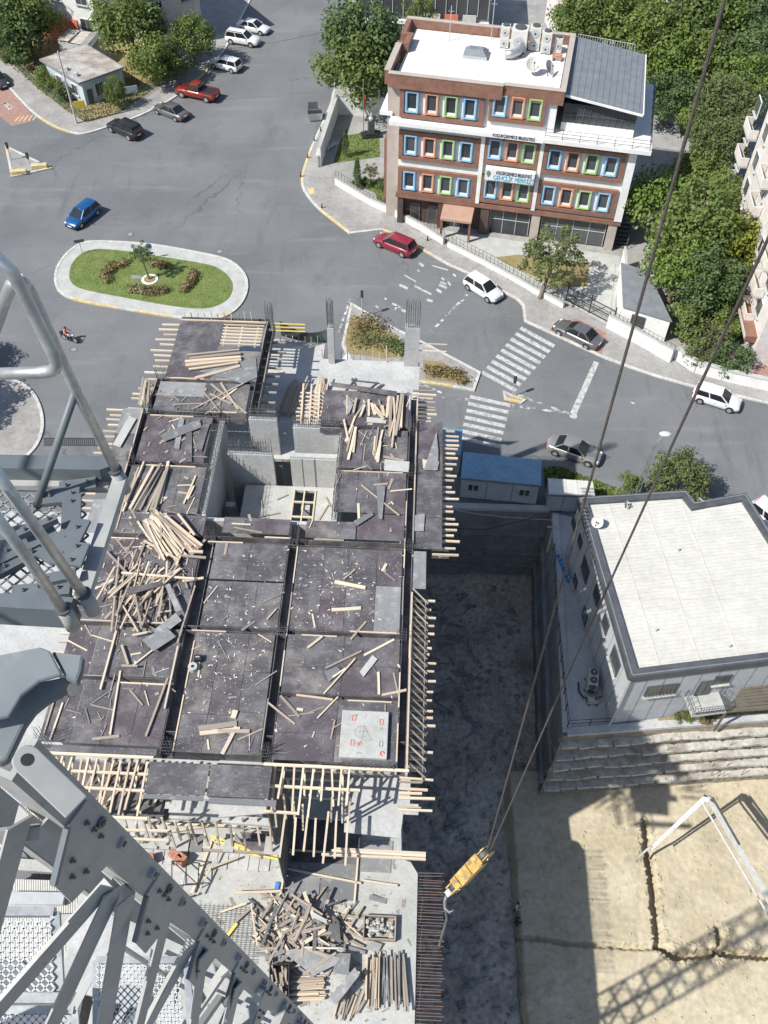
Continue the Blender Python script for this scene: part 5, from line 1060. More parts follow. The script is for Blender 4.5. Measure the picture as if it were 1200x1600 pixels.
for i, (x, y, w_, d_, h, n) in enumerate(((9.0, 9.6, .9, .9, 2.1, 2), (10.5, 9.2, 1.6, 1.6, 2.2, 1), (12.0, 9.7, 1.1, .9, 2.3, 2), (13.2, 9.3, 1.0, .9, 2.1, 2), (14.4, 9.6, .8, .6, 1.5, 1))):
    condenser(onroof('condenser_unit', AHU[i], 'condenser', x, y), w_, d_, h, n)
du = onroof('roof_duct', 'bent silver air duct in front of the pale air handling box', 'duct', 10.3, 7.4); MB().tube([(-.9, -.4, .45), (-.3, -.3, .5), (.3, .2, .6), (.4, .9, .8), (.4, 1.2, 1.0)], .42, 12).build('duct_pipe', M['galv'], du, smooth=True); MB().box(.1, .5, 0, .7, .7, .5).build('support', M['clad_dk'], du)
def dish(o, r_, tilt, az):
    m = MB(); n = 16; vs = [(0, 0, 0)]; fs = []
    for j in range(1, 5):
        for i in range(n): a = 2 * math.pi * i / n; q = r_ * j / 4; vs.append((q * math.cos(a), q * math.sin(a), .28 * q * q / r_))
    for i in range(n): fs.append((0, 1 + i, 1 + (i + 1) % n))
    for j in range(3):
        for i in range(n): fs.append((1 + j * n + i, 1 + (j + 1) * n + i, 1 + (j + 1) * n + (i + 1) % n, 1 + j * n + (i + 1) % n))
    d = m.add(vs, fs).build('reflector', M['roof_w'], o, smooth=True); d.location = (0, 0, r_ * 1.1); d.rotation_euler = (tilt, 0, az)
    MB().tube([(0, 0, 0), (0, 0, r_ * 1.1)], .05, 6).build('mast', M['clad_dk'], o)
    a = MB().tube([(0, -r_ * .8, .1), (0, 0, r_ * .75)], .025, 5).build('feed_arm', M['clad_dk'], d); MB().box(-.06, -.06, r_ * .7, .06, .06, r_ * .85).build('feed_horn', M['black'], d)
dish(onroof('satellite_dish', 'left white satellite dish on the youth centre roof', 'dish', 12.4, 4.6), .75, R(40), R(20)); dish(onroof('satellite_dish', 'right white satellite dish on the youth centre roof', 'dish', 13.9, 4.6), .7, R(55), R(70))
for (x, y, h, lab) in ((3.4, 9.6, 3.4, 'thin antenna mast at the back of the white roof'), (7.5, 11.0, 4.0, 'thin pole rising behind the condensers')): a = onroof('antenna_mast', lab, 'antenna', x, y); MB().tube([(0, 0, 0), (0, 0, h)], .04, 6).build('pole', M['clad'], a); MB().bar((-.3, 0, h * .85), (.3, 0, h * .85), .03, .03).build('cross_arm', M['clad'], a)
o = onroof('pallet_stack', 'small timber pallet leaning at the roof corner', 'pallet', 14.5, 8.0)
for k in range(4): MB().box(-.5, -.3 + k * .2, .3 + .05 * k, .5, -.16 + k * .2, .36 + .05 * k).build('slat', M['brick'], o)
for s_ in (-.4, .4): MB().box(s_ - .05, -.35, 0, s_ + .05, .4, .3).build('bearer', M['timber_old'], o)

# ---- grounds: paved forecourt, lawns, boundary walls and railings
struct(MB().prism(px([(640, 352), (690, 372), (760, 405), (830, 440), (883, 470), (957, 512), (962, 470), (970, 400)], .14), .1, .135).build('forecourt', M['conc_pale']))
for k in range(9):
    p, q = G(770 + k * 24, 400 + k * 1.5, .14), G(738 + k * 27, 420 + k * 9, .14)
    struct(MB().bar((p.x, p.y, .137), (q.x, q.y, .137), .05, .006).build('paving_joint', M['conc_dk']))
struct(MB().prism(px([(546, 285), (585, 300), (590, 312), (615, 330), (612, 300), (600, 280), (568, 280)], .14), .1, .16).build('lawn', M['grass']))
struct(MB().prism(px([(520, 255), (535, 212), (592, 205), (593, 245)], .14), .1, .16).build('lawn', M['grass']))
struct(MB().prism(px([(775, 402), (810, 398), (920, 412), (918, 448), (868, 448), (790, 412)], .14), .1, .16).build('lawn', M['drygrass']))
LAWN2 = px([(520, 255), (535, 212), (592, 205), (593, 245)], .14)
def wall_run(pts, h, th, mat, label, rail=None, z=.12, name='boundary_wall', cat='wall'):
    root = thing(name, label, cat, (pts[0][0], pts[0][1], z)); o = Vector((pts[0][0], pts[0][1], 0))
    for i, (a, b) in enumerate(zip(pts, pts[1:])):
        a_ = Vector((a[0], a[1], 0)) - o; b_ = Vector((b[0], b[1], 0)) - o
        MB().bar(a_ + Vector((0, 0, h / 2)), b_ + Vector((0, 0, h / 2)), th, h).build('wall_section', M[mat], root); MB().bar(a_ + Vector((0, 0, h + .03)), b_ + Vector((0, 0, h + .03)), th + .1, .06).build('coping', M['conc_pale'], root)
    if rail: railing(root, [(p[0] - o.x, p[1] - o.y, h + .05) for p in pts], rail, .5, 'black', .02, (.1,))
    return root
wall_run(px([(525, 289), (577, 320), (613, 336), (657, 360), (693, 383)]), .75, .3, 'white', 'low white wall with black railing left of the entrance', .9)
wall_run(px([(700, 386), (753, 413), (800, 438), (838, 460), (880, 482)]), .6, .3, 'white', 'low white wall with black railing right of the entrance', .9)
wall_run(px([(948, 512), (1000, 540), (1047, 567)]), 1.5, .35, 'white', 'thick white wall between the gate and the stone wall', .5)
wall_run(px([(1053, 560), (1085, 582), (1140, 597), (1200, 610), (1280, 627)]), 1.2, .4, 'white', 'weathered pale wall below the apartment house garden')
wall_run(px([(500, 262), (527, 180), (600, 182)]), 2.4, .3, 'white', 'high white L-shaped wall around the bust garden')
wall_run(px([(496, 263), (520, 180)]), 1.4, .3, 'conc', 'grey stepped wall outside the high white wall')
railing(thing('garden_fence', 'thin metal fence on the garden side by the big street tree', 'fence', G(530, 178)), [(0, 0, 0), tuple(G(600, 172) - G(530, 178))], 1.6, .35, 'clad', .025, (.1,), name='railing')
# gate
ga, gb = G(884, 470, .13), G(957, 508, .13); gt = thing('sliding_gate', 'black metal sliding gate beside the parked grey saloon', 'gate', ga); dv = gb - ga
for t in (0, .5, 1.0): MB().bar(dv * t, dv * t + Vector((0, 0, 2.2)), .1, .1).build('post', M['black'], gt)
for z in (.15, .9, 1.7): MB().bar(Vector((0, 0, z)), dv + Vector((0, 0, z)), .07, .07).build('rail', M['black'], gt)
for k in range(1, 40): MB().bar(dv * (k / 40) + Vector((0, 0, .15)), dv * (k / 40) + Vector((0, 0, 1.7)), .02, .02).build('picket', M['black'], gt)
# guard hut
ha = G(975, 505, .1); hh = thing('guard_hut', 'white guard hut with flat dark roof right of the gate', 'hut', (0, 0, 0)); zr = 2.9
b0, b1, b2, b3 = G(975, 502), G(1036, 545), G(1046, 500), G(985, 452)
rf = [G(975, 478, zr), G(1048, 500, zr), G(1012, 425, zr), G(972, 412, zr)]
MB().prism([tuple(p[:2]) for p in rf], 0.1, zr - .1).build('wall', M['white'], hh); ctr = sum(rf, Vector()) / 4
MB().prism([tuple((ctr + (p - ctr) * 1.05)[:2]) for p in rf], zr - .1, zr).build('roof', M['slate'], hh)
e0, e1 = rf[0], rf[1]; ed = (e1 - e0); en = Vector((ed.y, -ed.x, 0)).normalized()
w_ = MB().bar(e0 + ed * .22 + en * .03 + Vector((0, 0, -1.3)), e0 + ed * .5 + en * .03 + Vector((0, 0, -1.3)), .06, 1.4).build('window', M['glass'], hh)
for t in (.22, .36, .5): MB().bar(e0 + ed * t + en * .07 + Vector((0, 0, -2)), e0 + ed * t + en * .07 + Vector((0, 0, -.6)), .05, .05).build('bar', M['clad_dk'], w_)
sg = wall_run([tuple(G(972, 478)[:2]), tuple(G(968, 420)[:2])], 2.6, .15, 'white', 'white printed banner panel on the hut flank', name='banner_panel', cat='banner')
# bust on a plinth, flag poles
bu = thing('bust_monument', 'pale bust on a dark plinth with black base in the corner garden', 'monument', G(580, 212, .15), .2)
MB().box(-1.2, -.7, 0, 1.2, .7, .25).build('base', M['black'], bu); MB().box(-.8, -.5, .25, .8, .5, .45).build('step', M['black'], bu); MB().box(-.38, -.32, .45, .38, .32, 1.9).build('plinth', M['clad_dk'], bu)
q = MB(); q.tube([(0, 0, 1.9), (0, 0, 2.1), (0, 0, 2.3), (0, 0, 2.42), (0, 0, 2.5)], [.2, .3, .3, .16, .1], 12); q.ell((0, -.03, 2.68), .14, .17, .2, 12, 8); q.ell((0, -.19, 2.66), .03, .04, .05, 6, 4); q.build('bust', M['conc_pale'], bu, smooth=True)
for (u, v, vt, lab) in ((568, 208, 125, 'left thin flagpole by the bust garden'), (592, 205, 142, 'right thin flagpole beside the youth centre corner')):
    p = G(u, v); f = thing('flagpole', lab, 'flagpole', p); h = zat(p, vt); MB().tube([(0, 0, 0), (0, 0, h)], [.06, .03], 8).build('pole', M['galv'], f); MB().ell((0, 0, h), .07, .07, .07, 8, 5).build('finial', M['hook_y'], f)
    if u == 568: MB().add([(.03, 0, h * .75), (.25, .05, h * .72), (.2, .05, h * .5), (.03, 0, h * .45), (.03, .02, h * .75), (.25, .07, h * .72), (.2, .07, h * .5), (.03, .02, h * .45)], [(0, 1, 2, 3), (7, 6, 5, 4), (0, 4, 5, 1), (1, 5, 6, 2), (2, 6, 7, 3), (3, 7, 4, 0)]).build('furled_flag', M['ink_red'], f)
be = thing('garden_bench', 'short grey stone bench inside the high white wall', 'bench', G(518, 233), .9); MB().box(-.9, -.25, .4, .9, .25, .5).build('seat', M['conc'], be)
for s_ in (-.7, .7): MB().box(s_ - .12, -.2, 0, s_ + .12, .2, .4).build('leg', M['conc'], be)
# dumpster by the kerb
du = thing('dumpster', 'grey metal dumpster with its lid open at the kerb corner', 'dumpster', G(493, 187, 0), .15)
MB().add([(-.75, -.5, .15), (.75, -.5, .15), (.75, .5, .15), (-.75, .5, .15), (-.9, -.6, 1.1), (.9, -.6, 1.1), (.9, .6, 1.1), (-.9, .6, 1.1)], [(3, 2, 1, 0), (0, 1, 5, 4), (1, 2, 6, 5), (2, 3, 7, 6), (3, 0, 4, 7)]).build('bin', M['galv'], du)
MB().add([(-.8, -.5, .95), (.8, -.5, .95), (.8, .5, .95), (-.8, .5, .95)], [(0, 1, 2, 3)]).build('rubbish', M['black'], du); MB().bar((-.2, .6, 1.1), (-.2, .75, 1.9), 1.2, .04).build('lid', M['clad_dk'], du)
for x in (-.6, .6):
    for y in (-.35, .35): MB().tube([(x - .04, y, .08), (x + .04, y, .08)], .08, 8).build('wheel', M['tyre'], du)
# yellow kerb block patch on the corner pavement
struct(MB().prism(px([(480, 295), (490, 293), (492, 301), (484, 304)], .13), .1, .135).build('tactile_paving', M['paint_y']))
# kerb bollards
for (u, v) in ((501, 205), (491, 220), (481, 247), (470, 276), (503, 325), (668, 376)):
    p = G(u, v, .12); o = tag(MB().tube([p, p + Vector((0, 0, .55)), p + Vector((0, 0, .62))], [.09, .08, .03], 8).build('bollard', M['black']), 'short black kerb bollard on the corner pavement', 'bollard', 'kerb bollards on the corner pavement')
    MB().tube([p + Vector((0, 0, .42)), p + Vector((0, 0, .48))], .092, 8).build('band', M['kerb_y'], o)

# ================================================================ OTHER BUILDINGS
def windows(parent, org, ux, uz, n, rows, cols, x0, z0, dx, dz, w_, h, fr='white', off=.03):
    for r_ in range(rows):
        for c_ in range(cols):
            p = org + ux * (x0 + c_ * dx) + uz * (z0 + r_ * dz) + n * off
            a = MB(); q = [p + ux * i + uz * j for i, j in ((0, 0), (w_, 0), (w_, h), (0, h))]
            wo = a.bar(p + uz * (h / 2), p + ux * w_ + uz * (h / 2), .08, h + .16).build('window', M[fr], parent)
            MB().bar(p + ux * .08 + uz * (h / 2) + n * .045, p + ux * (w_ / 2 - .03) + uz * (h / 2) + n * .045, .03, h).build('pane', M['glass'], wo)
            MB().bar(p + ux * (w_ / 2 + .03) + uz * (h / 2) + n * .045, p + ux * (w_ - .08) + uz * (h / 2) + n * .045, .03, h).build('pane', M['glass'], wo)
            MB().bar(p - ux * .1 - uz * .12 + n * .1, p + ux * (w_ + .1) - uz * .12 + n * .1, .25, .06).build('sill', M['conc_pale'], wo)
def block(label, a, b, depth, h, mat, wins, roofmat='roof_flat', parapet=.4, cat='building', name='apartment_building'):
    """a,b ground points of the facade seen by the camera (left to right); depth runs away from it"""
    a = Vector((a[0], a[1], 0)); b = Vector((b[0], b[1], 0)); ux = (b - a).normalized(); L = (b - a).length
    root = thing(name, label, cat, a, math.atan2(ux.y, ux.x)); 
    MB().box(0, 0, 0, L, depth, h).build('wall', M[mat], root); MB().box(-.15, -.15, h, L + .15, depth + .15, h + .15).build('roof', M[roofmat], root)
    if parapet:
        p = MB(); p.box(-.15, -.15, h + .152, L + .15, .1, h + parapet); p.box(-.15, depth - .1, h + .152, L + .15, depth + .15, h + parapet); p.box(-.15, .101, h + .152, .1, depth - .101, h + parapet); p.box(L - .1, .101, h + .152, L + .15, depth - .101, h + parapet); p.build('parapet', M[mat], root)
    X, Y, Z = Vector((1, 0, 0)), Vector((0, 1, 0)), Vector((0, 0, 1))
    for (rows, cols, x0, z0, dx, dz, w_, hh_) in wins.get('front', ()): windows(root, Vector(), X, Z, -Y, rows, cols, x0, z0, dx, dz, w_, hh_)
    for (rows, cols, x0, z0, dx, dz, w_, hh_) in wins.get('right', ()): windows(root, Vector((L, 0, 0)), Y, Z, X, rows, cols, x0, z0, dx, dz, w_, hh_)
    for (rows, cols, x0, z0, dx, dz, w_, hh_) in wins.get('left', ()): windows(root, Vector((0, depth, 0)), -Y, Z, -X, rows, cols, x0, z0, dx, dz, w_, hh_)
    return root, L
# beige house behind the parked cars
root, L = block('beige apartment house with white windows behind the roadside trees', G(235, 85)[:2], G(320, 62)[:2], 14, 11, 'cream', {'front': [(3, 2, 1.2, 2.2, 4.2, 3.3, 1.6, 1.5)], 'right': [(2, 1, 8.5, 4, 3, 3.2, 1.2, 1.4)]})
MB().box(-.1, -.12, 3.0, L + .1, -.001, 3.3).build('string_course', M['conc_pale'], root); MB().box(-.1, -.12, 6.3, L + .1, -.001, 6.6).build('string_course', M['conc_pale'], root)
root, L = block('white apartment house with an orange ground floor at the top left', G(40, 52)[:2], G(160, 75)[:2], 12, 13, 'white', {'front': [(3, 3, 1.5, 2.0, 4.0, 3.4, 1.8, 1.5)]})
MB().box(1, -.15, .1, 9, -.002, 3.2).build('orange_panel', M['orange'], root)
# tin-roofed shed behind the small house
sh = thing('tin_shed', 'low shed with broken dark tin roof behind the small blue house', 'shed', (0, 0, 0)); r4 = [G(90, 62, 3), G(110, 48, 3), G(158, 55, 3), G(142, 73, 3)]
MB().prism([tuple(p[:2]) for p in r4], 0, 2.8).build('wall', M['conc'], sh)
for k in range(7): MB().bar(r4[0].lerp(r4[3], (k + .5) / 7) + Vector((0, 0, rnd.uniform(-.1, .1))), r4[1].lerp(r4[2], (k + .5) / 7) + Vector((0, 0, .2)), 1.0, .05).build('roof_sheet', M[rnd.choice(('conc_dk', 'rust_roof', 'clad_dk'))], sh)
# small blue-grey house with weathered metal roof
hs = thing('small_house', 'small blue-grey house with weathered corrugated metal roof at the corner', 'house', (0, 0, 0))
hc = [G(137, 163), G(202, 141), None, None]; zr = 3.3
rc = [G(62, 93, zr), G(123, 130, zr), G(194, 108, zr), G(134, 72, zr)]
wc = [G(70, 95, zr), G(126, 126, zr), G(190, 106, zr), G(134, 75, zr)]
MB().prism([tuple(p[:2]) for p in wc], 0, zr - .05).build('wall', M['house'], hs)
ns = 30; cr = MB()
for k in range(ns):
    t0, t1 = k / ns, (k + .5) / ns; t2 = (k + 1) / ns
    A = lambda t: rc[0].lerp(rc[3], t) if False else rc[1].lerp(rc[0], t); B = lambda t: rc[2].lerp(rc[3], t)
    up = Vector((0, 0, .25)); q = []
    for t, dz in ((t0, 0), (t0 + .25 / ns, .07), (t1, .07), (t1 + .25 / ns, 0), (t2, 0)): q += [A(t) + Vector((0, 0, dz)), B(t) + Vector((0, 0, dz)) + up]
    cr.add(q, [(0, 1, 3, 2), (2, 3, 5, 4), (4, 5, 7, 6), (6, 7, 9, 8)])
ro = cr.build('roof', M['rust_roof'], hs)
for i, j in ((0, 1), (1, 2), (2, 3), (3, 0)): MB().bar(rc[i] + Vector((0, 0, -.05 + (.25 if i in (2, 3) else 0))), rc[j] + Vector((0, 0, -.05 + (.25 if j in (2, 3) else 0))), .18, .2).build('roof_edge', M['slate'], ro)
for (t, s_) in ((.45, .3), (.2, .5)): p = rc[1].lerp(rc[0], t).lerp(rc[2].lerp(rc[3], t), .12); MB().box(p.x - .25, p.y - .25, p.z, p.x + .25, p.y + .25, p.z + .5).build('vent', M['clad'], ro)
f0, f1 = wc[1], wc[2]; fd = (f1 - f0).normalized(); fn = Vector((fd.y, -fd.x, 0)); l0 = (wc[0] - wc[1]).normalized(); ln_ = Vector((-l0.y, l0.x, 0)); 
f0g = Vector((f0.x, f0.y, 0)); windows(hs, f0g, fd, Vector((0, 0, 1)), fn, 1, 1, 1.5, .9, 3, 3, 1.3, 1.5); MB().bar(f0g + fd * .4 + fn * .05 + Vector((0, 0, 1.0)), f0g + fd * 1.1 + fn * .05 + Vector((0, 0, 1.0)), .06, 2.0).build('door', M['clad_dk'], hs)
if ln_.dot(Vector((0, -1, 0))) < 0: ln_ = -ln_
windows(hs, f0g, l0, Vector((0, 0, 1)), ln_, 1, 2, 1.2, 1.0, 3.2, 3, 1.2, 1.2)
# green wire fence round the corner plot
fp = px([(-20, 70), (10, 90), (60, 140), (110, 178), (135, 192), (185, 178), (225, 150), (255, 130)]); fz = thing('plot_fence', 'green wire mesh fence round the small house plot', 'fence', (fp[0][0], fp[0][1], .12))
railing(fz, [(x - fp[0][0], y - fp[0][1], 0) for x, y in fp], 1.3, .35, 'fence_g', .022, (.05, .5), name='mesh_panels')
struct(MB().prism(px([(-20, 70), (10, 90), (60, 140), (110, 178), (135, 192), (185, 178), (225, 150), (290, 100), (200, 40), (0, 30)], .12), .1, .14).build('dry_plot', M['drygrass']))
for (u, v, c_, lab, wd) in ((127, 168, 'sign_y', 'yellow notice board on the corner fence', 1.4), (205, 145, 'house', 'blue painted board on the roadside fence', 2.0)):
    p = G(u, v + 8); t = thing('notice_board', lab, 'board', p, .35); MB().box(-wd / 2, -.03, .6, wd / 2, .03, 1.5).build('panel', M[c_], t)
    for s_ in (-.4, .4): MB().box(s_ * wd - .03, .03, 0, s_ * wd + .03, .09, 1.4).build('post', M['clad_dk'], t)
def pole(u, v, vt, label, r_=.1, lamp=None, mat='conc', name='utility_pole', cat='pole'):
    p = G(u, v); t = thing(name, label, cat, p); h = zat(p, vt); MB().tube([(0, 0, 0), (0, 0, h)], [r_, r_ * .6], 8).build('pole', M[mat], t)
    if lamp: MB().tube([(0, 0, h), (lamp[0] * .5, lamp[1] * .5, h + .3), (lamp[0], lamp[1], h + .3)], .05, 6).build('arm', M[mat], t); MB().ell((lamp[0], lamp[1], h + .28), .35, .16, .1, 10, 5).build('lamp_head', M['roof_w'], t)
    else: MB().bar((-.5, 0, h - .3), (.5, 0, h - .3), .07, .07).build('cross_arm', M[mat], t)
    return h
pole(120, 194, 80, 'concrete utility pole at the corner by the small house', .14); pole(68, 88, 45, 'thin pole behind the small house roof', .06)
# rear building with glazed terrace at the top edge
root, L = block('dark glazed terrace building behind the big street tree', G(562, 70)[:2], G(760, 78)[:2], 12, 7.2, 'clad', {}, 'roof_flat', .5)
gz = MB().box(.2, -.12, .3, L - .2, -.02, 3.0).build('glazing', M['glass'], root)
for k in range(13): MB().box(.2 + k * (L - .4) / 12 - .04, -.2, .3, .2 + k * (L - .4) / 12 + .04, -.121, 3.0).build('mullion', M['roof_w'], gz)
MB().box(0, -.3, 3.1, L, -.01, 3.6).build('balcony_edge', M['white'], root); gz = MB().box(.2, -.12, 4.0, L - .2, -.02, 6.6).build('glazing', M['glass'], root)
for k in range(13): MB().box(.2 + k * (L - .4) / 12 - .04, -.2, 4.0, .2 + k * (L - .4) / 12 + .04, -.121, 6.6).build('mullion', M['roof_w'], gz)
for k in range(3): MB().box(9 + k * 2.4, -.4, 3.0, 10.8 + k * 2.4, -.31, 4.6).build('hung_rug', M[('pink', 'orange', 'cloth_w')[k]], root)
# white house half hidden in the trees, apartment block at the right edge
block('white house half hidden by trees behind the youth centre', G(970, 60)[:2], G(1040, 75)[:2], 10, 10, 'white', {'front': [(3, 2, .8, 1.5, 3, 3, 1.3, 1.4)], 'right': [(3, 2, 1, 1.5, 4, 3, 1.3, 1.4)]})
block('small red-roofed house among the trees behind the roof units', G(872, 75)[:2], G(930, 72)[:2], 8, 5, 'pink', {'front': [(1, 2, .8, 1.5, 2.4, 3, 1.2, 1.3)]}, roofmat='brick')
a = G(1150, 560); b = G(1110, 330)
apt = thing('apartment_block', 'pale pink apartment block with bay balconies at the right edge', 'building', (0, 0, 0))
p0 = G(1168, 572); p1 = G(1128, 378); ax = (p1 - p0).normalized(); nx = Vector((-ax.y, ax.x, 0)); Hh = zat(p1, 140)
if nx.x > 0: nx = -nx
bd = [p0, p1, p1 - nx * 14, p0 - nx * 14]; MB().prism([tuple(p[:2]) for p in bd], 0, Hh).build('wall', M['pink'], apt); cc = sum(bd, Vector()) / 4
MB().prism([tuple((cc + (p - cc) * 1.04)[:2]) for p in bd], Hh, Hh + .4).build('roof', M['conc'], apt)
windows(apt, p0, ax, Vector((0, 0, 1)), nx, 5, 5, 2.0, 1.2, 5.0, 2.9, 1.5, 1.5, off=.05)
fwd = Vector((-nx.y, nx.x, 0)); fy = -ax
windows(apt, p0 - nx * 12.5, nx, Vector((0, 0, 1)), fy, 5, 3, 0.5, 1.2, 4.0, 2.9, 1.5, 1.5, off=.05)
for r_ in range(1, 5):
    for k in (0, 1, 2):
        q = p0 + ax * (4.2 + k * 8.5) + nx * .47; z = r_ * 2.9
        bo = MB().bar(q - ax * 1.4 + Vector((0, 0, z)), q + ax * 1.4 + Vector((0, 0, z)), .9, .18).build('balcony', M['conc_pale'], apt)
        MB().bar(q - ax * 1.4 + nx * .4 + Vector((0, 0, z + .55)), q + ax * 1.4 + nx * .4 + Vector((0, 0, z + .55)), .1, .9).build('balcony_front', M['pink' if k else 'cream'], bo)
        for s_ in (-1.35, 1.35): MB().bar(q + ax * s_ - nx * .4 + Vector((0, 0, z + .55)), q + ax * s_ + nx * .35 + Vector((0, 0, z + .55)), .1, .9).build('balcony_side', M['pink'], bo)
MB().bar(p0 + ax * .5 + nx * .5 + Vector((0, 0, 2.8)), p0 + ax * 9 + nx * .5 + Vector((0, 0, 2.8)), 1.0, .7).build('shop_fascia', M['brown'], apt); MB().bar(p0 + ax * .8 + nx * 1.02 + Vector((0, 0, 2.8)), p0 + ax * 8.6 + nx * 1.02 + Vector((0, 0, 2.8)), .04, .4).build('shop_sign', M['roof_w'], apt)
struct(MB().prism(px([(1170, 560), (1200, 540), (1260, 560), (1240, 620), (1175, 600)], .14), .1, .15).build('shop_terrace', M['paver_red']))
# ================================================================ TREES AND SHRUBS
def crown_mesh(name, seed, n_cl, n_lf, leaf, squash=(1, 1, .8), cl=(.24, .42), rmin=.35, conical=0, gap=.0):
    rg = random.Random(seed); m = MB()
    for _ in range(n_cl):
        th = rg.uniform(0, 6.283); cz = rg.uniform(-.75, 1); rr = rg.uniform(rmin, 1) ** .6; s_ = math.sqrt(max(0, 1 - cz * cz))
        if conical: s_ = (1 - (cz + 1) / 2) * .9 + .1
        rr *= rg.uniform(.78, 1.1)
        c = Vector((s_ * math.cos(th) * rr * squash[0], s_ * math.sin(th) * rr * squash[1], cz * rr * squash[2] if not conical else cz * squash[2])); R_ = rg.uniform(*cl) * (1 if not conical else .6)
        for _ in range(n_lf):
            d = Vector((rg.gauss(0, 1), rg.gauss(0, 1), rg.gauss(.25, 1))).normalized(); p = c + d * R_ * rg.uniform(.55, 1.05)
            nn = (d + Vector((rg.gauss(0, .5), rg.gauss(0, .5), rg.gauss(.3, .5)))).normalized(); a = nn.cross(Vector((rg.gauss(0, 1), rg.gauss(0, 1), rg.gauss(0, 1)))).normalized(); b = nn.cross(a); L = leaf * rg.uniform(.6, 1.35)
            m.add([p - a * L * .5, p + b * L * .33, p + a * L * .55, p - b * L * .33], [(0, 1, 2, 3)])
    return m.mesh(name, M['leaf'])
CR = {'broad': [crown_mesh('crown', 101 + k, 60, 95, .1) for k in range(3)], 'airy': [crown_mesh('crown', 201 + k, 34, 75, .085, cl=(.14, .28), rmin=.2) for k in range(2)],
      'dense': [crown_mesh('crown', 301 + k, 80, 90, .085, cl=(.2, .34), rmin=.5) for k in range(2)], 'cone': [crown_mesh('crown', 401 + k, 70, 60, .09, (1, 1, 1), (.3, .5), conical=1) for k in range(2)],
      'bush': [crown_mesh('crown', 501 + k, 30, 90, .13, (1, 1, .7)) for k in range(2)]}
def trunk_mesh(seed, limbs=6):
    rg = random.Random(seed); m = MB(); m.tube([(0, 0, 0), (.02, .01, .3), (.0, .03, .62), (.03, .0, .95)], [.045, .035, .028, .012], 8)
    for k in range(limbs):
        a = k * 6.283 / limbs + rg.uniform(-.4, .4); z = rg.uniform(.4, .72); r_ = rg.uniform(.16, .3)
        m.tube([(0, .02, z), (r_ * .5 * math.cos(a), r_ * .5 * math.sin(a), z + .12), (r_ * math.cos(a), r_ * math.sin(a), z + .3)], [.02, .013, .005], 6)
    return m.mesh('trunk', M['bark'])
TK = [trunk_mesh(k) for k in range(3)]
rt = random.Random(77)
def tree(base, zc, R_, kind, leaf, label, squash=1.0, group=None, name='tree', lean=(0, 0), cat='tree'):
    """base on the ground, crown centre height zc, crown radius R_"""
    t = thing(name, label, cat, (base.x, base.y, base.z), rt.uniform(0, 6.28), group); H_ = zc + R_ * .6
    c, s_ = math.cos(-t.rotation_euler.z), math.sin(-t.rotation_euler.z); lx, ly = lean[0] * c - lean[1] * s_, lean[0] * s_ + lean[1] * c
    tr = mobj('trunk', rt.choice(TK), t); tr.scale = (H_ * .75, H_ * .75, H_)
    cr = mobj('crown', rt.choice(CR[kind]), t, (lx, ly, zc)); cr.scale = (R_, R_, R_ * squash); cr.material_slots[0].link = 'OBJECT'; cr.material_slots[0].material = M[leaf]
    if lean != (0, 0): tr.rotation_euler = (math.atan2(-ly, zc), math.atan2(lx, zc), 0)
    return t
def ctree(u, v, zc, R_, kind, leaf, label, **k):
    p = G(u, v, zc); p.z = 0; p.z = 0.0; return tree(p, zc, R_, kind, leaf, label, **k)
ctree(200, 35, 6.0, 4.2, 'broad', 'leaf', 'large leafy tree between the beige and the white house')
ctree(238, 92, 3.6, 3.1, 'broad', 'leaf_lt', 'bright green tree behind the small house by the fence')
ctree(300, 58, 3.8, 3.0, 'dense', 'leaf', 'rounded roadside tree in front of the beige house')
ctree(272, 98, 2.4, 2.2, 'bush', 'leaf_dk', 'dark shrub beside the pavement near the white hatchback')
ctree(180, 142, 2.2, 1.3, 'dense', 'leaf', 'slim green shrub tree on the street side of the small house', squash=1.7)
ctree(75, 122, 1.4, 1.7, 'bush', 'leaf', 'leafy bush along the left wall of the small house'); ctree(95, 142, 1.2, 1.4, 'bush', 'leaf_olive', 'olive bush inside the corner fence')
ctree(25, 45, 4.2, 4.4, 'broad', 'leaf_dk', 'dark spreading tree at the top left corner'); ctree(35, 20, 5.5, 4.2, 'broad', 'leaf', 'second tall tree at the very top left corner'); ctree(18, 75, 1.5, 2.2, 'bush', 'leaf_olive', 'low scrub bush left of the small house')
ctree(570, 62, 7.0, 5.0, 'broad', 'leaf_dk', 'big dark street tree left of the youth centre roof'); ctree(556, 112, 5.0, 4.6, 'broad', 'leaf', 'big leafy street tree above the bust garden'); ctree(598, 95, 5.5, 3.6, 'broad', 'leaf_dk', 'tree pressed against the youth centre left wall')
ctree(655, 12, 7, 2.5, 'airy', 'leaf_lt', 'light green tree in front of the glazed terrace building')
p = G(842, 468); tree(p, 4.6, 3.6, 'airy', 'leaf_olive', 'slim leaning street tree in front of the youth centre', squash=1.0, lean=(.9, 1.0))
ctree(558, 272, 1.8, .8, 'cone', 'leaf_dk', 'small dark conifer in the garden behind the railing', squash=2.2); ctree(579, 268, 2.0, 1.0, 'airy', 'leaf_olive', 'thin young tree beside the small conifer'); ctree(540, 225, 1.8, .7, 'cone', 'leaf_dk', 'narrow conifer on the bust garden lawn', squash=2.4)
ctree(600, 288, .6, .9, 'bush', 'leaf_dk', 'round clipped bush near the youth centre corner'); ctree(572, 286, .5, .8, 'bush', 'leaf', 'low clipped bush on the small lawn')
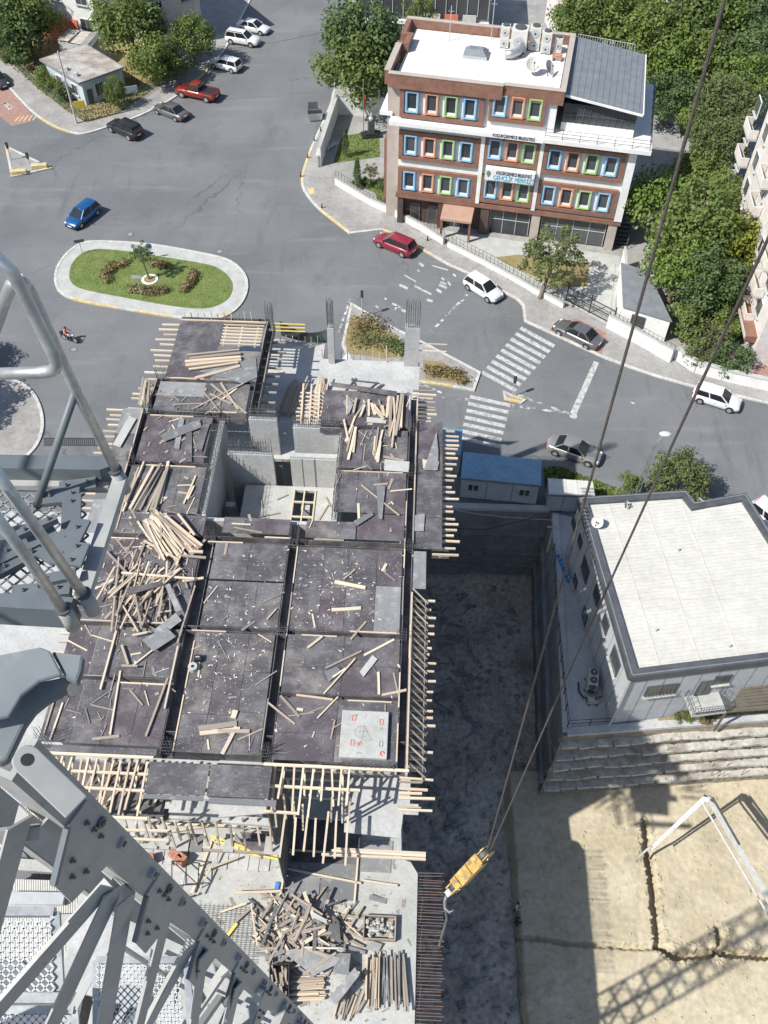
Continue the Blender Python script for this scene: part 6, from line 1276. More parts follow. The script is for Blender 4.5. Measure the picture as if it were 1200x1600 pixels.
RT = [(905, 25, 8, 4.2, 'broad', 'leaf', 'tree behind the roof units of the youth centre'), (952, 42, 8, 4.6, 'broad', 'leaf_lt', 'light green tree behind the grey lean-to roof'), (1010, 55, 7.5, 4.4, 'broad', 'leaf_lt', 'bright tree beside the half hidden white house'), (1022, 88, 7, 3.0, 'airy', 'leaf_y', 'yellowish tree right of the lean-to roof'),
      (1062, 25, 8, 4.8, 'broad', 'leaf', 'large green tree at the top edge right of the white house'), (1112, 32, 8, 4.6, 'broad', 'leaf', 'leafy tree crossed by the crane rope at the top edge'), (1165, 25, 8, 5.0, 'broad', 'leaf_dk', 'dark tree at the top right corner'), (1060, 95, 7, 4.2, 'broad', 'leaf', 'tree behind the youth centre terrace'), (1100, 95, 7, 4.4, 'broad', 'leaf', 'tree left of the big conifer behind the rope'),
      (1190, 90, 7, 4.4, 'broad', 'leaf_dk', 'dark tree right of the big conifer'), (1135, 165, 7, 4.0, 'dense', 'leaf_olive', 'tall olive coloured conifer near the apartment block'), (1120, 225, 5.5, 3.6, 'dense', 'leaf_olive', 'broad olive tree below the tall conifer'), (1045, 150, 5, 3.6, 'broad', 'leaf_dk', 'shaded tree at the youth centre terrace corner'), (1165, 130, 7, 3.6, 'broad', 'leaf', 'tree between the conifer and the apartment block'), (1090, 270, 4.5, 3.2, 'broad', 'leaf_lt', 'light tree in the middle of the garden'),
      (1040, 325, 5.5, 4.0, 'broad', 'leaf', 'wide tree behind the guard hut'), (1090, 345, 6, 4.6, 'broad', 'leaf', 'biggest garden tree between hut and apartment block'), (1130, 300, 5, 3.0, 'broad', 'leaf_lt', 'light tree against the apartment block corner'), (1148, 385, 5, 3.2, 'broad', 'leaf_y', 'yellow green tree beside the apartment block'), (1065, 410, 5, 3.6, 'broad', 'leaf', 'leafy tree overhanging the guard hut'), (1110, 430, 4, 3.2, 'broad', 'leaf_dk', 'dark tree behind the garden shrubs'),
      (1095, 190, 4, 3.0, 'broad', 'leaf', 'smaller tree in the shaded garden strip'), (1000, 20, 6, 3.0, 'dense', 'leaf', 'tree left of the half hidden white house')]
for k_, q in enumerate(RT):
    if q[5] == 'leaf' and k_ % 2: q = q[:5] + ('leaf_fresh',) + q[6:]
    ctree(q[0], q[1], q[2] + rt.uniform(-1.2, 1.2), q[3] * rt.uniform(.82, 1.02), *q[4:], group='trees in the garden behind the youth centre')
for (u, v, z, r_, k, l, lab) in ((1075, 500, 1.8, 2.2, 'bush', 'leaf', 'round garden shrub right of the guard hut'), (1112, 520, 1.6, 2.0, 'bush', 'leaf_olive', 'olive garden shrub above the weathered wall'), (1145, 560, 1.4, 1.8, 'bush', 'leaf_dk', 'dark garden shrub near the shop terrace'), (1090, 555, 1.0, 1.4, 'bush', 'leaf_olive', 'low olive shrub behind the weathered wall corner'), (1140, 500, 2.0, 1.9, 'bush', 'leaf_lt', 'light garden shrub by the apartment block'), (1120, 470, 2.2, 2.2, 'bush', 'leaf_dk', 'dark garden shrub under the trees')):
    ctree(u, v, z, r_, k, l, lab, name='shrub', cat='shrub', group='shrubs in the apartment garden')
ctree(1062, 748, 2.2, 2.5, 'dense', 'leaf_olive', 'round olive tree behind the grey building roof'); ctree(985, 757, 1.4, 1.1, 'bush', 'leaf', 'small green bush at the lamp post foot', name='shrub', cat='shrub')
p = G(234, 437, .15); tree(p, 2.9, 1.35, 'airy', 'leaf_dk', 'young tree with white painted foot on the oval median', lean=(-.4, .3)); o = tag(MB().prism([(p.x + .85 * math.cos(k * .4), p.y + .85 * math.sin(k * .4)) for k in range(16)], .1, .22).build('tree_ring', M['white']), 'white painted ring round the median tree', 'tree ring')
MB().prism([(p.x + .6 * math.cos(k * .4), p.y + .6 * math.sin(k * .4)) for k in range(16)], .221, .24).build('soil', M['drygrass'], o)
tree(Vector((-40.2, 56.2, 0)), 4.5, 3.4, 'broad', 'leaf', 'street tree just outside the left edge casting its shade on the plaza'); tree(Vector((-41.0, 63.0, 0)), 4.2, 2.6, 'broad', 'leaf', 'second street tree outside the left edge')
# dry hedges on the median and the triangular island
def hedge(pts, r_, h, leaf, label, z=.14, seed=1):
    rg = random.Random(seed); t = thing('hedge', label, 'hedge', G(*pts[0], z)); o = Vector(t.location); m = MB(); tw = MB()
    P_ = [G(u, v, z) for u, v in pts]; 
    for a, b in zip(P_, P_[1:]):
        n = max(2, int((b - a).length / (r_ * .45)))
        for i in range(n):
            c = a.lerp(b, i / n) - o + Vector((rg.uniform(-.2, .2), rg.uniform(-.2, .2), h * .45))
            tw.tube([(c.x, c.y, 0), (c.x + rg.uniform(-.2, .2), c.y + rg.uniform(-.2, .2), h * .8)], .02, 4)
            hk_ = rg.uniform(.6, 1.3)
            for _ in range(75):
                d = Vector((rg.gauss(0, 1), rg.gauss(0, 1), rg.gauss(.2, 1))).normalized(); p = c + Vector((d.x * r_ * 1.25, d.y * r_ * 1.25, d.z * h * .5 * hk_)) * rg.uniform(.3, 1.15); a_ = d.cross(Vector((rg.gauss(0, 1), rg.gauss(0, 1), 1))).normalized(); b_ = d.cross(a_); L = .11 * rg.uniform(.5, 1.6)
                m.add([p - a_ * L, p + b_ * L * .6, p + a_ * L, p - b_ * L * .6], [(0, 1, 2, 3)])
    m.build('foliage', M[leaf], t); tw.build('stems', M['bark'], t); return t
hedge([(192, 414), (178, 416), (168, 428), (165, 442)], .5, .6, 'leaf_dry', 'dry curved hedge at the left of the median lawn', seed=2); hedge([(303, 427), (300, 438), (292, 450), (288, 458)], .5, .6, 'leaf_dry', 'dry curved hedge at the right of the median lawn', seed=3)
hedge([(208, 452), (225, 458), (245, 457), (262, 452)], .55, .6, 'leaf_dry', 'dry hedge on the near side of the median lawn', seed=4); hedge([(238, 410), (250, 414), (262, 418)], .5, .5, 'leaf_dry', 'short dry hedge behind the median tree', seed=5)
hedge([(552, 530), (560, 512), (580, 506), (600, 520)], 1.0, 1.5, 'leaf_dry', 'tall dry bush on the triangular island', seed=6); hedge([(560, 540), (585, 535), (605, 545), (620, 555)], 1.0, 1.4, 'leaf_olive', 'half green bush on the triangular island behind the slab', seed=7); hedge([(612, 540), (628, 552), (625, 562)], .8, 1.2, 'leaf', 'green bush beside the tall right column', seed=8)
hedge([(668, 580), (690, 582), (712, 588), (728, 597)], .6, .7, 'leaf_dry', 'low dry bush at the tip of the triangular island', seed=9)
for k, (u, v) in enumerate(((1065, 1118), (1078, 1117), (1100, 1115), (1115, 1113))): ctree(u, v, .5, .55 if k != 2 else .75, 'bush', 'leaf_dry' if k == 2 else 'leaf_olive', ('olive plant on the verge by the balcony, leftmost of four', 'second verge plant left of the balcony', 'dry brown plant under the balcony', 'small plant right under the balcony')[k], name='verge_plant', cat='plant')
# grass strips
g1 = px([(848, 733), (872, 728), (965, 764), (985, 775), (935, 795), (852, 765)]); struct(MB().prism(g1, -.02, .02).build('verge', M['grass'])); tufts('grass', g1, 2500, .2, M['grass'], .02, rnd, 'grass verge behind the site containers')
tufts('grass', px([(546, 285), (585, 300), (590, 312), (615, 330), (612, 300), (600, 280), (568, 280)], .14) , 2500, .12, M['grass'], .16, rnd, 'small lawn by the youth centre corner'); tufts('grass', LAWN2, 2500, .12, M['grass'], .16, rnd, 'lawn of the bust garden')
tufts('grass', px([(0, 90), (60, 140), (110, 178), (135, 192), (185, 178), (225, 150), (255, 130), (200, 120), (150, 165), (60, 100)], .12), 6000, .22, M['drygrass'], .13, rnd, 'dry grass inside the corner fence')

# ================================================================ VEHICLES
def car(u0, v0, u1, v1, L, W, Hh, style, paint, label, front='b', grp=None):
    a, b = G(u0, v0, .5), G(u1, v1, .5)
    if front == 'a': a, b = b, a
    d = b - a; c = (a + b) / 2
    return build_car((c.x, c.y, 0), math.atan2(d.y, d.x), L * 1.06, W * 1.05, Hh * 1.04, style, paint, label)
def build_car(loc, rz_, L, W, Hh, style, paint, label, z=.006):
    t = thing('parked_car' if 'driving' not in label else 'moving_car', label, 'car' if style != 'pickup' else 'pickup', (loc[0], loc[1], z), rz_)
    P_ = paint; hw = W / 2; bz = Hh * .62
    st = {'hatch': [(-.5, .74, .36, .60), (-.485, .88, .30, bz * .92), (-.42, .97, .22, bz), (-.2, 1, .2, bz), (.1, 1, .2, bz * .98), (.24, .99, .2, bz * .94), (.36, .96, .2, bz * .86), (.45, .88, .24, bz * .76), (.5, .7, .32, bz * .58)],
          'sedan': [(-.5, .74, .36, bz * .75), (-.485, .88, .3, bz * .93), (-.42, .96, .22, bz * .98), (-.25, 1, .2, bz), (.1, 1, .2, bz * .97), (.22, .99, .2, bz * .92), (.36, .95, .2, bz * .84), (.45, .86, .24, bz * .74), (.5, .68, .32, bz * .56)],
          'suv': [(-.5, .78, .42, bz * .7), (-.485, .9, .34, bz * .96), (-.42, .97, .26, bz), (-.2, 1, .25, bz), (.1, 1, .25, bz), (.24, .99, .25, bz * .97), (.38, .97, .25, bz * .92), (.46, .9, .3, bz * .82), (.5, .74, .4, bz * .6)],
          'pickup': [(-.5, .9, .5, bz * .6), (-.495, .95, .42, bz * .92), (-.42, .97, .36, bz * .93), (-.2, .98, .34, bz * .94), (.1, 1, .34, bz * .97), (.22, .99, .34, bz * .96), (.38, .97, .34, bz * .92), (.46, .92, .38, bz * .84), (.5, .8, .45, bz * .6)]}[style if style != 'van' else 'suv']
    vs = []; fs = []; k = 10
    for (x, w_, zl, zt) in st:
        w2 = hw * w_
        vs += [(x * L, -w2 * .9, zl), (x * L, -w2, zl + .14), (x * L, -w2 * 1.0, zt * .72), (x * L, -w2 * .96, zt * .93), (x * L, -w2 * .84, zt), (x * L, w2 * .84, zt), (x * L, w2 * .96, zt * .93), (x * L, w2, zt * .72), (x * L, w2, zl + .14), (x * L, w2 * .9, zl)]
    for i in range(len(st) - 1):
        for j in range(k): fs.append((i * k + j, i * k + (j + 1) % k, (i + 1) * k + (j + 1) % k, (i + 1) * k + j)[::-1])
    fs.append(tuple(range(k))); fs.append(tuple((len(st) - 1) * k + j for j in range(k))[::-1])
    MB().add(vs, fs).build('body', P_, t, smooth=True)
    # cabin
    xr, xrt, xft, xf = {'hatch': (-.47, -.40, .06, .25), 'sedan': (-.36, -.2, .06, .23), 'suv': (-.475, -.43, .07, .24), 'pickup': (-.12, -.09, .1, .23), 'van': (-.48, -.46, .24, .36)}[style]
    zb = bz * .965; zt = Hh; wb, wt = hw * .87, hw * .68
    Bf, Br, Tf, Tr = (xf * L, zb), (xr * L, zb), (xft * L, zt - .06), (xrt * L, zt - .06)
    def q(nm, pts, mat): return MB().add(pts, [(0, 1, 2, 3)]).build(nm, mat, t)
    q('windscreen', [(Bf[0], -wb, zb), (Bf[0], wb, zb), (Tf[0], wt, Tf[1]), (Tf[0], -wt, Tf[1])], M['carglass']); q('rear_window', [(Br[0], wb, zb), (Br[0], -wb, zb), (Tr[0], -wt, Tr[1]), (Tr[0], wt, Tr[1])], M['carglass'])
    mb_, mt_ = (Bf[0] + Br[0]) / 2 - .02 * L, (Tf[0] + Tr[0]) / 2 - .02 * L
    for s_ in (-1, 1):
        for (x0, x1, y0, y1) in ((Br[0], mb_, Tr[0], mt_), (mb_, Bf[0], mt_, Tf[0])):
            pts = [(x0, s_ * wb, zb), (x1, s_ * wb, zb), (y1, s_ * wt, Tf[1]), (y0, s_ * wt, Tf[1])]; q('side_window', pts if s_ < 0 else pts[::-1], M['carglass'])
        for (p0, p1) in (((Bf[0], wb), (Tf[0], wt)), ((mb_, wb + .01), (mt_, wt + .01)), ((Br[0], wb), (Tr[0], wt))): MB().bar((p0[0], s_ * p0[1], zb - .03), (p1[0], s_ * p1[1], zt - .05), .09, .06).build('pillar', P_, t)
    n = 5; vs = []; fs = []
    for i in range(n + 1):
        for j in range(n + 1):
            x = Tr[0] - .04 + (Tf[0] - Tr[0] + .08) * i / n; yy = (j / n - .5) * 2; vs.append((x, yy * (wt + .03), zt - .07 + .07 * (1 - yy * yy) ** .5 * (1 - (2 * i / n - 1) ** 2 * .4)))
    for i in range(n):
        for j in range(n): fs.append((i * (n + 1) + j, (i + 1) * (n + 1) + j, (i + 1) * (n + 1) + j + 1, i * (n + 1) + j + 1))
    m = MB().add(vs, fs); m.box(Tr[0] - .03, -wt - .02, zt - .12, Tf[0] + .03, wt + .02, zt - .07); ro = m.build('roof', P_, t, smooth=True)
    if style == 'suv':
        for s_ in (-1, 1): MB().bar((Tr[0] + .1, s_ * wt * .92, zt + .02), (Tf[0] - .1, s_ * wt * .92, zt + .02), .05, .05).build('roof_rail', M['black'], ro)
    if style == 'pickup':
        MB().box(-.47 * L, -hw * .78, bz * .7, -.13 * L, hw * .78, bz * .955).build('load_bed', M['black'], t)
        for s_ in (-1, 1): MB().box(-.475 * L, s_ * hw * .88 - .07, bz * .9, -.13 * L, s_ * hw * .88 + .07, bz * 1.02).build('bed_side', P_, t)
        MB().box(-.49 * L, -hw * .85, bz * .6, -.475 * L, hw * .85, bz * 1.0).build('tailgate', P_, t); MB().bar((-.13 * L, -hw * .75, zt - .15), (-.13 * L, hw * .75, zt - .15), .08, .08).build('roll_bar', M['chrome'], t)
    for s_ in (-1, 1):
        MB().ell((.455 * L, s_ * hw * .66, bz * .66), .14, .17, .09, 8, 5).build('headlight', M['lamp_w'], t, smooth=True); MB().box(-.499 * L, s_ * hw * .7 - .13, bz * .68, -.47 * L, s_ * hw * .7 + .13, bz * .9).build('taillight', M['lamp_r'], t)
        MB().ell((Bf[0] - .12 * L * .5, s_ * (hw + .08), zb + .03), .08, .11, .08, 8, 5).build('wing_mirror', P_, t, smooth=True)
        for x in (-.305, .31):
            r_ = Hh * .215; wh = MB().tube([(x * L, s_ * (hw - .2), r_), (x * L, s_ * (hw + .012), r_)], r_, 16).build('wheel', M['tyre'], t); MB().tube([(x * L, s_ * (hw + .012), r_), (x * L, s_ * (hw + .022), r_)], r_ * .62, 12).build('rim', M['rim'], wh)
            MB().tube([(x * L, s_ * (hw - .25), r_ * 1.05), (x * L, s_ * (hw + .004), r_ * 1.05)], r_ * 1.16, 16).build('wheel_arch', M['black'], t)
            if style != 'van': MB().box((x + .3) * L * .5 - .1, s_ * (hw + .001) - .02, zb - .2, (x + .3) * L * .5 + .1, s_ * (hw + .001) + .02, zb - .16).build('door_handle', M['chrome'], t)
    MB().box(.498 * L, -.26, .4, .505 * L, .26, .52).build('number_plate', M['plate'], t); MB().box(-.506 * L, -.26, .6, -.5 * L, .26, .72).build('number_plate', M['plate'], t); MB().box(.485 * L, -hw * .5, .3, .497 * L, hw * .5, .4).build('grille', M['black'], t); MB().box(.47 * L, -hw * .45, bz * .52, .502 * L, hw * .45, bz * .62).build('grille', M['black'], t)
    MB().box(.44 * L, -hw * .8, .24, .5 * L, hw * .8, .3).build('front_bumper', M['black'], t); MB().box(-.503 * L, -hw * .8, .32, -.46 * L, hw * .8, .46).build('rear_bumper', M['black'], t)
    return t
PW = carpaint('white_car_paint', (.62, .63, .64), 0); PS = carpaint('silver_car_paint', (.4, .39, .36), .6); PG = carpaint('grey_car_paint', (.2, .2, .205), .6); PGD = carpaint('graphite_car_paint', (.1, .1, .105), .6); PD = carpaint('dark_car_paint', (.02, .022, .024), .3); PR = carpaint('crimson_car_paint', (.27, .025, .05), .3); PRO = carpaint('rust_red_car_paint', (.25, .035, .025), .3); PB = carpaint('blue_car_paint', (.015, .1, .27), .4); PGR = carpaint('dark_green_paint', (.02, .035, .025), .2)
car(371, 38, 421, 48, 4.5, 1.76, 1.45, 'sedan', PW, 'white saloon, farthest of the cars parked before the beige house')
car(357, 58, 403, 66, 4.5, 1.8, 1.62, 'suv', PW, 'white estate with roof rails parked below the farthest saloon')
car(330, 95, 376, 107, 4.2, 1.76, 1.48, 'hatch', PW, 'white hatchback parked next to the red pickup', 'a')
car(277, 139, 340, 152, 5.3, 1.95, 1.82, 'pickup', PRO, 'dark red double cab pickup parked at the kerb', 'a')
car(242, 164, 292, 184, 4.6, 1.8, 1.44, 'sedan', PG, 'grey saloon parked between the pickup and the dark estate', 'a')
car(172, 192, 219, 213, 4.6, 1.86, 1.65, 'suv', PD, 'black sport utility car parked at the corner kerb', 'a')
car(109, 353, 149, 321, 4.2, 1.78, 1.5, 'hatch', PB, 'blue hatchback driving past the oval median', 'a')
car(589, 370, 646, 394, 4.5, 1.82, 1.58, 'hatch', PR, 'crimson hatchback at the kerb left of the entrance canopy', 'a')
car(730, 435, 781, 467, 4.1, 1.76, 1.48, 'hatch', PW, 'white hatchback driving along the kerb in front of the street tree')
car(871, 506, 935, 538, 4.7, 1.82, 1.45, 'sedan', PG, 'grey saloon parked on the brick crossing before the gate', 'a')
car(1090, 613, 1151, 632, 4.1, 1.74, 1.45, 'hatch', PW, 'white hatchback driving at the right edge of the road')
car(862, 692, 934, 716, 4.5, 1.76, 1.46, 'sedan', PS, 'silver beige saloon driving behind the site container')
car(548, 50, 556, 20, 4.8, 1.9, 2.0, 'van', PGR, 'dark green van parked behind the big street tree')
car(1192, 800, 1225, 826, 4.2, 1.76, 1.5, 'hatch', PW, 'white car cut by the right edge behind the grey building')
car(-12, 118, 2, 130, 4.2, 1.76, 1.5, 'hatch', PGD, 'dark car cut by the left edge above the red bay')

# ================================================================ PEOPLE, MOTORCYCLE
def skin_body(name, J, E, mats, split, parent=None, loc=(0, 0, 0), rz_=0):
    """one continuous body grown over a skeleton; split(z) picks the clothing material"""
    names = list(J); me = bpy.data.meshes.new(name); me.from_pydata([J[n][:3] for n in names], [(names.index(a), names.index(b)) for a, b in E], [])
    o = mobj(name, me); o.modifiers.new('skin', 'SKIN'); sv = me.skin_vertices
    if not sv: me.attributes.new('skin', 'FLOAT', 'POINT')
    for i, n in enumerate(names): me.skin_vertices[0].data[i].radius = (J[n][3], J[n][3])
    me.skin_vertices[0].data[names.index('pelvis')].use_root = True
    s_ = o.modifiers.new('sub', 'SUBSURF'); s_.levels = 1; s_.render_levels = 1
    dg = bpy.context.evaluated_depsgraph_get(); m2 = bpy.data.meshes.new_from_object(o.evaluated_get(dg)); bpy.data.objects.remove(o)
    m2.materials.clear()
    for m in mats: m2.materials.append(M[m])
    for p in m2.polygons: p.material_index = split(p.center); p.use_smooth = True
    r_ = mobj(name, m2, parent, loc, rz_); return r_
def head(o, c, mat_hair, helmet=False):
    MB().ell(c, .095, .085, .12, 12, 8).build('head', M['skin'], o, smooth=True)
    h = MB(); h.ell((c[0] - .012, c[1], c[2] + .03), .112 if not helmet else .14, .1 if not helmet else .13, .11 if not helmet else .135, 12, 8); h.build('helmet' if helmet else 'hair', M[mat_hair], o, smooth=True)
def standing(loc, rz_, label, top, helmet):
    t = thing('person', label, 'person', loc, rz_)
    J = {'pelvis': (0, 0, .93, .13), 'waist': (0, 0, 1.1, .12), 'chest': (.02, 0, 1.32, .15), 'neck': (.02, 0, 1.48, .055), 'nk2': (.03, 0, 1.55, .05), 'shl': (.02, .19, 1.4, .06), 'shr': (.02, -.19, 1.4, .06), 'ell': (.06, .27, 1.14, .045), 'elr': (.1, -.25, 1.15, .045), 'wrl': (.22, .2, .98, .035), 'wrr': (.26, -.15, 1.05, .035), 'hpl': (0, .1, .88, .09), 'hpr': (0, -.1, .88, .09), 'knl': (.03, .12, .48, .065), 'knr': (.0, -.12, .48, .065), 'anl': (0, .13, .09, .045), 'anr': (-.04, -.13, .09, .045), 'tol': (.14, .14, .05, .035), 'tor': (.1, -.14, .05, .035)}
    E_ = [('pelvis', 'waist'), ('waist', 'chest'), ('chest', 'neck'), ('neck', 'nk2'), ('chest', 'shl'), ('chest', 'shr'), ('shl', 'ell'), ('shr', 'elr'), ('ell', 'wrl'), ('elr', 'wrr'), ('pelvis', 'hpl'), ('pelvis', 'hpr'), ('hpl', 'knl'), ('hpr', 'knr'), ('knl', 'anl'), ('knr', 'anr'), ('anl', 'tol'), ('anr', 'tor')]
    skin_body('body', J, E_, (top, 'cloth_dk', 'skin'), lambda c: 1 if c.z < .97 and abs(c.y) < .2 and c.x < .15 else (2 if c.z > 1.47 else 0), t); head(t, (.04, 0, 1.66), 'yellow' if helmet else 'cloth_dk', helmet)
    for s_ in (-1, 1):
        w_ = Vector((.26, -.15, 1.05)) if s_ < 0 else Vector((.22, .2, .98)); h = MB(); h.ell(w_ + Vector((.05, 0, -.03)), .05, .025, .045, 8, 5)
        for k in range(4): f0 = w_ + Vector((.08, (k - 1.5) * .018, -.05)); h.tube([f0, f0 + Vector((.035 + .008 * (1.5 - abs(k - 1.5)), 0, -.02)), f0 + Vector((.05, 0, -.05))], .009, 5)
        h.tube([w_ + Vector((.03, s_ * -.02, -.02)), w_ + Vector((.06, s_ * -.05, -.03))], .011, 5); h.build('hand', M['skin'], t, smooth=True)
p = G(806, 1419, -8.0); standing((p.x, p.y, sand_h(p.x, p.y)), -.6, 'worker in dark clothes standing at the sand edge, farther of two', 'cloth_w', False)
p = G(807, 1442, -8.0); standing((p.x, p.y, sand_h(p.x, p.y)), .5, 'worker in dark clothes standing at the sand edge, nearer of two', 'cloth_dk', False)
a, b = G(93, 521, .6), G(121, 530, .6); c = (a + b) / 2; d = b - a; rz_ = math.atan2(d.y, d.x)
mo_ = thing('motorcycle', 'small grey motorcycle ridden across the open road', 'motorcycle', (c.x, c.y, .006), rz_)
for x in (-.62, .66):
    n = 18; R_ = .3; w_ = MB(); ring = [(x + R_ * math.cos(2 * math.pi * i / n), 0, R_ + R_ * math.sin(2 * math.pi * i / n)) for i in range(n + 1)]; w_.tube(ring, .055, 6, cap=False); wo = w_.build('wheel', M['tyre'], mo_); MB().tube([(x, -.02, R_), (x, .02, R_)], .2, 12).build('rim', M['rim'], wo)
MB().tube([(.66, 0, .3), (.5, 0, .75), (.42, 0, 1.0)], .04, 6).build('fork', M['chrome'], mo_); MB().tube([(.4, -.36, 1.02), (.46, -.1, 1.0), (.46, .1, 1.0), (.4, .36, 1.02)], .018, 6).build('handlebar', M['black'], mo_)
MB().ell((.15, 0, .78), .3, .15, .14, 10, 6).build('fuel_tank', M['clad'], mo_, smooth=True); MB().ell((-.35, 0, .76), .42, .14, .07, 10, 6).build('seat', M['black'], mo_, smooth=True); MB().box(-.2, -.13, .25, .25, .13, .6).build('engine', M['clad_dk'], mo_); MB().tube([(.1, -.16, .3), (-.7, -.18, .38)], .05, 8).build('exhaust', M['chrome'], mo_); MB().ell((.55, 0, .9), .1, .1, .1, 8, 6).build('headlight', M['lamp_w'], mo_); MB().box(-.85, -.16, .7, -.6, .16, .95).build('rear_box', M['black'], mo_)
ri = thing('person', 'motorcyclist in an orange red top riding the small motorcycle', 'person', (c.x, c.y, .006), rz_)
J = {'pelvis': (-.35, 0, .9, .14), 'waist': (-.31, 0, 1.06, .12), 'chest': (-.2, 0, 1.28, .15), 'neck': (-.14, 0, 1.43, .055), 'nk2': (-.12, 0, 1.5, .05), 'shl': (-.18, .19, 1.36, .06), 'shr': (-.18, -.19, 1.36, .06), 'ell': (.06, .3, 1.16, .045), 'elr': (.06, -.3, 1.16, .045), 'wrl': (.32, .34, 1.06, .034), 'wrr': (.32, -.34, 1.06, .034), 'hpl': (-.3, .11, .87, .09), 'hpr': (-.3, -.11, .87, .09), 'knl': (.12, .2, .78, .07), 'knr': (.12, -.2, .78, .07), 'anl': (-.05, .19, .36, .045), 'anr': (-.05, -.19, .36, .045), 'tol': (.1, .2, .31, .035), 'tor': (.1, -.2, .31, .035)}
E_ = [('pelvis', 'waist'), ('waist', 'chest'), ('chest', 'neck'), ('neck', 'nk2'), ('chest', 'shl'), ('chest', 'shr'), ('shl', 'ell'), ('shr', 'elr'), ('ell', 'wrl'), ('elr', 'wrr'), ('pelvis', 'hpl'), ('pelvis', 'hpr'), ('hpl', 'knl'), ('hpr', 'knr'), ('knl', 'anl'), ('knr', 'anr'), ('anl', 'tol'), ('anr', 'tor')]
skin_body('body', J, E_, ('orange', 'cloth_dk', 'skin'), lambda q: 1 if q.z < .98 and abs(q.y) < .28 else (2 if q.z > 1.42 or q.x > .2 else 0), ri); head(ri, (-.08, 0, 1.61), 'black', True)
for s_ in (-1, 1):
    h = MB(); h.ell((.38, s_ * .35, 1.04), .05, .04, .03, 8, 5)
    for k in range(4): h.tube([(.41, s_ * (.32 + k * .02), 1.05), (.445, s_ * (.32 + k * .02), 1.03), (.43, s_ * (.32 + k * .02), .995), (.4, s_ * (.32 + k * .02), .99)], .01, 5)
    h.tube([(.37, s_ * .3, 1.03), (.41, s_ * .29, 1.0)], .011, 5); h.build('hand', M['skin'], ri, smooth=True)

# ================================================================ STREET FURNITURE
def signal(u, v, vt, label, arm=0, faces=1):
    p = G(u, v, .13); t = thing('traffic_signal', label, 'traffic light', p); h = zat(p, vt) - .13; MB().tube([(0, 0, 0), (0, 0, h)], [.05, .04], 8).build('pole', M['clad'], t)
    hd = MB().box(-.13, -.11, h - .6, .13, .11, h + .1).build('signal_head', M['black'], t)
    for k, m in enumerate(('clad_dk', 'clad_dk', 'clad_dk')): MB().tube([(0, -.12, h - .05 - k * .25), (0, -.15, h - .05 - k * .25)], .09, 10).build('lens', M[m], hd)
signal(566, 494, 456, 'tall traffic signal on the triangular island'); signal(801, 618, 590, 'traffic signal on the little island between the crossings'); signal(47, 258, 240, 'small signal on the left triangular island'); signal(18, 250, 224, 'signal at the tip of the left triangular island')
def sign(u, v, vt, label, kind='round', mat='sign_b', rz_=0):
    p = G(u, v, .13); t = thing('road_sign', label, 'road sign', p, rz_); h = max(1.6, zat(p, vt) - .13); MB().tube([(0, 0, 0), (0, 0, h)], .035, 6).build('post', M['clad'], t)
    if kind == 'round': MB().tube([(0, -.05, h), (0, -.08, h)], .32, 16).build('sign_face', M[mat], t); MB().bar((-.12, -.09, h + .12), (.12, -.09, h - .12), .06, .02).build('arrow', M['roof_w'], t)
    else: MB().box(-.5, -.08, h - .2, .5, -.05, h + .15).build('sign_face', M[mat], t)
sign(237, 404, 386, 'round blue sign on the far side of the median'); sign(129, 396, 381, 'grey sign at the left end of the median', 'plate', 'clad_dk', .3); sign(222, 467, 432, 'thin post on the near side of the median', 'plate', 'clad'); sign(405, 532 - 80, 430, 'thin sign post at the kerb of the crossing road', 'plate', 'clad') if False else None
# planters on the left island
for (u, v, lab) in ((30, 271, 'left yellow concrete block on the left triangular island'), (62, 262, 'right yellow concrete block on the left triangular island')):
    p = G(u, v, .13); o = bevel(tag(MB().box(-.9, -.3, 0, .9, .3, .45).build('concrete_block', M['kerb_y'], None, loc=p, rz=.2), lab, 'block'), .05, 2)
# lattice lamp post behind the grey building
p = G(990, 788); lp_ = thing('lamp_post', 'lattice lamp post with a white lamp head behind the grey building', 'lamp post', p); h = zat(p, 697); m = MB()
for s_ in (-1, 1): m.tube([(s_ * .18, 0, 0), (s_ * .08, 0, h)], .035, 6)
m.build('pole', M['galv'], lp_); m = MB(); k = int(h / .45)
for i in range(k): z0, z1 = h * i / k, h * (i + 1) / k; w0, w1 = .18 - .1 * i / k, .18 - .1 * (i + 1) / k; m.tube([(-w0 if i % 2 else w0, 0, z0), (w1 if i % 2 else -w1, 0, z1)], .02, 4)
m.build('lacing', M['galv'], lp_); MB().tube([(0, 0, h), (.1, 0, h + .5), (.5, .3, h + .8)], .04, 6).build('arm', M['galv'], lp_); MB().ell((.75, .5, h + .85), .5, .28, .16, 12, 6).build('lamp_head', M['roof_w'], lp_, smooth=True); MB().bar((-.7, 0, h), (.3, 0, h), .05, .05).build('cross_arm', M['galv'], lp_)
pole(530, 130, 42, 'thin lamp pole at the edge of the big street tree', .06, (-.6, 0), 'galv', 'lamp_post', 'lamp post')
# overhead wires
def wire(pts, label): tag(MB().tube(pts, .018, 4).build('overhead_wire', M['black']), label, 'wire')
def sag(a, b, s_, n=14): return [a.lerp(b, i / n) - Vector((0, 0, s_ * 4 * (i / n) * (1 - i / n))) for i in range(n + 1)]
wire(sag(G(120, 83, 8), G(526, 45, 8.5), 1.2), 'overhead wire crossing from the corner pole to the street tree')
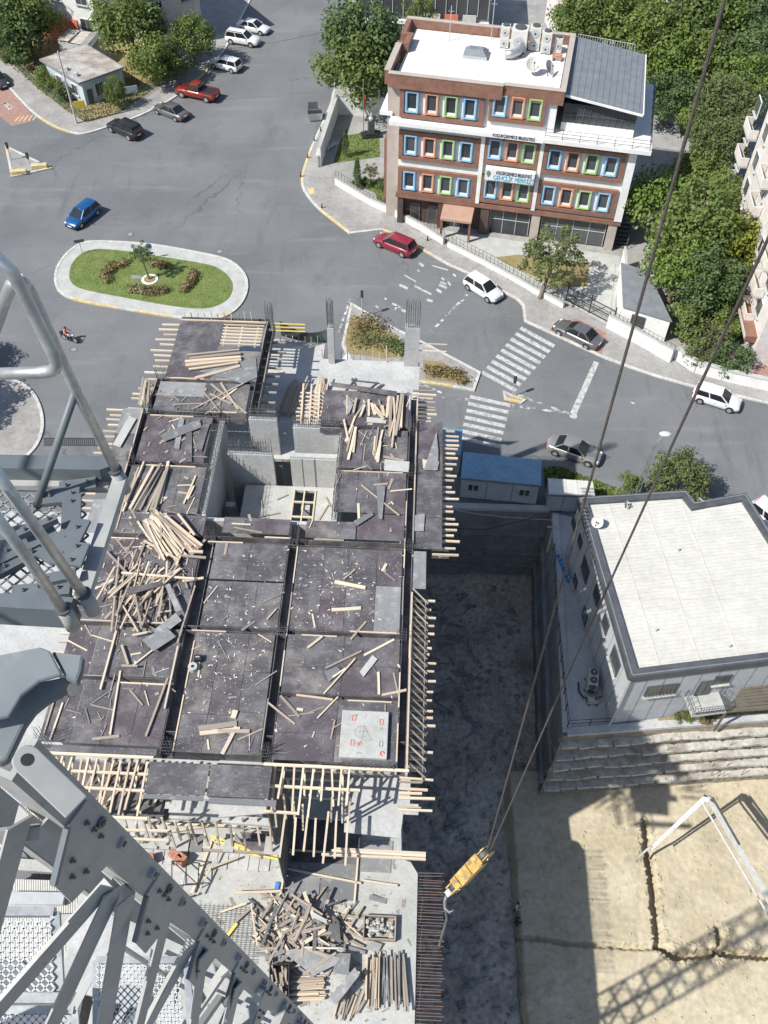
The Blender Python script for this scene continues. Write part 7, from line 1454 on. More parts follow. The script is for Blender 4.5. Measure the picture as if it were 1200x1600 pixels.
# ================================================================ GREY BUILDING BY THE PIT
gbm = thing('grey_building', 'grey clad two-storey building with a white ribbed flat roof beside the pit', 'building', (0, 0, 0))
GZ = 7.0
def g2(l, z): return [tuple(G(u, v, z)[:2]) for u, v in l]
outer = g2([(903, 778), (1072, 767), (1086, 785), (1165, 771), (1222, 860), (1245, 1028), (985, 1060)], GZ)
def inset(poly, d):
    n = len(poly); ar = sum(poly[i][0] * poly[(i + 1) % n][1] - poly[(i + 1) % n][0] * poly[i][1] for i in range(n)); s_ = 1 if ar > 0 else -1; out = []
    for i in range(n):
        p0, p, p1 = Vector(poly[i - 1]), Vector(poly[i]), Vector(poly[(i + 1) % n]); a = (p - p0).normalized(); b = (p1 - p).normalized()
        n1 = Vector((-a.y, a.x)) * s_; n2 = Vector((-b.y, b.x)) * s_; bis = (n1 + n2); bis = bis / max(.3, bis.dot(n1)); q = p + bis * d; out.append((q.x, q.y))
    return out
wallp = inset(outer, .12); inner = inset(outer, .62)
MB().prism(wallp, 0, 6.4).build('wall', M['clad'], gbm)
pr = MB(); n = len(outer)
for i in range(n):
    j = (i + 1) % n; A, B, C, E_ = outer[i], outer[j], inner[j], inner[i]
    for z0, z1 in ((6.4, GZ + .1),): pr.add([(*A, z0), (*B, z0), (*C, z0), (*E_, z0), (*A, z1), (*B, z1), (*C, z1), (*E_, z1)], [(3, 2, 1, 0), (4, 5, 6, 7), (0, 1, 5, 4), (2, 3, 7, 6)])
pr.build('parapet', M['clad_dk'], gbm)
cp = MB()
for i in range(n): j = (i + 1) % n; m_ = [tuple((Vector(outer[k]) * .75 + Vector(inner[k]) * .25)) for k in (i, j)]; cp.bar((*m_[0], GZ + .13), (*m_[1], GZ + .12), .08, .04)
cp.build('parapet_flashing', M['slate'], gbm)
rp = MB().prism(inner, 6.6, 6.85).build('roof', M['roof_w'], gbm)
fa, fb = Vector((*outer[6], 0)), Vector((*outer[5], 0)); la = Vector((*outer[0], 0)); e1_ = (fb - fa).normalized(); e2_ = (la - fa).normalized(); LL = (la - fa).length; FL = (fb - fa).length
def clip_seg(p, q, poly):
    ts = []
    for i in range(len(poly)):
        a, b = Vector(poly[i]), Vector(poly[(i + 1) % len(poly)]); r_ = Vector((q.x - p.x, q.y - p.y)); s_ = b - a; dn = r_.x * s_.y - r_.y * s_.x
        if abs(dn) < 1e-9: continue
        w_ = a - Vector((p.x, p.y)); t = (w_.x * s_.y - w_.y * s_.x) / dn; u = (w_.x * r_.y - w_.y * r_.x) / dn
        if 0 <= u <= 1: ts.append(t)
    return (min(ts), max(ts)) if len(ts) > 1 else None
ribs = MB(); k = 0
while k * .3 < LL + 2:
    p = fa + e2_ * (k * .3) - e1_ * 5; q = p + e1_ * 40; c_ = clip_seg(p, q, inset(outer, .66)); k += 1
    if c_: a, b = p.lerp(q, c_[0]), p.lerp(q, c_[1]); ribs.bar((a.x, a.y, 6.862), (b.x, b.y, 6.862), .06, .05)
ribs.build('roof_ribs', M['roof_w'], rp); sm = MB()
for k in (2.2, 4.9, 7.6):
    p = fa + e1_ * k - e2_ * 5; q = p + e2_ * 40; c_ = clip_seg(p, q, inset(outer, .66))
    if c_: a, b = p.lerp(q, c_[0]), p.lerp(q, c_[1]); sm.bar((a.x, a.y, 6.875), (b.x, b.y, 6.875), .1, .03)
sm.build('roof_seams', M['roof_w'], rp)
for (u, v) in ((1140, 1010), (1060, 860), (1025, 985)): p = G(u, v, 6.9); MB().tube([(p.x, p.y, 6.85), (p.x, p.y, 7.1)], .07, 8).build('roof_vent', M['clad'], rp)
# walls: panel joints, windows
Z3 = Vector((0, 0, 1)); wa, wb_ = Vector((*wallp[6], 0)), Vector((*wallp[0], 0)); lu = (wb_ - wa).normalized(); lnm = Vector((-lu.y, lu.x, 0)); lnm = lnm if lnm.x < 0 else -lnm
wf = Vector((*wallp[5], 0)); fu = (wf - wa).normalized(); fnm = Vector((fu.y, -fu.x, 0)); fnm = fnm if fnm.y < 0 else -fnm
def on_plane(u, v, o, nrm): d = ray(u, v); t = (o - CAMP).dot(nrm) / d.dot(nrm); return CAMP + d * t
jt = MB()
for k in range(1, 12): p = wa + lu * (k * 1.25) + lnm * .004; jt.bar(p + Z3 * .1, p + Z3 * 6.3, .03, .012)
for k in range(1, 9): p = wa + fu * (k * 1.25) + fnm * .004; jt.bar(p + Z3 * .1, p + Z3 * 6.3, .012, .03)
jt.build('panel_joints', M['clad_dk'], gbm)
def gwin(o, ax_, nm, s_, z, w_, h, bars_=0):
    p = o + ax_ * s_ + Z3 * z + nm * .03; wo = MB().bar(p - ax_ * (w_ / 2 + .07), p + ax_ * (w_ / 2 + .07), .1, h + .14).build('window', M['clad_dk'], gbm)
    for t in (-1, 1): MB().bar(p + ax_ * (t * w_ / 4 - w_ / 4 + .03) + nm * .06, p + ax_ * (t * w_ / 4 + w_ / 4 - .03) + nm * .06, .03, h).build('pane', M['glass'], wo)
    MB().bar(p - ax_ * (w_ / 2 + .15) - Z3 * (h / 2 + .1) + nm * .1, p + ax_ * (w_ / 2 + .15) - Z3 * (h / 2 + .1) + nm * .1, .25, .06).build('sill', M['conc_pale'], wo)
    for k in range(bars_): q = p + ax_ * ((k / (bars_ - 1) - .5) * w_) + nm * .16; MB().bar(q - Z3 * h * .5, q + Z3 * h * .1, .025, .025).build('bar', M['clad_dk'], wo)
for (u, v, w_, h) in ((915, 890, 1.4, 1.5), (898, 913, .8, .9), (933, 930, 1.0, 1.3), (914, 963, .9, 1.2), (947, 975, 1.0, 1.3), (962, 1033, 1.5, 1.6), (907, 846, .7, .9), (897, 818, .7, .8)):
    q = on_plane(u, v, wa, lnm); gwin(wa, lu, lnm, (q - wa).dot(lu), min(max(q.z, 1.0), 5.4), w_, h)
q = on_plane(1035, 1073, wa, fnm); gwin(wa, fu, fnm, (q - wa).dot(fu), 4.6, 2.0, 1.2, 9); q2 = on_plane(1125, 1066, wa, fnm); gwin(wa, fu, fnm, (q2 - wa).dot(fu), 5.0, 1.0, 1.0); q3 = on_plane(1100, 1075, wa, fnm); gwin(wa, fu, fnm, (q3 - wa).dot(fu), 4.0, .9, 2.0)
# balcony
bs = wa + fu * ((q3 - wa).dot(fu) + .1) + fnm * .75; bo = MB().bar(bs - fu * 1.2 + Z3 * 3.0, bs + fu * 1.2 + Z3 * 3.0, 1.5, .2).build('balcony', M['conc_pale'], gbm)
rl = MB()
for t in [i / 12 for i in range(13)]:
    p = bs + fu * (2.4 * t - 1.2) + fnm * .7 + Z3 * 3.1; rl.tube([p, p + fnm * .1 + Z3 * .45, p + Z3 * .95], .018, 4)
for s_ in (-1.2, 1.2):
    for t in (0, .25, .5, .75, 1): p = bs + fu * s_ + fnm * (.7 - 1.4 * t) + Z3 * 3.1; rl.tube([p, p + fu * math.copysign(.1, s_) + Z3 * .45, p + Z3 * .95], .018, 4)
for z in (.3, .95): rl.tube([bs - fu * 1.2 - fnm * .7 + Z3 * (3.1 + z), bs - fu * 1.2 + fnm * .7 + Z3 * (3.1 + z), bs + fu * 1.2 + fnm * .7 + Z3 * (3.1 + z), bs + fu * 1.2 - fnm * .7 + Z3 * (3.1 + z)], .025, 5)
rl.build('railing', M['clad_dk'], bo); MB().bar(wa + lnm * .08 + fnm * .1 + Z3 * .1, wa + lnm * .08 + fnm * .1 + Z3 * 6.6, .14, .14).build('downpipe', M['conc_pale'], gbm)
# brown slatted patio roof at the right
pt = thing('patio_canopy', 'dark brown slatted canopy in front of the grey building, right edge', 'canopy', (0, 0, 0)); pq = [G(1148, 1068, 3.2), G(1260, 1050, 3.2), G(1275, 1125, 3.2), G(1160, 1125, 3.2)]; pq = [G(1172, 1058, 3.4), G(1290, 1040, 3.4), G(1300, 1098, 3.0), G(1135, 1112, 3.0)]
for k in range(10): MB().bar(pq[0].lerp(pq[3], (k + .5) / 10), pq[1].lerp(pq[2], (k + .5) / 10), .2, .05).build('slat', M['patio'], pt)
for p in pq: MB().bar((p.x, p.y, .05), (p.x, p.y, p.z), .12, .12).build('post', M['patio'], pt)
for k in (0, 1): MB().bar(pq[k * 3] - Z3 * .06, pq[1 + k] - Z3 * .06, .1, .1).build('beam', M['patio'], pt)
MB().bar(pq[0] - Z3 * .061, pq[3] - Z3 * .061, .1, .1).build('beam', M['patio'], pt)
# air conditioners on the strip, blue drums, fence
def acu(u, v, label, w_=1.0, d_=.5, h=1.5, rz_=0):
    o = thing('air_conditioner', label, 'air conditioner', G(u, v, .03), rz_); bevel(MB().box(-w_ / 2, -d_ / 2, .12, w_ / 2, d_ / 2, h).build('casing', M['conc_pale'], o), .03, 2)
    for k, z in enumerate((.32, .74) if h > 1.2 else (.5,)):
        r_ = min(w_, h) * .3; f = MB().tube([(-w_ / 2 - .02, 0, h * z), (-w_ / 2 - .05, 0, h * z)], d_ * .4, 14).build('fan_grille', M['clad_dk'], o); f2 = MB().tube([((-.25 if k else .25) * w_, 0, h), ((-.25 if k else .25) * w_, 0, h + .05)], d_ * .38, 14).build('fan', M['clad_dk'], o); MB().tube([((-.25 if k else .25) * w_, 0, h + .05), ((-.25 if k else .25) * w_, 0, h + .07)], d_ * .1, 8).build('hub', M['conc_pale'], f2)
    for s_ in (-1, 1): MB().box(s_ * w_ * .35 - .05, -d_ / 2 - .1, 0, s_ * w_ * .35 + .05, d_ / 2 + .1, .12).build('foot', M['clad_dk'], o)
acu(922, 1072, 'large twin-fan air conditioner standing on the shaded strip', 1.3, .7, 1.5, 1.4); acu(925, 1098, 'small air conditioner box below the large twin-fan unit', .8, .35, .6, 0)
p = G(908, 1085, .03); o = tag(MB().tube([p + Vector((-.1, .9, .1)), p + Vector((-.15, .2, .1)), p + Vector((.1, -.3, .1)), p + Vector((.9, -.35, .1)), p + Vector((1.4, -.2, .1))], .06, 6).build('pipe_run', M['black']), 'black insulated pipe run around the large air conditioner', 'pipe')
dr0, dr1 = G(871, 872, .03), G(887, 908, .03)
for k in range(7):
    p = dr0.lerp(dr1, k / 6); o = tag(MB().tube([p, p + Z3 * .02, p + Z3 * .42, p + Z3 * .48, p + Z3 * .55], [.1, .15, .15, .07, .05], 10).build('water_bottle', M['ink_blue']), 'blue water bottle in the row along the grey building wall', 'bottle', 'row of blue bottles'); MB().tube([p + Z3 * .55, p + Z3 * .58], .055, 8).build('cap', M['roof_w'], o)
fo = G(864, 860, .2); fz = thing('edge_fence', 'dark pipe railing along the pit edge beside the grey building', 'fence', fo)
railing(fz, [tuple(G(u, v, .2) - fo) for u, v in ((864, 860), (868, 960), (878, 1060), (886, 1136), (955, 1132))], 1.0, 1.4, 'black', .03, (.5,))
dish(thing('satellite_dish', 'white satellite dish near the left edge of the white ribbed roof', 'dish', G(932, 822, 6.87), .4), .45, R(50), R(-60)); dish(thing('satellite_dish', 'small white satellite dish at the far edge of the white ribbed roof', 'dish', G(977, 793, 6.87), .4), .3, R(50), R(30)); dish(thing('satellite_dish', 'pale dish in the roof notch of the grey building', 'dish', G(1092, 786, 6.9), .4), .3, R(40), R(100))
pole(855, 862, 820, 'short white post at the pit corner', .09, None, 'conc_pale', 'corner_post', 'post')

# ================================================================ SITE CONTAINERS
def container(label, q, h, roofm, wallm, wins=(), name='site_container', ribs_=18, cat='container'):
    """q: roof corner pixels far-left, far-right, near-right, near-left"""
    P_ = [G(u, v, h) for u, v in q]; root = thing(name, label, cat, (0, 0, 0)); c_ = sum(P_, Vector()) / 4
    MB().prism([tuple((c_ + (p - c_) * .97)[:2]) for p in P_], .12, h - .08).build('wall', M[wallm], root); rf_ = MB().prism([tuple(p[:2]) for p in P_], h - .08, h).build('roof', M[roofm], root); m = MB()
    for k in range(ribs_): t = (k + .5) / ribs_; a, b = P_[0].lerp(P_[1], t), P_[3].lerp(P_[2], t); m.bar((a.x, a.y, h + .02), (b.x, b.y, h + .02), .09, .04)
    m.build('roof_ribs', M[roofm], rf_); MB().bar(P_[3] - Z3 * .06, P_[2] - Z3 * .06, .08, .2).build('roof_edge', M['slate'], rf_); u_ = (P_[2] - P_[3]); L = u_.length; u_.normalize(); nm = Vector((u_.y, -u_.x, 0)); f0 = c_ + (P_[3] - c_) * .97; f0.z = 0
    for (x, z, w_, hh_) in wins:
        p = f0 + u_ * x + Z3 * z + nm * .04; wo = MB().bar(p - u_ * (w_ / 2), p + u_ * (w_ / 2), .06, hh_).build('window', M['roof_w'], root)
        for t in (-1, 1): MB().bar(p + u_ * (t * w_ / 4 - w_ / 5) + nm * .04, p + u_ * (t * w_ / 4 + w_ / 5) + nm * .04, .02, hh_ - .1).build('pane', M['glass'], wo)
    for k in (1, 2): MB().bar(f0 + u_ * (L * .97 * k / 3) + nm * .03 + Z3 * .15, f0 + u_ * (L * .97 * k / 3) + nm * .03 + Z3 * (h - .1), .04, .04).build('joint', M['slate'], root)
    for t in (.1, .5, .9): p = f0 + u_ * (L * .95 * t); MB().box(p.x - .15, p.y + .05, 0, p.x + .15, p.y + .4, .12).build('foot_block', M['conc'], root)
    return root
container('grey site container with a blue ribbed roof on the pit rim', [(724, 706), (846, 719), (845, 759), (720, 747)], 2.6, 'blue_roof', 'cont', ((1.0, 1.55, .9, .8), (5.2, 1.55, .9, .8)))
container('teal container partly hidden by the formwork edge', [(690, 668), (723, 670), (720, 712), (688, 708)], 2.6, 'blue_roof', 'cont', (), ribs_=8); container('white boxy trailer cabin beside the blue-roofed container', [(856, 747), (926, 752), (930, 776), (858, 773)], 2.2, 'roof_w', 'cont', (), ribs_=4)
# site shed seen under the crane mast
container('low site shed with a white corrugated roof under the crane mast', [(-20, 1215), (120, 1235), (135, 1330), (-20, 1325)], 3.0, 'roof_w', 'cont', (), 'site_shed', 40, 'shed'); container('second white corrugated roof under the crane mast', [(-30, 1372), (150, 1378), (150, 1500), (-30, 1500)], 2.6, 'roof_w', 'cont', (), 'site_shed', 50, 'shed')
for i, (u, v, L, z) in enumerate(((40, 1250, 2.5, 3.1), (70, 1355, 4.5, 1.5), (60, 1405, 3.2, 2.75), (100, 1440, 2.0, 2.75), (150, 1300, 2.4, .6))):
    p = G(u, v, z); tag(bevel(MB().box(-L / 2, -.35, 0, L / 2, .35, .3).build('steel_box', M['conc_pale' if i % 2 else 'clad'], None, loc=p, rz=.05 * i - .1), .03, 1), ('grey', 'long pale', 'grey flat', 'small pale', 'lone grey')[i] + ' box lying by the white corrugated roofs under the mast', 'box')
# ================================================================ CONCRETE PUMP BOOM
pb_ = thing('pump_boom', 'white folded concrete pump boom reaching over the sand', 'pump boom', (0, 0, 0))
j0, j1 = G(1020, 1322, -5.0), G(1101, 1246, -1.6); j2 = G(1270, 1520, 1.5); j1b = j1 + Vector((.35, -.2, -.1))
M['boom'] = pmat('boom_white_paint', (.46, .46, .44), (.54, .54, .52), 2, .5, wpos=True, fine=(5, .1))
def beamtaper(a, b, w0, w1):
    d = (b - a).normalized(); sx = d.cross(Z3).normalized(); sz = sx.cross(d); vs = [p + sx * (i * w_ / 2) + sz * (j * w_ * .6) for p, w_ in ((a, w0), (b, w1)) for i, j in ((-1, -1), (1, -1), (1, 1), (-1, 1))]
    return MB().add(vs, [(0, 1, 2, 3), (7, 6, 5, 4), (4, 5, 1, 0), (5, 6, 2, 1), (6, 7, 3, 2), (7, 4, 0, 3)])
beamtaper(j1, j0, .2, .11).build('tip_arm', M['boom'], pb_); beamtaper(j1b, j2, .24, .32).build('main_arm', M['boom'], pb_)
MB().tube([j1b + Vector((-.55, -.25, .1)), j1b.lerp(j2, .5) + Vector((-.55, -.25, .1)), j2 + Vector((-.6, -.25, .1))], .075, 8).build('delivery_pipe', M['boom'], pb_); MB().tube([j1 + Vector((-.1, -.3, .1)), j0 + Vector((-.1, -.25, .1))], .065, 8).build('delivery_pipe', M['boom'], pb_)
for t in (.15, .35, .55, .75): p = j1b.lerp(j2, t); MB().bar(p + Vector((-.6, -.25, .1)), p + Vector((.1, 0, .1)), .06, .06).build('pipe_bracket', M['clad'], pb_)
MB().tube([j1b + Vector((.1, .1, .35)), j1b.lerp(j2, .3) + Vector((.05, .05, .3))], .08, 8).build('hydraulic_ram', M['clad_dk'], pb_)
k_ = MB(); k_.ell((j1 + j1b) / 2, .38, .3, .3, 10, 6); k_.build('knuckle', M['boom'], pb_, smooth=True); MB().bar(j1 + Vector((-.1, .1, .2)), j1b + Vector((.35, -.3, .2)), .1, .12).build('link', M['clad_dk'], pb_)
MB().tube([j0, j0 + Vector((-.35, -.15, -.2)), j0 + Vector((-.7, -.35, -.8)), j0 + Vector((-.8, -.5, -1.8))], .08, 8).build('end_hose', M['conc_pale'], pb_, smooth=True)

# ================================================================ TOWER CRANE: mast, platforms, hook
def near_vert(u, v, B):
    d = ray(u, v); dx = Vector((d.x, d.y)); t = (Vector((B.x, B.y)) - Vector((CAMP.x, CAMP.y))).dot(dx) / dx.dot(dx); return CAMP + d * t
cr_ = thing('tower_crane', 'grey lattice tower crane mast with mesh platforms in the left foreground', 'crane', (0, 0, 0))
C1 = D(66, 1215, 4.3); C2 = D(436, 1565, 10.6); ax3 = (C2 - C1).normalized(); TOPZ = C1 - ax3 * .25
def onax(s_): return TOPZ + ax3 * s_
lx = Vector((-math.cos(R(22)), math.sin(R(22)), 0)); lx = (lx - ax3 * lx.dot(ax3)).normalized(); ly = ax3.cross(lx); ly = ly if ly.y < 0 else -ly     # lx to the left, ly towards the viewer
MW = 1.7; LEN = 70.0; PH = 1.5
for i, (a, b) in enumerate(((0, 0), (1, 0), (0, 1), (1, 1))):
    o_ = TOPZ + lx * (MW * a) + ly * (MW * b); m = MB()
    if b == 1: o_ = o_ + ax3 * 3.0
    w_ = .2
    if i == 0:
        m.bar(o_, o_ + ax3 * LEN, .03, .2, up=ly); m.bar(o_ + lx * .1 + ly * .085, o_ + ax3 * LEN + lx * .1 + ly * .085, .17, .03, up=ly); m.build('chord', M['crane'], cr_); continue
    m.bar(o_, o_ + ax3 * LEN, w_, .03, up=ly); m.bar(o_ + lx * (w_ / 2 * (1 if a == 0 else -1)) + ly * (.1 * (-1 if b == 0 else 1)), o_ + ax3 * LEN + lx * (w_ / 2 * (1 if a == 0 else -1)) + ly * (.1 * (-1 if b == 0 else 1)), .03, .2, up=ly)
    m.build('chord', M['crane'], cr_)
def lace(p, q, w_=.15, mat='crane', side=None):
    m = MB(); d = (q - p).normalized(); nrm = d.cross(ax3).normalized()
    if side is not None: nrm = (side - d * side.dot(d)).normalized()
    m.bar(p, q, w_, .014, up=nrm); sd = d.cross(nrm).normalized(); m.bar(p + sd * (w_ / 2) + nrm * .04, q + sd * (w_ / 2) + nrm * .04, .014, .09, up=nrm); return m.build('lacing_member', M[mat], cr_)
s0 = 6.5; k = 0
while s0 + PH < LEN:
    for (a0, a1) in (((0, 0), (1, 0)), ((0, 0), (0, 1)), ((1, 0), (1, 1)), ((0, 1), (1, 1))):
        if s0 < 3.2 and (a0[1] or a1[1]): continue
        P0 = lx * (MW * a0[0]) + ly * (MW * a0[1]); P1 = lx * (MW * a1[0]) + ly * (MW * a1[1])
        f, g = (P0, P1) if k % 2 == 0 else (P1, P0)
        lace(onax(s0) + f, onax(s0 + PH) + g)
        if k < 8: lace(onax(s0 + .1) + P0, onax(s0 + .1) + P1, .1)
    s0 += PH; k += 1
# lacing of the uppermost panels
for (u0, v0, d0, u1, v1, d1, w_) in ((168, 1385, 5.45, -30, 1610, 5.2, .17), (178, 1392, 5.5, 70, 1625, 5.8, .16), (196, 1405, 5.6, 158, 1625, 6.3, .14), (258, 1440, 6.4, 212, 1625, 7.0, .1), (300, 1478, 7.0, 222, 1620, 7.3, .14), (318, 1492, 7.2, 300, 1620, 8.0, .1), (352, 1522, 8.0, 282, 1625, 8.4, .11), (372, 1540, 8.4, 352, 1625, 9.0, .09), (30, 1285, 4.5, -20, 1470, 4.9, .14), (70, 1282, 4.6, 152, 1350, 5.3, .055), (62, 1300, 4.7, -30, 1310, 4.6, .1)):
    lace(D(u0, v0, d0), D(u1, v1, d1), w_, side=lx - ly * .25)
# gusset plates and bolts on the near chord
bolt = MB(); bolt.tube([(0, 0, 0), (0, 0, .03)], .026, 6); bolt.tube([(0, 0, .03), (0, 0, .06)], .014, 8); BOLT = bolt.mesh('bolt', M['bolt'])
rot = (-lx).to_track_quat('Z', 'Y').to_euler()
for k in range(7):
    c_ = onax(1.05 + k * PH) - lx * .016; u_, v_ = ly, ax3; m = MB()
    pts = [c_ - u_ * .06 - v_ * .32, c_ + u_ * .1 - v_ * .36, c_ + u_ * .34 - v_ * .16, c_ + u_ * .36 + v_ * .16, c_ + u_ * .1 + v_ * .34, c_ - u_ * .06 + v_ * .3]
    n = len(pts); m.add([p - lx * .014 for p in pts] + [p for p in pts], [tuple(range(n)), tuple(range(n, 2 * n))[::-1]] + [(i, n + i, n + (i + 1) % n, (i + 1) % n) for i in range(n)]); gp = m.build('gusset_plate', M['crane'], cr_)
    for (du, dv) in ((.02, -.2), (.02, -.08), (.02, .04), (.2, -.12), (.26, -.02), (.2, .1)):
        b = mobj('bolt', BOLT, gp); b.location = c_ + ly * du + ax3 * dv - lx * .014; b.rotation_euler = rot; b.scale = (.62, .62, .5)
    MB().bar(c_ + u_ * .1 - v_ * .37 - lx * .02, c_ + u_ * .34 - v_ * .17 - lx * .02, .03, .03).build('plate_edge', M['crane_dk'], gp)
    for t in (.35, .75, 1.15):
        q = onax(.25 + k * PH + t) - ly * .03 - lx * .016
        lg_ = MB(); lg_.tube([q, q - lx * .035], .034, 12); lo_ = lg_.build('lug', M['crane_dk' if t == .75 else 'crane'], cr_); MB().tube([q - lx * .035, q - lx * .04], .018, 10).build('lug_hole', M['black'], lo_)
# expanded metal platforms
def xmesh(o, u_, v_, nu, nv, cell, mat, wd=.006, parent=None, name='mesh_floor', hole=None):
    m = MB(); du = u_.normalized() * cell; dv = v_.normalized() * cell * .5; nrm = u_.cross(v_).normalized()
    for j in range(nv):
        for i in range(nu):
            a = o + du * i + dv * (2 * j)
            if hole and hole(i / nu, j / nv): continue
            for p, q in ((a, a + du * .5 + dv), (a + du * .5 + dv, a + du), (a + du * .5 + dv, a + dv * 2) , (a + du * .5 + dv, a + du + dv * 2)):
                d = (q - p).normalized(); s_ = d.cross(nrm) * wd; m.add([p - s_, p + s_, q + s_, q - s_, p - s_ + nrm * .008, p + s_ + nrm * .008, q + s_ + nrm * .008, q - s_ + nrm * .008], [(0, 1, 2, 3), (4, 5, 6, 7), (0, 1, 5, 4), (3, 2, 6, 7)])
    return stuff(m.build(name, M[mat], parent))
for (z_, u0, u1, v0, v1) in ((53.4, -50, 92, 1424, 1560), (51.0, 150, 300, 1500, 1660), (51.6, -40, 120, 1578, 1660)):
    q = [G(u0, v1, z_), G(u1, v1, z_), G(u0, v0, z_)]; uu, vv = q[1] - q[0], q[2] - q[0]; xmesh(q[0], uu, vv, int(uu.length / .062), int(vv.length / .062), .062, 'galv_mesh', .0055, cr_)
    for n_, (a, b) in enumerate(((q[0], q[1]), (q[2], q[2] + uu), (q[0], q[2]), (q[1], q[1] + vv))): MB().bar(a - Z3 * .012 * n_, b - Z3 * .012 * n_, .06, .05).build('platform_frame', M['galv'], cr_)
# unseen deck and rail added above left of view to shade the service platform
MB().box(-8.4, .3, 58.2, -4.7, 4.4, 58.5).build('shade_deck', M['crane'], cr_); railing(cr_, [(-8.4, 4.4, 58.5), (-4.7, 4.4, 58.5), (-4.7, .3, 58.5)], 1.0, 1.2, 'galv', .025)
# inner grab rail
lo = onax(3.4) + lx * .45 + ly * .35
MB().tube([lo, lo + ax3 * .1 + lx * .05, lo + ax3 * 2.6 + lx * .05, lo + ax3 * 2.7], .02, 8).build('grab_rail', M['galv'], cr_)
# ---- service platform with handrails at the upper left
sp = thing('service_platform', 'galvanised service platform with tube handrails at the left edge', 'platform', (0, 0, 0)); PZ = 56.0
def pz(u, v, dz=0): p = G(u, v, PZ); p.z += dz; return p
o_ = pz(-60, 940, -.02); uu = pz(165, 940) - pz(-60, 940); vv = pz(-60, 758) - pz(-60, 940); xmesh(o_, uu, vv, int(uu.length / .075), int(vv.length / .075), .075, 'mesh_dk', .005, sp, hole=lambda a, b: a > .99 - b * -.0 or (a > .86 + .12 * b))
MB().bar(pz(-60, 738), pz(178, 742), .1, .2).build('channel', M['crane_dk'], sp); MB().bar(pz(-60, 752, -.02), pz(170, 756, -.02), .05, .04).build('angle', M['crane'], sp); MB().bar(pz(-60, 948), pz(118, 958), .08, .17).build('channel', M['crane_dk'], sp)
MB().bar(pz(190, 752, .02), pz(128, 945, .02), .075, .05).build('edge_bar', M['crane'], sp)
B1, B2, B3 = pz(190, 752), pz(140, 942), pz(108, 966)
def vtube(name, base, pts, r_, mat='galv'): return MB().tube([base] + pts, r_, 12).build(name, M[mat], sp, smooth=True)
R1 = .026
vtube('handrail_post', B1, [near_vert(117, 607, B1), near_vert(50, 460, B1), near_vert(40, 444, B1), D(30, 438, 3.55), D(18, 445, 3.6), D(8, 468, 3.75), D(-30, 580, 4.2)], R1)
t1 = [D(-25, 385, 3.3), D(0, 408, 3.32), D(18, 425, 3.35), D(30, 445, 3.4), D(84, 555, 3.6), D(88, 568, 3.62), D(86, 576, 3.64), D(78, 580, 3.66), D(60, 582, 3.68), D(-25, 585, 3.7)]; MB().tube(t1, .025, 12).build('guard_loop', M['galv'], sp, smooth=True)
MB().tube([near_vert(117, 614, B1), pz(57, 790, .0)], .021, 10).build('brace_tube', M['crane_dk'], sp, smooth=True)
vtube('handrail_post', B2, [near_vert(60, 830, B2), near_vert(-40, 690, B2)], R1); vtube('handrail_post', B3, [near_vert(50, 882, B3), near_vert(-40, 762, B3)], R1)
for b, u, v in ((B1, 180, 735), (B2, 131, 928), (B3, 99, 952)): q = near_vert(u, v, b); MB().tube([b - Z3 * .08, b, q], .038, 12).build('socket', M['crane'], sp, smooth=True); MB().tube([q + (b - q) * .02, q - (b - q).normalized() * .012], .04, 12).build('collar', M['clad_dk'], sp)
# steel brackets and stair parts lying on the platform
for (u0, v0, u1, v1, w_, h, dz) in ((95, 768, 152, 760, .08, .02, .03), (72, 788, 128, 782, .1, .03, .05), (117, 785, 115, 842, .1, .02, .06), (0, 885, 92, 840, .11, .05, .06), (0, 905, 70, 868, .06, .04, .05), (75, 890, 118, 850, .13, .02, .08), (100, 900, 135, 830, .1, .02, .1), (25, 937, 115, 930, .08, .05, .05), (0, 845, 50, 835, .08, .04, .03), (40, 862, 100, 835, .04, .04, .14), (66, 925, 125, 912, .06, .03, .09), (118, 905, 132, 870, .12, .02, .12)):
    b = MB().bar(pz(u0, v0, dz), pz(u1, v1, dz), w_, h).build('steel_bracket', M['crane_dk'], sp)
    for t in (.2, .8): q = pz(u0 + (u1 - u0) * t, v0 + (v1 - v0) * t, dz + h / 2); x = mobj('bolt', BOLT, b); x.location = q; x.scale = (.4, .4, .4)
# big cast corner shoe
cs = thing('corner_shoe', 'dark curved steel corner shoe at the left edge above the mast', 'steel shoe', (0, 0, 0))
def platep(px_, dep, th, name, mat):
    a = [D(u, v, dep) for u, v in px_]; b = [D(u, v, dep) + Vector((-.02, .02, -1)) * th for u, v in px_]; n = len(a)
    return bevel(MB().add(a + b, [tuple(range(n))[::-1], tuple(range(n, 2 * n))] + [(i, (i + 1) % n, n + (i + 1) % n, n + i) for i in range(n)]).build(name, M[mat], cs), .012, 2)
platep([(-60, 1030), (0, 1022), (62, 1010), (78, 1016), (97, 1054), (62, 1064), (34, 1086), (14, 1120), (-60, 1135)], 3.5, .02, 'shoe_plate', 'crane_dk')
platep([(78, 1016), (131, 1023), (127, 1048), (120, 1067), (101, 1056)], 3.52, .05, 'shoe_flange', 'crane_dk')
platep([(101, 1056), (120, 1067), (100, 1080), (74, 1094), (54, 1110), (38, 1132), (22, 1165), (12, 1186), (0, 1192), (-60, 1192), (-60, 1130), (14, 1120), (34, 1086), (62, 1064)], 3.62, .05, 'shoe_rim', 'crane_dk')
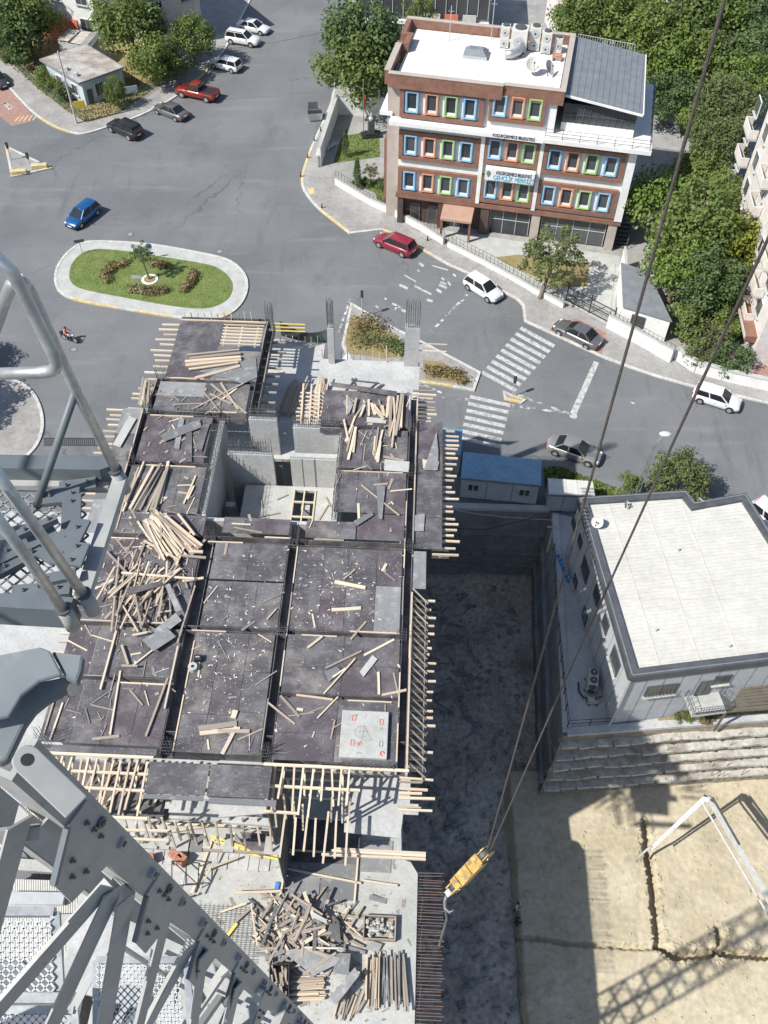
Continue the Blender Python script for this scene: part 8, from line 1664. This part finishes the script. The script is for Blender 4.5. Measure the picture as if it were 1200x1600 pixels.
# pinned lug joining shoe and mast
lgc = D(42, 1187, 4.05); lgn = (CAMP - lgc).normalized(); lgu = (ax3 - lgn * ax3.dot(lgn)).normalized(); lgs = lgu.cross(lgn)
pl_ = [lgc + lgs * (.062 * math.cos(a)) - lgu * (.062 * math.sin(a)) for a in [math.pi * k / 10 for k in range(11)]] + [lgc - lgs * .062 + lgu * .3, lgc + lgs * .062 + lgu * .3]; n = len(pl_)
bevel(MB().add([p + lgn * .02 for p in pl_] + [p - lgn * .03 for p in pl_], [tuple(range(n)), tuple(range(n, 2 * n))[::-1]] + [(i, n + i, n + (i + 1) % n, (i + 1) % n) for i in range(n)]).build('pin_lug', M['crane'], cs), .006, 2)
MB().tube([lgc + lgn * .015, lgc + lgn * .024], .027, 14).build('pin_hole', M['black'], cs)
MB().tube([D(118, 1075, 3.6), D(112, 1080, 3.75)], .03, 10).build('shoe_pin', M['bolt'], cs)
# ---- hook block and hoist ropes
HB = D(764, 1328, 24.0); HE = D(705, 1391, 24.6)
hk = thing('hook_block', 'yellow crane hook block hanging over the shaded pit', 'hook block', (0, 0, 0)); hd_ = (HE - HB); HLn = hd_.length; hd_.normalize(); hs_ = hd_.cross(Z3).normalized(); hn_ = hs_.cross(hd_)
for s_ in (-1, 1): 
    m = MB(); m.bar(HB + hs_ * (.1 * s_), HE + hs_ * (.1 * s_), .035, .3, up=hn_); m.build('cheek_plate', M['hook_y'], hk)
for t in (.12, .86): c_ = HB + hd_ * (HLn * t); MB().tube([c_ - hs_ * .06, c_ + hs_ * .06], .17, 16).build('sheave', M['clad_dk'], hk); MB().tube([c_ - hs_ * .16, c_ + hs_ * .16], .035, 8).build('pin', M['bolt'], hk)
for t in (.28, .42, .56, .7): c_ = HB + hd_ * (HLn * t); MB().bar(c_ - hs_ * .17, c_ + hs_ * .17, .24, .28, up=hn_).build('spacer', M['hook_y'], hk)
for t in (.22, .5, .78):
    c_ = HB + hd_ * (HLn * t) + hn_ * .17; MB().bar(c_ - hd_ * .1, c_ + hd_ * .1, .3, .05, up=hn_).build('guard', M['hook_y'], hk)
c_ = HE; MB().bar(c_, c_ + hd_ * .18, .16, .12, up=hn_).build('swivel', M['conc'], hk); hp = [c_ + hd_ * .18, c_ + hd_ * .35 - hs_ * .06, c_ + hd_ * .5 - hs_ * .2, c_ + hd_ * .46 - hs_ * .36, c_ + hd_ * .3 - hs_ * .4]
MB().tube(hp, [.05, .055, .055, .04, .02], 8).build('hook', M['steel_rod'], hk, smooth=True)
ch = D(686, 1478, 26.0); tag(MB().tube([c_ + hd_ * .45 - hs_ * .15, (c_ + ch) / 2 + Vector((.05, 0, 0)), ch], .035, 6).build('sling', M['steel_rod']), 'grey lifting sling hanging from the hook', 'sling')
ra = near_vert(1133, -5, HB); rbp = near_vert(1215, 345, HB); q = near_vert(1138, -20, HB)
tag(MB().tube([HB + Vector((-.04, 0, 0)), near_vert(975, 562, HB), ra, ra + (ra - HB).normalized() * 2], .019, 8).build('hoist_rope', M['rope']), 'dark hoist rope running from the hook to the top edge', 'rope')
tag(MB().tube([HB + Vector((.04, 0, 0)), D(870, 1093, 18.0), D(1048, 700, 11.6), D(1200, 373, 8.4), D(1280, 200, 7.4)], .017, 8).build('hoist_rope', M['rope']), 'dark hoist rope running from the hook to the right edge', 'rope')
